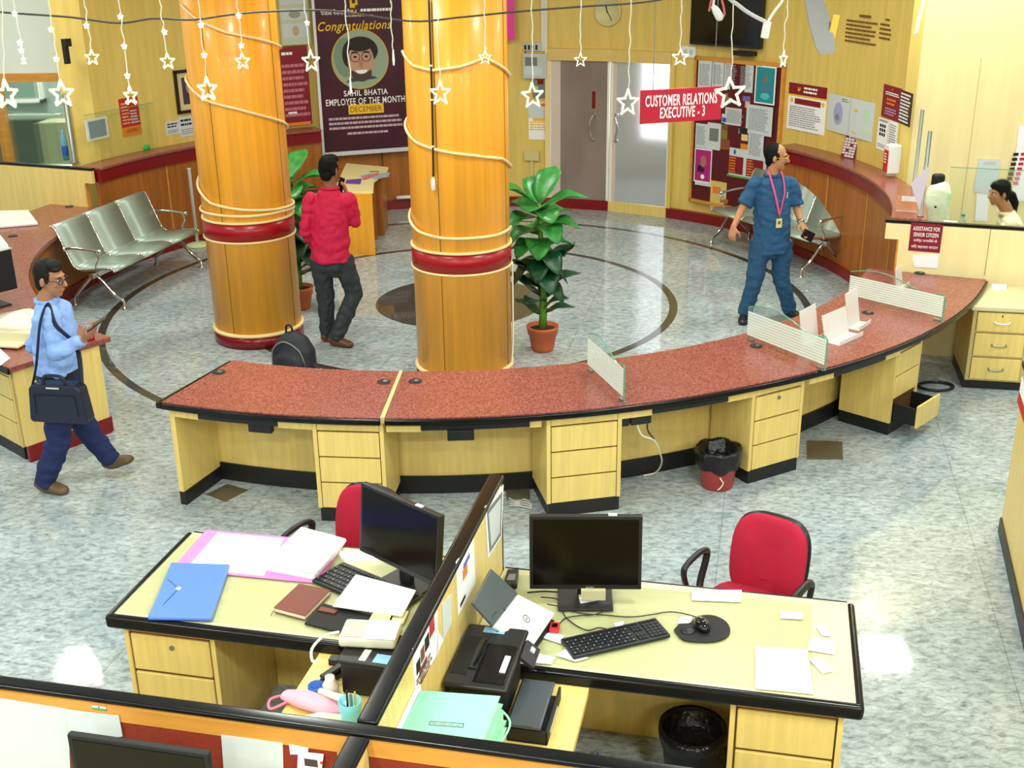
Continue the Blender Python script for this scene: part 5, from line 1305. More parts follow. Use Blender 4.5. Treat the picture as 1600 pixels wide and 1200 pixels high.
for k, (M, dx) in enumerate(((BLACKP, -.02), (LGREY, .0), (STEEL, .015), (YEL, .028))): 
    solo('pen', MB().lathe([(.001, 0), (.0045, .012), (.0045, .13), (.003, .135)], 8), M, ['black pen standing in the cyan cup', 'light grey pen standing in the cyan cup', 'steel pen standing in the cyan cup', 'yellow pen standing in the cyan cup'][k], 'pen', F(-.30 + dx * .7, .63 + .01 * math.cos(k * 2), ZS + .012), R_(40 * k), 'pens in the cyan cup')
solo('blue_tape_roll', MB().lathe([(.03, 0), (.036, 0), (.036, .05), (.026, .05), (.026, .002)], 20), BLUEI, 'blue tape roll on the left side table', 'tape roll', F(-.50, .775, ZS), smooth=True)
solo('white_jar', MB().lathe([(.028, 0), (.034, .01), (.034, .05), (.02, .075), (.02, .09)], 18), WHITE, 'white jar beside the black box', 'jar', F(-.445, .79, ZS), smooth=True)
solo('red_stamp', MB().ball((0, 0, .025), .025), REDSIGN, 'small red stamp knob in front of the black box', 'stamp', F(-.42, .745, ZS), smooth=True)
mb = MB(); mb.limb([(-.16, .02, .02), (-.06, .0, .035), (.06, -.01, .03), (.16, .02, .02)], [(.03, .015), (.05, .03), (.05, .025), (.02, .015)], (0, 1, 0))
o = blob('pink_pouch', mb, PINKC, None, .008, 3, F(-.47, .69, ZS)); tag(o, 'pale pink cloth pouch with strings on the left side table', 'pouch'); o.rotation_euler = (0, 0, R_(-20))
make('drawstring', MB().tube(smoothpath([(-.15, .02, .02), (-.2, -.02, .012), (-.17, -.07, .008), (-.12, -.02, .02)]), .006), mat('rose string', (226, 120, 150), .8), o, smooth=True)
mb = MB(); mb.limb([(-.15, 0, .022), (0, .01, .028), (.14, 0, .02)], [(.022, .016), (.03, .022), (.012, .01)], (0, 1, 0))
o = blob('white_pouch', mb, mat('off white cloth', (226, 222, 204), .9), None, .008, 3, F(-.42, .59, ZS)); tag(o, 'crumpled off white cloth at the front of the left side table', 'cloth'); o.rotation_euler = (0, 0, R_(10))
solo('white_tube', MB().tube([(0, 0, .02), (.10, -.09, .05), (.16, -.14, .03)], [.014, .016, .012], 12), WHITE, 'white tube lying across the pink pouch', 'tube', F(-.47, .74, ZS + .03), smooth=True)
solo('black_stapler', MB().box(-.02, -.07, 0, .02, .07, .03).box(-.018, -.07, .035, .018, .06, .05), BLACKP, 'black stapler left of the black box', 'stapler', F(-.47, .90, ZS), PHI - R_(25), bevel=.006)
solo('orange_eraser', MB().box(-.03, -.02, 0, .03, .02, .015).box(-.03, -.02, .015, .02, .02, .03), BLACKP, 'small black block near the cord of the receipt printer', 'block', F(-.50, 1.00, ZS), PHI, bevel=.004)

# ---- right side table: files, printer, scanner
t = thing('raised_shelf', 'small raised maple stand on the right side table under the mint files', 'stand', F(.19, .02, ZS), PHI)
make('top', MB().box(-.14, 0, .20, .155, .50, .22), LAMT, t); make('side', MB().box(.125, 0, 0, .15, .50, .20).box(-.14, 0, 0, -.12, .50, .20), BRNW, t)
c0 = F(.205, .295, ZS + .222); P = [tuple((e1 * a + e2 * b).xy) for a, b in ((-.145, .13), (.15, .155), (.145, -.135), (-.15, -.16))]
for k in range(4):
    zb = .024 * k; r = 1.0 - .015 * (k % 2); ofs = .006 * (3 - k)
    t = thing('file_folder', ['lowest mint file of the stack on the right side table', 'second mint file from the bottom of the stack', 'third mint file from the bottom of the stack', 'topmost mint file with a stamped title box on the stack'][k], 'file', (c0.x + ofs, c0.y - ofs * .4, c0.z + .034 * k), group='mint files stacked on the right side table')
    pp = [(x * r, y * r) for x, y in P]
    make('papers', MB().prism([(x * .95, y * .95) for x, y in pp], .002, .031), mat('file papers', (226, 218, 180), .8), t)
    make('cover', MB().prism(pp, 0, .002).prism(pp, .031, .0335), MINT, t)
    if k == 3:
        ux = (Vector((P[2][0] - P[3][0], P[2][1] - P[3][1], 0))).normalized(); uy = Vector((-ux.y, ux.x, 0)); cc = (e1 * .0 + e2 * -.04)
        M4 = Matrix(((ux.x, uy.x, 0, cc.x), (ux.y, uy.y, 0, cc.y), (0, 0, 1, .0338), (0, 0, 0, 1)))
        fr = MB()
        for b in ((-.06, -.011, .06, -.009), (-.06, .009, .06, .011), (-.06, -.011, -.058, .011), (.058, -.011, .06, .011)): fr.box(b[0], b[1], 0, b[2], b[3], .0008)
        make('title_frame', fr.xf(M4), INKB, t)
        tm = MB(); x = -.052
        for wd in (.02, .028, .018, .016): tm.box(x, -.005, 0, x + wd, .005, .0008); x += wd + .006
        make('title_print', tm.xf(M4), INK, t)
        make('ribbon', MB().tube(smoothpath([(P[1][0], P[1][1] - .05, .01), (P[1][0] + .03, P[1][1] - .09, -.03), (P[2][0] + .02, P[2][1] + .03, -.06)]), .004), MINT, t)
solo('white_sheets', MB().box(-.006, -.15, 0, .006, .15, .15), PAPER, 'white sheets standing against the partition behind the mint files', 'paper', F(.052, .29, ZS + .222), PHI)
# laser printer
t = thing('laser_printer', 'black laser printer on the right side table', 'printer', F(.19, .72, ZS), PHI)
make('body', MB().box(-.12, .02, 0, .11, .33, .165), BLACKM, t, bevel=.02, seg=3)
make('top_lid', MB().box(-.135, -.01, .165, .125, .42, .188), BLACKP, t, bevel=.012)
make('output_tray', MB().box(-.02, .02, .1885, .105, .28, .192), BLACKG, t); make('feed_slot', MB().box(-.055, .10, .1885, -.025, .30, .193), BLACKG, t)
ri = MB()
for k in range(8): ri.box(-.125 + k * .009, .06, .1885, -.120 + k * .009, .32, .191)
make('vent_rib', ri, BLACKM, t)
make('control_panel', MB().cbox((.155, .28, .16), (.07, .13, .02), Matrix.Rotation(R_(38), 4, 'Y')), mat('dark aubergine plastic', (48, 40, 50), .4), t, bevel=.004)
make('panel_display', MB().cbox((.162, .30, .167), (.02, .03, .014), Matrix.Rotation(R_(38), 4, 'Y')), mat('pale display', (180, 196, 210), .2), t)
make('white_lever', MB().box(.072, .09, .1925, .095, .20, .198), WHITE, t)
make('blue_sticker', MB().box(-.06, .36, .1885, .03, .40, .1895), mat('pale blue sticker', (140, 190, 230), .5), t)
# paper tray in front right of the printer
t = thing('paper_tray', 'dark grey paper tray sticking out of the printer', 'tray', F(.40, .80, ZS), PHI)
make('base', MB().box(-.075, -.15, 0, .085, .15, .012).box(-.075, -.15, 0, -.065, .15, .08).box(-.075, -.15, 0, .085, -.14, .06).box(.075, -.15, 0, .085, .15, .06), BLACKM, t, bevel=.003)
make('cover', MB().box(-.074, -.149, .062, .06, .15, .08), mat('grey smoked cover', (70, 76, 82), .25), t, bevel=.006); make('pale_edge', MB().box(.0855, -.10, .02, .088, .06, .03), LGREY, t)
# scanner with white front, its grey flap leaning back towards the partition
o_ = F(.22, 1.20, ZD)
t = thing('document_scanner', 'white sheet fed scanner with a grey flap behind the printer', 'scanner', o_)
def slab(pts, th):
    n = (pts[1] - pts[0]).cross(pts[3] - pts[0]).normalized(); n = -n if n.z > 0 else n
    mb = MB(); mb.add(list(pts) + [p + n * th for p in pts], [(0, 1, 2, 3), (7, 6, 5, 4), (0, 4, 5, 1), (1, 5, 6, 2), (2, 6, 7, 3), (3, 7, 4, 0)]); return mb, n
s1, s2, w1_, w2_ = [PZ(x, y, z) - o_ for x, y, z in ((772, 977, .93), (810, 927, .93), (835, 1008, .80), (855, 952, .80))]
w2_ = s2 + (w1_ - s1) * 1.0; f1_, f2_ = [PZ(x, y, 1.05) - o_ for x, y in ((739, 942), (768, 888))]
mb, n_ = slab((s1, w1_, w2_, s2), .03); make('white_front', mb, WHITE, t, bevel=.012, seg=3)
mf, nf_ = slab((f1_, s1 + (s1 - s2) * .02, s2, f2_), .014); make('grey_flap', mf, mat('slate grey flap', (84, 92, 92), .35), t, bevel=.005)
lerp = lambda a, b, k: a + (b - a) * k
L0, L1 = lerp(f1_, s1, .78), lerp(f2_, s2, .78); make('flap_line', MB().tube([lerp(L0, L1, .1), lerp(L0, L1, .85)], .002, 5).tube([lerp(L0, L1, .45), lerp(s1, s2, .45)], .002, 5), BLACKP, t)
bx_ = MB(); g0 = [Vector((p.x, p.y, 0)) for p in (s1, w1_, w2_, s2)]; ins = sum(g0, Vector()) / 4
lo = [ins + (p - ins) * .93 for p in g0]; hi = [q + Vector((0, 0, p.z - .034)) for q, p in zip(lo, (s1, w1_, w2_, s2))]
bx_.add(lo + hi, [(3, 2, 1, 0), (4, 5, 6, 7), (0, 1, 5, 4), (1, 2, 6, 5), (2, 3, 7, 6), (3, 0, 4, 7)]); make('body', bx_, BLACKP, t)
ctr = (s1 + w1_ + w2_ + s2) / 4 - n_ * .001; X_ = (s2 - s1).normalized() * -1; Y_ = (s1 - w1_).normalized(); X_ = Y_.cross(-n_).normalized()
MM = Matrix(((X_.x, Y_.x, -n_.x, ctr.x), (X_.y, Y_.y, -n_.y, ctr.y), (X_.z, Y_.z, -n_.z, ctr.z), (0, 0, 0, 1)))
make('round_mark', MB().lathe([(.016, 0), (.016, .001), (.019, .001), (.019, 0)], 24, cap=False).xf(MM), INKB, t)
o = text('maker_mark', 'hp', INKB, t, 0, 0, 0, h=.018, shear=.2, flat=True); o.matrix_local = MM @ Matrix.Translation((0, 0, .0012))
# phone behind the scanner
q = [PZ(x, y, ZD) for x, y in ((793, 897), (811, 897), (808, 921), (786, 921))]; c0 = sum(q, Vector()) / 4
t = thing('handset', 'black cordless handset beside the upright monitor at the partition', 'phone', (c0.x, c0.y, ZD)); P = [(v.x - c0.x, v.y - c0.y) for v in q]
make('body', MB().prism(P, 0, .03), BLACKP, t, bevel=.006); make('keypad', MB().prism([(x * .6, y * .4 - .01) for x, y in P], .03, .032), GREYP, t)
# mouse pad, mouse, token reader
q = [PZ(x, y, ZD) for x, y in ((1053, 985), (1062, 976), (1078, 974), (1090, 964), (1112, 962), (1132, 970), (1141, 984), (1136, 996), (1118, 1003), (1090, 1004), (1066, 1000))]; c0 = sum(q, Vector()) / len(q)
P = [(v.x, v.y) for v in smoothpath([v - c0 for v in q] + [q[0] - c0], 4)][:-1]
t = thing('mouse_pad', 'black bean shaped mouse pad on the right desk', 'mouse pad', (c0.x, c0.y, ZD)); make('pad', MB().prism(P, 0, .004), BLACKM, t)
wr = PZ(1075, 987, ZD) - c0; make('wrist_rest', MB().ball((wr.x, wr.y, .004), (.035, .03, .012)), BLACKP, t, smooth=True)
p = PZ(1097, 980, ZD + .0045)
t = thing('computer_mouse', 'glossy black mouse on the bean shaped pad', 'mouse', p, R_(10))
mb = MB(); mb.ball((0, 0, .012), (.034, .055, .026)); mb.v = [Vector((q.x, q.y, max(0, q.z))) for q in mb.v]
MOUSE = t; make('body', mb, BLACKG, t, smooth=True); make('wheel', MB().box(-.004, .015, .030, .004, .04, .038), GREYP, t)
cab = [PZ(x, y, ZD + .004) for x, y in ((1093, 966), (1070, 959), (1045, 956), (1020, 960), (985, 964), (945, 961), (905, 958), (880, 949), (855, 944))]
attach(solo('mouse_cord', MB().tube(smoothpath(cab), .0028, 6), BLACKP, 'thin black mouse cord running left from the mouse', 'cord', smooth=True), MOUSE)
cab = [PZ(x, y, ZD + .004) for x, y in ((952, 984), (935, 981), (918, 985), (898, 976), (882, 962), (878, 948), (870, 936), (845, 933))]
attach(solo('keyboard_cord', MB().tube(smoothpath(cab), .003, 6), BLACKP, 'thin black cord looping left from the keyboard', 'cord', smooth=True), KB2)
cab = [PZ(x, y, ZD + .005) for x, y in ((824, 926), (850, 924), (880, 925), (905, 919))]
solo('monitor_cord', MB().tube(smoothpath(cab), .004, 6), BLACKP, 'black cord leading to the foot of the upright monitor', 'cord', smooth=True)
p = PZ(866, 986, ZD); t = thing('token_reader', 'small red token reader left of the black keyboard', 'card reader', p, R_(-8))
make('body', MB().box(-.022, -.022, 0, .022, .04, .022), mat('red plastic', (206, 34, 48), .35), t, bevel=.006); make('display', MB().box(-.013, -.004, .0222, .013, .026, .0235), BLACKG, t)
cab = [PZ(x, y, ZD + .004) for x, y in ((874, 975), (884, 966), (905, 962), (930, 960), (948, 952), (951, 942), (940, 936))]
attach(solo('token_cord', MB().tube(smoothpath(cab), .0028, 6), BLACKP, 'thin black cord from the red token reader', 'cord', smooth=True), t)
# papers under and on the glass of the right desk
for (pts, lab, th) in (([(1082, 922), (1159, 922), (1158, 941), (1080, 938)], 'white strip of paper by the far edge of the right desk', .001), ([(1220, 955), (1254, 956), (1254, 968), (1219, 966)], 'small white card in the middle right of the desk glass', .001), ([(1274, 977), (1288, 977), (1302, 995), (1284, 993)], 'small tilted white card, topmost of three at the right desk edge', .001),
      ([(1266, 997), (1305, 1000), (1304, 1023), (1262, 1016)], 'white card, middle of three at the right desk edge', .0012), ([(1265, 1031), (1282, 1030), (1304, 1048), (1285, 1053)], 'small tilted white card, lowest of three at the right desk edge', .001), ([(1180, 1010), (1261, 1015), (1272, 1085), (1180, 1076)], 'big white sheet at the front corner of the right desk', .001),
      ([(858, 988), (881, 993), (876, 1006), (846, 996)], 'white slip under the red token reader', .0012), ([(868, 1024), (884, 1014), (920, 1028), (900, 1034)], 'pale slip poking out under the keyboard', .001), ([(843, 1022), (868, 1027), (862, 1038), (836, 1036)], 'printed white slip by the printer control panel', .001), ([(1062, 965), (1082, 962), (1078, 975), (1058, 974)], 'pale pink slip at the top of the mouse pad', .0012), ([(960, 974), (975, 971), (972, 980), (962, 982)], 'tiny pale slip above the keyboard', .001)):
    z = ZD + (.0002 if 'slip' in lab else .0002)
    o = dflat('paper_slip', lab, 'paper', pts, th, PAPER if 'pink' not in lab else mat('pale pink paper', (246, 222, 226), .7), z)
    if 'big' in lab:
        c0 = o.location; a_ = PZ(1182, 1014, z) - c0; b_ = PZ(1259, 1018, z) - c0; d_ = PZ(1184, 1072, z) - c0; L_ = MB()
        for k in range(11):
            s_a = a_ + (d_ - a_) * ((k + .6) / 11.5); e_a = s_a + (b_ - a_) * .96; w_ = (d_ - a_).normalized() * .0022
            L_.add([(s_a.x, s_a.y, .0012), (e_a.x, e_a.y, .0012), (e_a.x + w_.x, e_a.y + w_.y, .0012), (s_a.x + w_.x, s_a.y + w_.y, .0012)], [(0, 1, 2, 3)])
        make('ruled_line', L_, mat('pale blue rule', (190, 200, 224), .7), o)
# bin under the right desk
p = PZ(1085, 1150, .28)
t = thing('waste_bin', 'black waste bin in the dark knee space of the right desk', 'bin', F(1.0, 1.40)); make('bucket', MB().lathe([(.11, 0), (.14, .29), (.146, .30), (.138, .30), (.115, .04)], 28), BLACKP, t, smooth=True); make('liner', MB().lathe([(.142, .22), (.152, .27), (.15, .305), (.13, .28), (.05, .06)], 28), LINER, t, smooth=True)
cab = [F(.60 + .03 * math.sin(k), .95 + k * .06, .012 + .05 * max(0, k - 3)) for k in range(7)]
solo('blue_cable', MB().tube(smoothpath(cab), .006, 6), BLUEI, 'blue network cable in the knee space of the right desk', 'cable', smooth=True)
# posters on the right face of the partition
pf = F(UP_ + .0245, 0); 
def onP(x, y): p = PP(x, y, pf, e1); return UV(p)[1], p.z
def ppost(nm, lab, cat, pts, M):
    q = [onP(x, y) for x, y in pts]; t = thing(nm, lab, cat, pf, PHI + R_(90)); make('sheet', MB().plate(q, -.003, 0), M, t)
    vs = [a for a, b in q]; zs = [b for a, b in q]; return t, min(vs), max(vs), min(zs), max(zs)
t, a0, a1, z0, z1 = ppost('code_notice', 'white notice with a grey frame at the far end of the partition', 'notice', [(757, 792), (786, 757), (783, 838), (762, 872)], PAPER)
q = [onP(x, y) for x, y in ((759.5, 798), (783.5, 768), (781.5, 836), (764, 864))]; make('grey_frame', MB().plate(q, -.0042, -.003), GREYP, t)
q = [onP(x, y) for x, y in ((762, 803), (781, 778), (779.5, 832), (766, 854))]; make('blank_field', MB().plate(q, -.0054, -.0042), PAPERB, t)
t, a0, a1, z0, z1 = ppost('pinned_leaflet', 'white leaflet with an orange figure on the partition above the scanner', 'leaflet', [(712, 878), (739, 842), (742, 912), (715, 962)], PAPER)
w = a1 - a0; h = z1 - z0
make('orange_print', MB().box(a0 + .3 * w, -.0045, z0 + .48 * h, a0 + .55 * w, -.003, z0 + .66 * h), ORANGE, t); make('blue_print', MB().box(a0 + .35 * w, -.0045, z0 + .66 * h, a0 + .7 * w, -.003, z0 + .74 * h), mat('violet blue print', (110, 100, 190), .6), t)
make('dark_print', MB().box(a0 + .12 * w, -.0045, z0 + .14 * h, a0 + .4 * w, -.003, z0 + .2 * h), INKB, t)
t, a0, a1, z0, z1 = ppost('pinned_leaflet', 'white memo pinned in the middle of the partition', 'leaflet', [(690, 945), (704, 928), (705, 972), (692, 1000)], PAPERB)
t, a0, a1, z0, z1 = ppost('pinned_leaflet', 'plain white sheet end pinned below the memo on the partition', 'leaflet', [(683, 985), (692, 1000), (705, 972), (680, 1026)], PAPER)
t, a0, a1, z0, z1 = ppost('pinned_leaflet', 'white leaflet of dark and red figures nearest the mint files', 'leaflet', [(643, 1014), (682, 948), (684, 1020), (648, 1076)], PAPER)
w = a1 - a0; h = z1 - z0
for (f0, f1, g0, g1, M) in ((.1, .25, .40, .62, INKB), (.28, .42, .45, .7, mat('brown figure', (130, 70, 50), .6)), (.45, .62, .5, .75, INKB), (.65, .85, .58, .85, REDSIGN), (.2, .5, .28, .4, mat('brown figure', (130, 70, 50), .6))):
    make('printed_figure', MB().box(a0 + f0 * w, -.0045, z0 + g0 * h, a0 + f1 * w, -.003, z0 + g1 * h), M, t)
make('small_print', lines_mesh(a0 + .08 * w, a0 + .7 * w, z0 + .08 * h, z0 + .34 * h, 4, -.0045), DKRED, t)

# ================================================================ people
def skinm(n, c): return mat(n, c, .5, sss=.08, var=.05, nscale=12)
UPZ = Vector((0, 0, 1))
def hand(mb, w, d, pn, ts, curl=.5, s=1.0):
    """palm, four fingers of different length and a thumb; w wrist, d along the hand, pn palm normal, ts thumb side"""
    d, pn, ts = Vector(d).normalized(), Vector(pn).normalized(), Vector(ts).normalized()
    k = w + d * .088 * s
    mb.limb([w - d * .02, w + d * .015, w + d * .05 * s, k, k + d * .008], [(.027, .02), (.032, .02), (.041, .018), (.042, .015), (.036, .011)], ts)
    for i, (o, L) in enumerate(((.031, .070), (.011, .080), (-.010, .074), (-.030, .058))):
        p0 = k + ts * o * s; c = curl * (1 + .10 * i); a = 0; pts = [p0 - d * .012, p0]; p = p0
        for f in (.45, .32, .23):
            a += c * .9; p = p + (d * math.cos(a) + pn * math.sin(a) + ts * o * .6) * (L * f * s); pts.append(p)
        mb.limb(pts, [.0095, .0095, .009, .0085, .007], ts, 8)
    b = w + d * .022 + ts * .026
    q1 = b + (d * .55 + ts * .75 + pn * .25).normalized() * .042 * s; q2 = q1 + (d * .85 + ts * .25 + pn * .45).normalized() * .032 * s; q3 = q2 + (d * .9 + pn * .45).normalized() * .022 * s
    mb.limb([b - d * .01, b, q1, q2, q3], [.014, .014, .0115, .0105, .008], pn, 8)
def person(label, J, f, hf, skin, shirt, trouser, shoe, hairm, sleeve='long', tuck=True, hands={}, bald=0.0, longhair=False, group=None, hs=1.0, wk=1.0, legs=True, drop=-.03):
    root = Vector((0, 0, 0)) + (J['anL'] + J['anR']) / 2; root.z = 0
    J = {k: v - root for k, v in J.items()}
    f = Vector(f).normalized(); r = f.cross(UPZ).normalized(); hf = Vector(hf).normalized(); hr = hf.cross(UPZ).normalized(); hu = hr.cross(hf).normalized()
    t = thing('person', label, 'person', root, group=group)
    b = MB(); hc = J['head']
    HM = Matrix((tuple(hr), tuple(hf), tuple(hu))).transposed().to_4x4()
    def H(x, y, z): return hc + (hr * x + hf * y + hu * z) * hs
    def hb(mb, x, y, z, rr): mb.ball(H(x, y, z), tuple(q * hs for q in rr), 16, HM)
    hb(b, 0, -.012, .03, (.074, .094, .098)); hb(b, 0, .022, -.032, (.060, .068, .082)); hb(b, 0, .052, -.088, (.030, .030, .026)); hb(b, 0, .02, -.07, (.048, .055, .045))
    b.limb([H(0, .082, .022), H(0, .098, .0), H(0, .114, -.026), H(0, .098, -.036)], [(.009, .012), (.011, .014), (.017, .013), (.012, .008)], hr)
    hb(b, 0, .076, .034, (.050, .018, .012)); hb(b, 0, .086, -.060, (.024, .010, .011)); hb(b, .035, .06, -.02, (.022, .022, .022)); hb(b, -.035, .06, -.02, (.022, .022, .022))
    for s in (-1, 1): hb(b, s * .077, -.012, -.006, (.011, .021, .033))
    nk = J['neck']; pel = (J['hipL'] + J['hipR']) / 2; ch = (J['shL'] + J['shR']) / 2
    b.limb([H(0, -.018, .0), H(0, -.015, -.07), nk + UPZ * .02, nk - UPZ * .05], [.052, .052, .057, .075], hr)
    sw = (J['shL'] - J['shR']).length / 2
    wa = pel.lerp(ch, .42); cs = pel.lerp(ch, .74)
    tors = [pel - UPZ * .06, pel + UPZ * .03, wa, cs, ch + UPZ * .0, nk - UPZ * .03]
    trad = [(.145 * wk, .105), (.158 * wk, .118), (.142 * wk, .112 * wk), (.158 * wk, .118), (sw * .86, .088), (.07, .06)]
    b.limb(tors, trad, r)
    for s, S_ in (('L', -1), ('R', 1)):
        sh, el, wr = J['sh' + s], J['el' + s], J['wr' + s]
        b.ball(sh - r * S_ * .01, (.062, .055, .06)); b.limb([sh, sh.lerp(el, .5), el], [.050, .044, .036], f); b.limb([el, el.lerp(wr, .35), wr], [.037, .036, .026], f); b.ball(el, .038)
        hd = hands.get(s, ((wr - el), f, -r * S_ if False else f, .5)); hand(b, wr, *hd)
        if legs:
            hp, kn, an = J['hip' + s], J['kn' + s], J['an' + s]
            b.limb([hp + UPZ * .03, hp.lerp(kn, .4), kn], [.085, .072, .052], r); b.limb([kn, kn.lerp(an, .35), an], [.052, .05, .036], r); b.ball(kn, .054)
            b.limb([an + UPZ * .02, an.lerp(J['toe' + s], .3) - UPZ * .02, an.lerp(J['toe' + s], .62) - UPZ * .015], [.034, .028, .016], r)
    blob('body', b, skin, t, .0078, 2)
    # shirt
    m_ = MB(); e = .016
    hem = tors[1] + UPZ * .05 if tuck else tors[0] + UPZ * drop
    m_.limb([hem, tors[1] + UPZ * (.07 if tuck else .04), wa, cs, ch + UPZ * .012, nk - UPZ * .0], [(trad[0][0] + e + (.012 if tuck else .034), trad[0][1] + e + (.012 if tuck else .03)), (trad[1][0] + e + .004, trad[1][1] + e + .006), (trad[2][0] + e + .012, trad[2][1] + e + .012), (trad[3][0] + e, trad[3][1] + e), (sw * .92, .098), (.074, .068)], r, 20)
    for s, S_ in (('L', -1), ('R', 1)):
        sh, el, wr = J['sh' + s], J['el' + s], J['wr' + s]
        m_.ball(sh - r * S_ * .008, (.074, .068, .070))
        if sleeve == 'long': m_.limb([sh, sh.lerp(el, .5), el], [.070, .062, .056], f); m_.limb([el, el.lerp(wr, .5), el.lerp(wr, .93)], [.055, .050, .042], f); m_.ball(el, .057)
        else: m_.limb([sh, sh.lerp(el, .45), sh.lerp(el, .86)], [.070, .068, .072], f)
    blob('shirt', m_, shirt, t, .0095, 3, fold=.022)
    cl = MB(); ring = [nk + UPZ * (.012 + .012 * math.sin(a)) * 1.0 + f * (.070 * math.sin(a)) + r * (.072 * math.cos(a)) - UPZ * (.016 * (math.sin(a) + 1)) for a in [2 * math.pi * k / 20 for k in range(21)]]
    cl.tube(ring, .014, 8); make('collar', cl, shirt, t, smooth=True)
    if legs:
        g = MB()
        g.limb([tors[1] + UPZ * .075, tors[1] + UPZ * .01, tors[0] - UPZ * .02, tors[0] - UPZ * .09], [(trad[1][0] + .004, trad[1][1] + .005), (trad[1][0] + .012, trad[1][1] + .012), (trad[0][0] + .020, trad[0][1] + .022), (trad[0][0] - .03, trad[0][1] - .02)], r, 20)
        for s in 'LR':
            hp, kn, an = J['hip' + s], J['kn' + s], J['an' + s]; dn = (an - kn).normalized()
            g.limb([hp + UPZ * .02, hp.lerp(kn, .35), kn], [(.10, .115), (.096, .105), (.080, .084)], r); g.limb([kn, kn.lerp(an, .5), an + dn * .025], [(.080, .084), (.075, .078), (.068, .070)], r); g.ball(kn, .079)
        blob('trousers', g, trouser, t, .0095, 3, fold=.018)
        bl = MB(); bl.limb([tors[1] + UPZ * .045, tors[1] + UPZ * .08], [(trad[1][0] + .022, trad[1][1] + .024)] * 2, r, 28)
        if tuck: make('belt', bl, BLACKP, t, smooth=False)
        for s in 'LR':
            sm = MB(); an, to = J['an' + s], J['toe' + s]; d = (to - an); dh = d.normalized(); sd = dh.cross(UPZ).normalized(); ud = sd.cross(dh).normalized()
            base = an - UPZ * .062
            heel = an - dh * .045 - ud * .045
            sm.limb([heel - dh * .02, heel + dh * .03 + ud * .012, an + dh * .03 - ud * .03, an.lerp(to, .55) - ud * .03 * .6, an.lerp(to, .85) - ud * .012, to - ud * .006], [(.026, .028), (.044, .054), (.047, .05), (.054, .038), (.050, .030), (.024, .018)], sd)
            blob('shoe', sm, shoe, t, .008, 2)
    # hair, eyes
    h = MB()
    hb(h, 0, -.026 - .012 * bald, .043 - .004 * bald, (.081, .094, .097)); hb(h, 0, -.062, -.035, (.062, .042, .062))
    for s in (-1, 1): hb(h, s * .068, -.035, .005, (.016, .042, .055)); hb(h, s * .071, .018, .018, (.010, .016, .034))
    if not bald: hb(h, 0, .030, .100, (.062, .054, .036)); hb(h, .015, .062, .082, (.05, .026, .018))
    if longhair: h.limb([H(0, -.09, .0), H(0, -.14, -.03), H(-.0, -.19, -.12), H(0, -.20, -.22)], [.04, .045, .036, .015], hr); hb(h, 0, -.02, .06, (.084, .10, .092))
    blob('hair', h, hairm, t, .0065, 2)
    for s in (-1, 1):
        ew = MB(); hb(ew, s * .031, .082, .010, (.013, .009, .007)); o = make('eye', ew, mat('eye white', (226, 220, 210), .3), t, smooth=True)
        ep_ = MB(); hb(ep_, s * .031, .089, .010, (.006, .004, .006)); make('iris', ep_, INKB, o)
        eb = MB(); hb(eb, s * .032, .088, .032, (.02, .006, .004)); make('eyebrow', eb, hairm, t, smooth=True)
    return t, H, HM, J, f, r
def spectacles(t, H, M, HMf=None):
    g = MB()
    for s in (-1, 1):
        g.tube([H(s * .034 + .026 * math.cos(a), .104 - .006 * abs(math.cos(a)), .008 + .020 * math.sin(a)) for a in [2 * math.pi * k / 16 for k in range(17)]], .0026, 6)
        g.tube([H(s * .060, .100, .012), H(s * .078, .06, .014), H(s * .080, -.01, .006)], .0024, 6)
    g.tube([H(-.009, .107, .012), H(.009, .107, .012)], .0024, 6); make('spectacles', g, M, t, smooth=True)
HAIR = mat('black hair', (11, 10, 10), .6, spec=.2, var=.3, nscale=90, bump=.5, bscale=110)
HAIRG = mat('greying black hair', (19, 17, 16), .6, spec=.25, var=.4, nscale=50, bump=.3, bscale=140)
SK1, SK2, SK3 = skinm('brown skin', (172, 118, 84)), skinm('tan skin', (188, 134, 96)), skinm('deep brown skin', (150, 98, 68))
def JJ(d): return {k: PY(*v) for k, v in d.items()}
# man in red, seen from behind, telephoning
Y = 10.36
J = JJ({'head': (515, 265, Y), 'neck': (516, 293, Y), 'shL': (485, 312, Y), 'shR': (546, 311, Y), 'elL': (477, 362, Y - .02), 'wrL': (497, 392, Y + .17), 'elR': (555, 347, Y + .04), 'wrR': (542, 304, Y + .12),
        'hipL': (500, 405, Y), 'hipR': (534, 405, Y), 'knL': (509, 462, Y + .03), 'knR': (554, 458, Y + .02), 'anL': (512, 519, Y + .06), 'anR': (524, 519, Y - .10), 'toeL': (512, 522, Y + .2), 'toeR': (548, 541, Y - .18)})
J['anL'].z = .075; J['anR'].z = .085; J['toeL'] = J['anL'] + Vector((.10, .14, -.055)); J['toeR'] = J['anR'] + Vector((.165, -.03, -.06))
t, H, HM, J2, f, r = person('person in a crimson shirt seen from behind, phone at the ear, between the columns', J, (.22, .97, 0), (.45, .89, -.05), SK3,
    mat('crimson shirt cotton', (200, 18, 66), .75, bump=.8, bscale=11), mat('charcoal trousers', (44, 50, 54), .7, bump=.7, bscale=9), mat('brown leather shoe', (96, 58, 38), .4), HAIR, tuck=False, drop=.05,
    hands={'R': ((-.25, .1, .95), (-.75, .5, 0), (-.2, .9, .2), .75), 'L': ((.4, .8, -.35), (.8, -.3, 0), (0, .4, .9), .5)})
rt = t.location
p = J2['wrR'] + Vector((-.055, .03, .075))
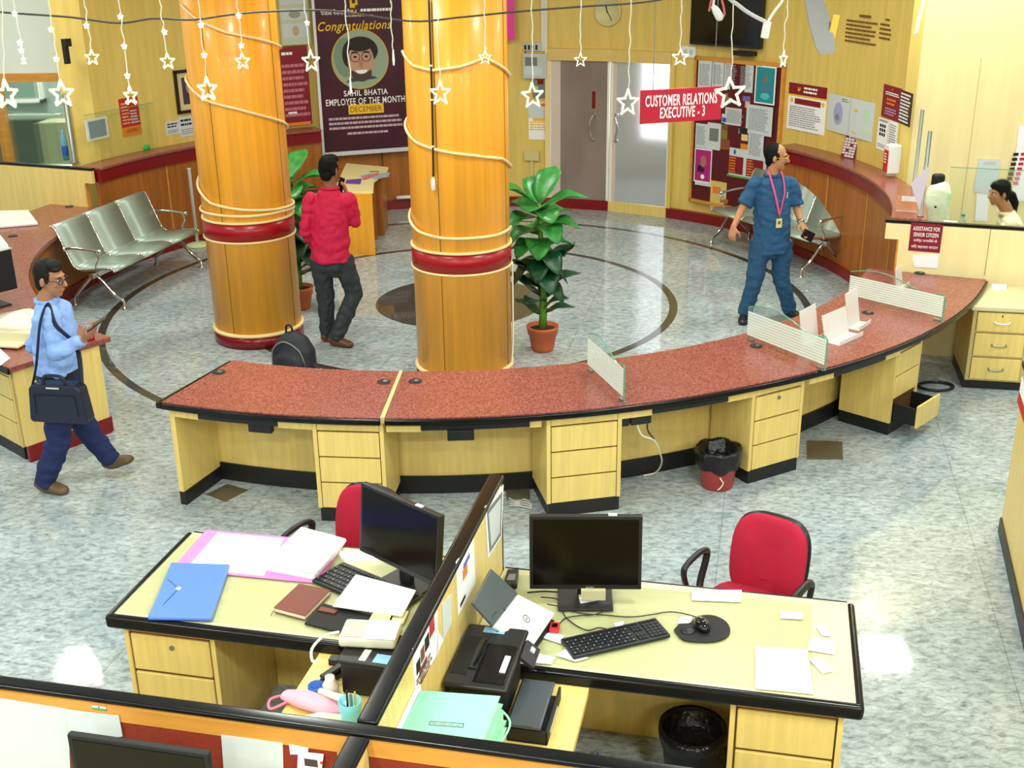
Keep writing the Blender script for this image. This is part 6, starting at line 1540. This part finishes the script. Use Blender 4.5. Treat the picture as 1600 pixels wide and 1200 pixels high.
o = make('mobile_phone', MB().cbox((0, 0, 0), (.075, .012, .15), Matrix.Rotation(R_(58), 4, 'Z') @ Matrix.Rotation(R_(24), 4, 'Y')), BLACKG, None, rt + p, bevel=.005); tag(o, 'black phone held at the ear of the person in crimson', 'phone')
# man in blue with a lanyard, walking
Y = 10.88
J = JJ({'head': (1214, 246, Y), 'neck': (1207, 272, Y + .02), 'shR': (1180, 286, Y), 'shL': (1236, 287, Y + .06), 'elR': (1160, 325, Y - .04), 'wrR': (1146, 355, Y - .14), 'elL': (1245, 325, Y + .06), 'wrL': (1252, 349, Y - .06),
        'hipR': (1188, 378, Y), 'hipL': (1222, 378, Y + .04), 'knR': (1180, 436, Y - .06), 'knL': (1220, 434, Y + .02), 'anR': (1164, 484, Y - .03), 'anL': (1233, 484, Y + .08), 'toeR': (1158, 500, Y - .2), 'toeL': (1244, 498, Y - .1)})
J['anR'].z = .085; J['anL'].z = .085; J['toeR'] = J['anR'] + Vector((-.05, -.165, -.06)); J['toeL'] = J['anL'] + Vector((.10, -.14, -.06))
NAVYS = mat('petrol blue shirt cotton', (38, 84, 124), .8, bump=.8, bscale=11)
t, H, HM, J2, f, r = person('person in a petrol blue shirt and trousers with a pink lanyard, walking and looking right', J, (.28, -.96, 0), (.94, -.34, -.08), SK2, NAVYS, mat('petrol blue trousers', (34, 76, 112), .8, bump=.7, bscale=9), mat('black shoe', (24, 24, 30), .35), HAIR,
    sleeve='short', tuck=False, bald=1.0, wk=1.06, hands={'R': ((-.15, -.2, -.95), (.5, .8, 0), (.8, -.6, 0), .5), 'L': ((.45, -.4, -.75), (-.5, -.6, -.2), (-.8, -.3, .2), .45)})
spectacles(t, H, GOLD)
mo = MB(); mo.limb([H(-.028, .082, -.056), H(-.015, .098, -.045), H(.015, .098, -.045), H(.028, .082, -.056)], [(.006, .006), (.009, .008), (.009, .008), (.006, .006)], (0, 0, 1), 8); make('moustache', mo, HAIR, t, smooth=True)
ch = (J2['shL'] + J2['shR']) / 2; nk = J2['neck']
a = nk + r * .06 + f * .045 + UPZ * .03; b = nk - r * .06 + f * .045 + UPZ * .03; m2 = ch + f * .162 - UPZ * .27
PINKL = mat('pink lanyard ribbon', (226, 78, 140), .6)
mb = MB(); mb.tube(smoothpath([nk - f * .06 + UPZ * .035, a, ch + r * .055 + f * .125 - UPZ * .04, ch + r * .03 + f * .15 - UPZ * .15, m2]), .010, 8, .35); mb.tube(smoothpath([nk - f * .06 + UPZ * .035, b, ch - r * .055 + f * .125 - UPZ * .04, ch - r * .03 + f * .15 - UPZ * .15, m2]), .010, 8, .35)
ld = thing('lanyard_badge', 'pink lanyard with an ivory badge hanging on the person in blue', 'badge', t.location + m2)
mb.v = [v - m2 for v in mb.v]; make('ribbon', mb, PINKL, ld, smooth=True)
R3 = Matrix.Rotation(math.atan2(f.y, f.x) + math.pi / 2, 4, 'Z')
make('clip', MB().cbox((0, 0, -.015), (.014, .012, .03), R3), STEEL, ld); make('badge_card', MB().cbox((0, 0, -.075), (.058, .006, .088), R3), mat('ivory badge', (232, 214, 150), .4), ld)
make('badge_photo', MB().cbox(tuple(f * .0035 + Vector((0, 0, -.07))), (.026, .002, .03), R3), mat('badge photo', (120, 90, 70), .5), ld)
pk = ch - r * .085 + f * .128 - UPZ * .12; o = make('pocket_pen', MB().tube([pk, pk + UPZ * .055], .005, 6), LGREY, t)
w = J2['wrL'] + (J2['elL'] - J2['wrL']).normalized() * .02; ax = (J2['elL'] - J2['wrL']).normalized()
make('wrist_watch', MB().limb([w - ax * .012, w + ax * .012], [.034, .034], r, 18), CHROME, t, smooth=True)
p = t.location + J2['wrL'] + Vector((.055, -.07, -.10))
o = make('folded_wallet', MB().cbox((0, 0, 0), (.13, .022, .09), Rz(R_(20)) @ Matrix.Rotation(R_(28), 4, 'Y')), mat('black leather wallet', (20, 20, 26), .4), None, p, bevel=.005); tag(o, 'black wallet in the hand of the person in blue', 'wallet')
# man with the shoulder bag, walking to the right
Y = 7.42
J = JJ({'head': (79, 436, Y), 'neck': (73, 468, Y), 'shR': (78, 494, Y - .18), 'shL': (86, 486, Y + .18), 'elR': (88, 552, Y - .24), 'wrR': (131, 530, Y - .22), 'elL': (52, 540, Y + .20), 'wrL': (88, 545, Y + .26),
        'hipR': (90, 602, Y - .09), 'hipL': (98, 596, Y + .09), 'knR': (92, 690, Y - .12), 'knL': (138, 676, Y + .12), 'anR': (70, 752, Y - .12), 'anL': (172, 716, Y + .16), 'toeR': (106, 770, Y - .14), 'toeL': (208, 718, Y + .14)})
J['anR'].z = .09; J['toeR'] = J['anR'] + Vector((.165, -.035, -.06)); J['toeL'] = J['anL'] + Vector((.17, -.03, .015)); 
SKY = mat('sky blue shirt cotton', (140, 174, 236), .8, bump=.8, bscale=11)
t, H, HM, J2, f, r = person('person in a sky blue shirt with a dark shoulder bag, walking and holding a phone', J, (.97, -.2, 0), (.96, -.25, -.10), SK1, SKY, mat('dark navy trousers', (22, 36, 84), .75, bump=.7, bscale=9), mat('olive brown shoe', (98, 76, 50), .5), HAIRG,
    wk=1.0, hands={'R': ((.75, -.1, .62), (-.5, .4, .75), (-.2, -.85, .3), .55), 'L': ((.8, -.3, .1), (0, 0, 1), (0, -1, .2), .5)})
spectacles(t, H, BLACKP)
rt = t.location; p = rt + J2['wrR'] + Vector((.105, -.01, .11))
o = make('mobile_phone', MB().cbox((0, 0, 0), (.15, .078, .011), Matrix.Rotation(R_(-34), 4, 'Y') @ Matrix.Rotation(R_(8), 4, 'X')), mat('dark bronze phone', (58, 46, 42), .25), None, p, bevel=.004); tag(o, 'dark phone held out by the person in sky blue', 'phone')
bc = PY(93, 622, Y - .26)
bg = thing('shoulder_bag', 'dark navy laptop bag hanging on a strap beside the person in sky blue', 'bag', (bc.x, bc.y, bc.z - .16), R_(-9))
mb = MB(); mb.prism([(-.19, 0), (.19, 0), (.205, .02), (.18, .24), (.15, .27), (-.15, .27), (-.18, .24), (-.205, .02)], -.055, .055)
mb.v = [Vector((v.x, -v.z, v.y)) for v in mb.v]; make('body', mb, BAGN, bg, bevel=.028, seg=4)
make('handle', MB().tube(smoothpath([(-.075, -.03, .265), (-.07, -.035, .31), (-.04, -.035, .33), (.04, -.035, .33), (.07, -.035, .31), (.075, -.03, .265)]), .011), BAGN, bg, smooth=True)
make('pocket_seam', MB().tube([(-.15, -.058, .06), (-.14, -.060, .20), (.14, -.060, .20), (.15, -.058, .06)], .003, 5), BLACKP, bg); make('label_strip', MB().box(-.05, -.0575, .245, .04, -.054, .256), LGREY, bg)
cw = Vector((bc.x, bc.y, bc.z - .16)); Ri = Rz(R_(9))
def bl(p): return Ri @ (Vector(p) + rt - cw)
st = [(-.17, -.02, .24), bl(J2['shR'] + Vector((-.10, -.10, -.30))), bl(J2['shR'] + Vector((-.035, -.085, -.02))), bl(J2['shR'] + Vector((.0, .0, .078))), bl(J2['shR'] + Vector((.06, -.075, -.04))), bl(J2['elR'] + Vector((.12, .05, .02))), (.16, .02, .25)]
make('strap', MB().tube(smoothpath(st), .020, 8, .22), mat('navy webbing', (30, 36, 54), .7), bg, smooth=True)
# seated woman behind the right glass
Y = 10.85
J = JJ({'head': (1561, 303, Y), 'neck': (1573, 331, Y), 'shL': (1577, 347, Y + .14), 'shR': (1577, 350, Y - .16), 'elL': (1560, 400, Y + .18), 'elR': (1562, 405, Y - .2), 'wrL': (1535, 398, Y + .12), 'wrR': (1533, 402, Y - .14),
        'hipL': (1590, 430, Y + .08), 'hipR': (1590, 430, Y - .08), 'knL': (1525, 430, Y + .1), 'knR': (1525, 430, Y - .1), 'anL': (1530, 470, Y + .1), 'anR': (1530, 470, Y - .1), 'toeL': (1500, 480, Y), 'toeR': (1500, 480, Y)})
for s in 'LR':
    q = J['kn' + s]; J['an' + s] = Vector((q.x + .02, q.y, .08)); J['toe' + s] = J['an' + s] + Vector((-.16, 0, -.055))
t, H, HM, J2, f, r = person('seated person in a cream top with dark tied hair behind the right booth glass', J, (-1, -.08, 0), (-.98, -.18, -.05), SK1, mat('cream cotton top', (240, 236, 200), .8, bump=.3, bscale=9), mat('grey green skirt', (150, 156, 130), .8), BLACKM, HAIR, sleeve='short', tuck=False, longhair=True, hs=.93, wk=.95)
eg = MB(); eg.ball(H(-.082, -.008, -.045), .008).ball(H(.082, -.008, -.045), .008); make('earring', eg, GOLD, t)
pv = t.location + (J2['hipL'] + J2['hipR']) / 2
st = thing('stool', 'stool under the seated person in cream', 'stool', (pv.x, pv.y, 0)); make('seat', MB().lathe([(.18, pv.z - .17), (.2, pv.z - .16), (.2, pv.z - .135), (.18, pv.z - .13)], 24), BLACKM, st); make('post', MB().lathe([(.2, 0), (.2, .02), (.03, .04), (.03, pv.z - .16)], 16), BLACKP, st)
# pale towel over a dark chair back behind the glass, bottle, tissue box, notices in that booth
p = PY(1463, 300, 11.15)
t = thing('draped_chair', 'dark chair back draped with a pale towel behind the right booth posts', 'chair', (p.x, p.y, 0))
make('backrest', MB().box(-.06, -.05, .55, .06, .03, p.z + .18), BLACKM, t, bevel=.03, seg=3); make('post', MB().lathe([(.24, 0), (.24, .03), (.03, .06), (.03, .6)], 16), BLACKP, t)
mb = MB(); mb.limb([(.0, -.05, p.z - .30), (-.01, -.055, p.z - .12), (.02, -.04, p.z + .02), (.06, .0, p.z + .09)], [(.15, .05), (.13, .06), (.12, .07), (.06, .05)], (1, 0, 0)); blob('towel', mb, mat('pale mint towel', (222, 236, 206), .9, bump=.4, bscale=20), t, .012, 3)
mb = MB(); mb.ball((-.03, -.10, p.z - .12), (.022, .015, .022)); make('dark_knob', mb, INKB, t)
dk = thing('booth_desk', 'desk hidden behind the right partition carrying the bottle', 'desk', (4.02, 10.20, 0), R_(-18.8)); make('top', MB().box(-.1, -.14, .93, .5, .16, .96), LAMT, dk); make('side', MB().box(-.1, -.14, 0, -.07, .16, .93), LAM, dk); make('side', MB().box(.47, -.14, 0, .5, .16, .93), LAM, dk)
p = PY(1504, 345, 10.12)
t = thing('water_bottle', 'clear water bottle with a teal cap behind the right partition', 'bottle', (p.x, p.y, .96)); make('bottle', MB().lathe([(.03, 0), (.034, .01), (.034, .16), (.014, .21), (.014, .225)], 18), mat('clear plastic', (210, 240, 230), .05, trans=.8, alpha=.6), t, smooth=True); make('cap', MB().lathe([(.016, .225), (.016, .245)], 14), TEAL, t)
p = PY(1487, 345, 10.2); solo('tissue_pack', MB().box(-.07, -.04, 0, .05, .04, .16), PAPERB, 'white and violet carton beside the water bottle', 'carton', (p.x, p.y, .96), R_(-15), bevel=.006)
p = PZ(1418, 330, 1.2); t = thing('display_card', 'small orange and white display card at the end of the right tall counter', 'card', p, R_(-20))
make('back', MB().box(-.10, -.004, 0, .07, .004, .13), mat('salmon card', (216, 150, 110), .6), t); make('white_strip', MB().box(-.06, -.006, .09, .075, -.004, .135), PAPER, t); make('foot', MB().box(-.10, -.03, 0, .07, .04, .006), ACRYL, t)
p = PZ(1436, 300, 1.2); t = thing('hanging_paper', 'white folded sheet hanging from the steel post on the right partition', 'paper', PY(1440, 300, 10.06), R_(-30)); make('sheet', MB().plate([(-.10, .06), (.02, .22), (.05, .22), (.0, -.16)], -.003, .0), mat('pale violet paper', (206, 196, 210), .7), t)
wr_ = math.atan2(12.35 - pe.y, 9.5 - pe.x); wn = Vector((math.sin(wr_), -math.cos(wr_), 0))
def wallR(x, y): return PP(x, y, Vector((pe.x, pe.y, 0)) + wn * .006, wn)
def wsheet(nm, lab, cat, pts, M, th=.004):
    q = [wallR(x, y) for x, y in pts]; o_ = q[3].copy(); ax = Vector((math.cos(wr_), math.sin(wr_), 0)); t = thing(nm, lab, cat, o_, wr_)
    P = [((v - o_).dot(ax), v.z - o_.z) for v in q]; make('sheet', MB().plate(P, -th, 0), M, t); return t, P
t, P = wsheet('wall_notice', 'pale notice on the cream wall above the seated woman', 'notice', [(1530, 248), (1563, 249), (1557, 305), (1521, 299)], PAPERB); make('heading', MB().box(P[0][0] + .05, -.0052, P[0][1] - .06, P[1][0] - .05, -.004, P[0][1] - .035), LGREY, t)
wsheet('wall_notice', 'white notice low on the cream wall left of the seated woman', 'notice', [(1526, 302), (1545, 304), (1542, 345), (1523, 345)], PAPER)
t, P = wsheet('wall_calendar', 'large white dated calendar cut by the right picture edge', 'calendar', [(1592, 197), (1640, 200), (1630, 318), (1580, 312)], PAPER, .008)
mb = MB()
for k in range(7): mb.box(P[0][0] - .02 - .006 * k, -.0095, P[0][1] - .30 - .05 * k, P[0][0] + .035 - .006 * k, -.008, P[0][1] - .27 - .05 * k)
make('date_numeral', mb, INKB, t); mb = MB()
for k in range(7): mb.box(P[0][0] + .06 - .006 * k, -.0095, P[0][1] - .30 - .05 * k, P[0][0] + .115 - .006 * k, -.008, P[0][1] - .27 - .05 * k)
make('date_numeral', mb, REDSIGN, t)
js = MB()
for (a0, a1, b0, b1) in ((1530, 1536, 148, 148),): pass
# joints of the cream wall panels
for k, d_ in enumerate((.75, 1.9, 3.1)):
    c = Vector((pe.x, pe.y, 0)) + Vector((math.cos(wr_), math.sin(wr_), 0)) * d_ + wn * .001
    o = make('trim_%d' % (5 + k), MB().box(-.003, -.002, .2, .003, .002, 2.35), mat('panel joint', (206, 178, 110), .6), None, c, wr_); o['kind'] = 'structure'

# left booth: monitor, green cloth things behind the glass
t = thing('green_sharpener', 'bright green round box on the left tall counter', 'box', PZ(225, 233, 1.2)); make('box', MB().lathe([(.065, 0), (.07, .01), (.07, .05), (.046, .06)], 18), mat('bright green plastic', (40, 200, 90), .35), t, smooth=True); make('lid', MB().lathe([(.046, .060), (.04, .068)], 18), mat('bright green plastic', (40, 200, 90), .35), t)
t = thing('tape_dispenser', 'pale grey dispenser with a black loop on the left tall counter', 'dispenser', PZ(184, 242, 1.2), R_(60)); make('body', MB().box(-.12, -.04, 0, .12, .04, .05), LGREY, t, bevel=.015); make('loop', MB().tube(smoothpath([(.05, 0, .04), (.09, 0, .09), (.11, .0, .05)]), .004), BLACKP, t)
p = PY(60, 235, 15.2)
t = thing('office_screen', 'grey office screen panel seen through the left window', 'screen', (p.x, p.y, 0)); make('panel', MB().box(-.75, -.03, 0, .35, .03, 1.40), mat('grey green felt', (96, 106, 96), .9), t); make('rail', MB().box(-.76, -.04, 1.40, .36, .04, 1.46), LGREY, t)
p = PY(82, 225, 14.8)
t = thing('steel_locker', 'pale olive cabinet seen through the left window', 'cabinet', (p.x, p.y, 0)); make('body', MB().box(-.12, -.05, 0, .30, .3, 1.42), mat('pale olive steel', (164, 168, 138), .5), t, bevel=.01); make('door_line', MB().box(.09, -.052, .1, .095, -.05, 1.35), GREYP, t)
p = PY(35, 180, 17.1)
t = thing('office_window', 'white framed office window behind the left booth', 'window', (p.x, 17.14, 1.35)); make('frame', MB().box(-.4, -.04, 0, .35, .04, .05).box(-.4, -.04, .62, .35, .04, .67).box(-.4, -.04, 0, -.35, .04, .67).box(.28, -.04, 0, .35, .04, .67), WHITE, t); make('blind', MB().box(-.35, -.01, .05, .28, .02, .62), mat('grey blind', (120, 146, 136), .6), t)
p = PZ(102, 246, 1.2); t = thing('blue_bottle', 'blue and clear bottle standing at the left window post', 'bottle', PY(104, 250, 13.3)); make('bottle', MB().lathe([(.035, 0), (.035, .22), (.015, .30), (.015, .34)], 16), mat('pale blue plastic', (120, 180, 220), .2, alpha=.8), t, smooth=True); make('label', MB().lathe([(.036, .05), (.036, .16)], 16, cap=False), BLUEI, t)

# ================================================================ strings of stars, wires, fan
YS = 7.0
def star_mb(s, w, a0=0.0, sq=1.0):
    pts = []
    for k in range(11):
        a = math.pi / 2 + 2 * math.pi * k / 10 + a0; rr = s if k % 2 == 0 else s * .46
        pts.append((rr * math.cos(a) * sq, 0, rr * math.sin(a)))
    mb = MB()
    for a, b in zip(pts[:-1], pts[1:]): mb.tube([a, b], w, 6)
    for a in pts[:-1]: mb.ball(a, w * 1.25, 8)
    return mb
def string(xt, x, y, px, lit, label, smalls=(), sq=1.0, dY=0.0, star=True, a0=0.0):
    Yc = YS + dY; c = PY(x, y, Yc); top = PY(xt, 0, Yc); zt = 3.52
    t = thing('star_light', label, 'star light', c, group='star lights hanging from the ceiling string'); s = px * .94 / 2 / 262
    up = Vector((top.x - c.x, 0, top.z - c.z)); ex = (zt - top.z) / (top.z - c.z) * up.x
    if star:
        make('star', star_mb(s, s * .105, a0, sq), STARL if lit else STARW, t, smooth=True)
        if lit:
            for k in (0, 2, 3): make('lit_bulb', MB().ball((s * .8 * math.cos(math.pi / 2 + k * 1.257), -.004, s * .8 * math.sin(math.pi / 2 + k * 1.257)), s * .17, 8), STARL2, t, smooth=True)
    else: make('tip', MB().lathe([(.004, -.03), (.007, .0), (.004, .06)], 8), STARW, t)
    pts = [(0, 0, s if star else .05)]
    n = 9; rnd = random.Random(int(x))
    for k in range(1, n): pts.append((up.x * k / n + rnd.uniform(-.006, .006), rnd.uniform(-.006, .006), (s if star else .05) + (up.z - s) * k / n))
    pts += [(up.x, 0, up.z), (up.x + ex, 0, zt - c.z)]
    make('wire', MB().tube(smoothpath(pts, 3), .0034, 6), WIREW, t, smooth=True)
    for (sx, sy) in smalls:
        q = PY(sx, sy, Yc) - c; make('small_bulb', star_mb(.013, .004).xf(Matrix.Translation(q)).ball(q, .009, 8), STARL2 if lit else STARW, t, smooth=True)
L = [(2, 10, 148, 46, 1, 'lit star light cut by the left picture edge', (), .8), (20, 37, 94, 14, 1, 'small lit star light over the pale mint wall at left', ((23, 21), (31, 67), (33, 79)), .5), (75, 97, 147, 42, 1, 'big lit star light at the corner of the left window', ((80, 46), (88, 92)), .9),
     (131, 144, 90, 24, 1, 'lit star light over the yellow wall right of the black bracket', ((135, 40),), .9), (185, 204, 150, 30, 1, 'lit star light in front of the red leaflet', ((188, 26), (194, 72), (199, 118)), .7), (249, 262, 96, 25, 1, 'lit star light left of the framed portrait', ((257, 50),), .9),
     (310, 324, 140, 38, 1, 'lit star light at the left edge of the left column', ((314, 39), (319, 86)), .8), (370, 379, 96, 26, 1, 'lit star light on the front of the left column', ((373, 24), (377, 71)), .9), (475, 486, 96, 34, 0, 'white star light over the maroon board left of the banner', ((480, 36),), .8)]
for (xt, x, y, px, lit, lab, sm, sq) in L: string(xt, x, y, px, lit, lab, sm, sq)
string(539, 548, 138, 12, 0, 'starless white wire hanging over the portrait on the banner', star=False)
string(610, 615, 94, 12, 0, 'starless white wire hanging over the right edge of the banner', star=False)
for (xt, x, y, px, lab, sq, a0) in ((682, 688, 146, 38, 'white star light hanging in front of the left half of the right column', .85, 0), (757, 758, 90, 22, 'small white star light in front of the right half of the right column', .9, 0), (831, 832, 150, 40, 'white star light over the grey meter and calendar', .85, .05), (908, 907, 94, 22, 'small white star light in front of the left glass door', .9, 0),
      (986, 981, 161, 42, 'white star light at the left end of the red hanging sign', .8, 0), (1065, 1063, 90, 26, 'small white star light beside the white switch plate', 1.0, 0), (1146, 1141, 146, 48, 'big white star light over the right end of the red hanging sign', 1.0, .1), (1231, 1224, 93, 26, 'narrow white star light right of the notice board', .45, 0)):
    string(xt, x, y, px, 0, lab, (), sq, a0=a0)
zt = 3.53
solo('string_cable', MB().tube([(-5.2, YS, zt), (-2.6, YS, zt - .01), (0, YS, zt), (2.2, YS, zt - .01), (4.2, YS, zt)], .006).box(-5.22, YS - .01, zt, -5.19, YS + .01, CEIL).box(4.18, YS - .01, zt, 4.21, YS + .01, CEIL).box(-.51, YS - .01, zt, -.49, YS + .01, CEIL), WIREW, 'cable above the picture from which the star lights hang', 'cable')
# dark wire sagging across the hall
pts = [PY(x, y, 7.4) for x, y in ((-40, 16), (40, 22), (110, 27), (185, 36), (240, 29), (300, 31), (360, 23), (420, 18), (520, 17), (640, 33), (720, 27), (800, 19), (900, 11), (1000, 4), (1060, -8), (1130, -40))]
solo('sagging_wire', MB().tube(smoothpath(pts), .006), mat('dark grey wire', (74, 72, 66), .6), 'dark thin wire sagging across the top of the picture', 'wire', smooth=True)
# clear and white cables with a plug box in front of the television
t = thing('light_adapter', 'white adapter box of the star lights hanging right of the television', 'adapter', PY(1197, 46, YS)); c = PY(1197, 46, YS)
make('box', MB().box(-.022, -.015, -.05, .022, .015, .045).xf(Matrix.Rotation(R_(8), 4, 'Y')), WHITE, t, bevel=.006)
pp = [PY(x, y, YS) - c for x, y in ((1196, 34), (1180, 26), (1165, 17), (1152, 7), (1140, -2), (1120, -30), (1110, -90))]; make('clear_cable', MB().tube(smoothpath(pp), .011), mat('clear cable', (214, 214, 214), .2, alpha=.8), t, smooth=True)
pp = [PY(x, y, YS) - c for x, y in ((1200, 34), (1210, 18), (1225, -4), (1245, -60))]; make('white_cable', MB().tube(smoothpath(pp), .008), WHITE, t, smooth=True)
t = thing('light_plug', 'white plug with a looping red cable hanging before the television', 'plug', PY(1121, 22, YS)); c = PY(1121, 22, YS)
mb = MB(); mb.limb([(-.03, 0, .045), (-.01, 0, .02), (.015, 0, -.02), (.022, 0, -.035)], [.012, .022, .024, .012], (0, 1, 0)); make('plug', mb, WHITE, t, smooth=True)
pp = [PY(x, y, YS) - c for x, y in ((1127, 30), (1132, 22), (1130, 8), (1128, -4), (1128, -60))]; make('red_cable', MB().tube(smoothpath(pp), .006), mat('red white cable', (214, 90, 96), .5), t, smooth=True)
pp = [PY(x, y, YS) - c for x, y in ((1108, 18), (1110, 6), (1112, -8), (1113, -60))]; make('red_cable', MB().tube(smoothpath(pp), .006), mat('red white cable', (214, 90, 96), .5), t, smooth=True)
pp = [PY(x, y, YS) - c for x, y in ((1114, 10), (1116, -8), (1118, -60))]; make('white_cable', MB().tube(smoothpath(pp), .007), WHITE, t, smooth=True)
t = thing('hanging_tube', 'white tube end hanging at the corner of the cream wall', 'tube', PY(1431, 54, 8)); c = PY(1431, 54, 8); pp = [PY(x, y, 8) - c for x, y in ((1431, 54), (1436, 30), (1443, 2), (1450, -60))]; make('tube', MB().tube(smoothpath(pp), .012), WHITE, t, smooth=True)
# ceiling fan whose blade dips into the picture
p = PY(1262, -40, 5.6)
t = thing('wall_fan', 'grey fan with one blade dipping into the top of the picture', 'fan', (p.x, p.y, p.z)); 
make('motor', MB().ball((0, 0, 0), (.10, .10, .08)), GREYP, t, smooth=True); make('rod', MB().lathe([(.014, .05), (.014, CEIL - p.z)], 10), GREYP, t)
q = PY(1293, 84, 5.3) - p; dn = q.normalized(); sd = Vector((1, .0, .12)).normalized()
for k, an in enumerate((0, 120, 240)):
    Rr = Matrix.Rotation(R_(an), 4, Vector((.25, -.93, .25)))
    bb = MB(); vs = []
    for u, wd in ((.10, .025), (.3, .045), (.6, .052), (.9, .048), (1.0, .036)):
        for s in (-1, 1):
            for dd in (-.004, .004): vs.append(Rr @ (q * u + sd * (wd * s) + Vector((0, dd + .02 * s, 0)) + Vector((.05 * u * u * 0, 0, 0))))
    fs = []
    for i in range(4):
        a = i * 4; fs += [(a, a + 4, a + 6, a + 2), (a + 1, a + 3, a + 7, a + 5), (a, a + 1, a + 5, a + 4), (a + 2, a + 6, a + 7, a + 3)]
    fs += [(0, 2, 3, 1), (16, 17, 19, 18)]
    bl_ = make('blade', bb.add(vs, fs), mat('grey fan blade', (104, 103, 100), .6), t)
    if k == 0: make('yellow_tab', MB().cbox(tuple(q * .70 + sd * .054), (.03, .008, .11), Matrix.Rotation(R_(8), 4, 'Y')), mat('dull yellow tab', (196, 146, 40), .6), bl_)
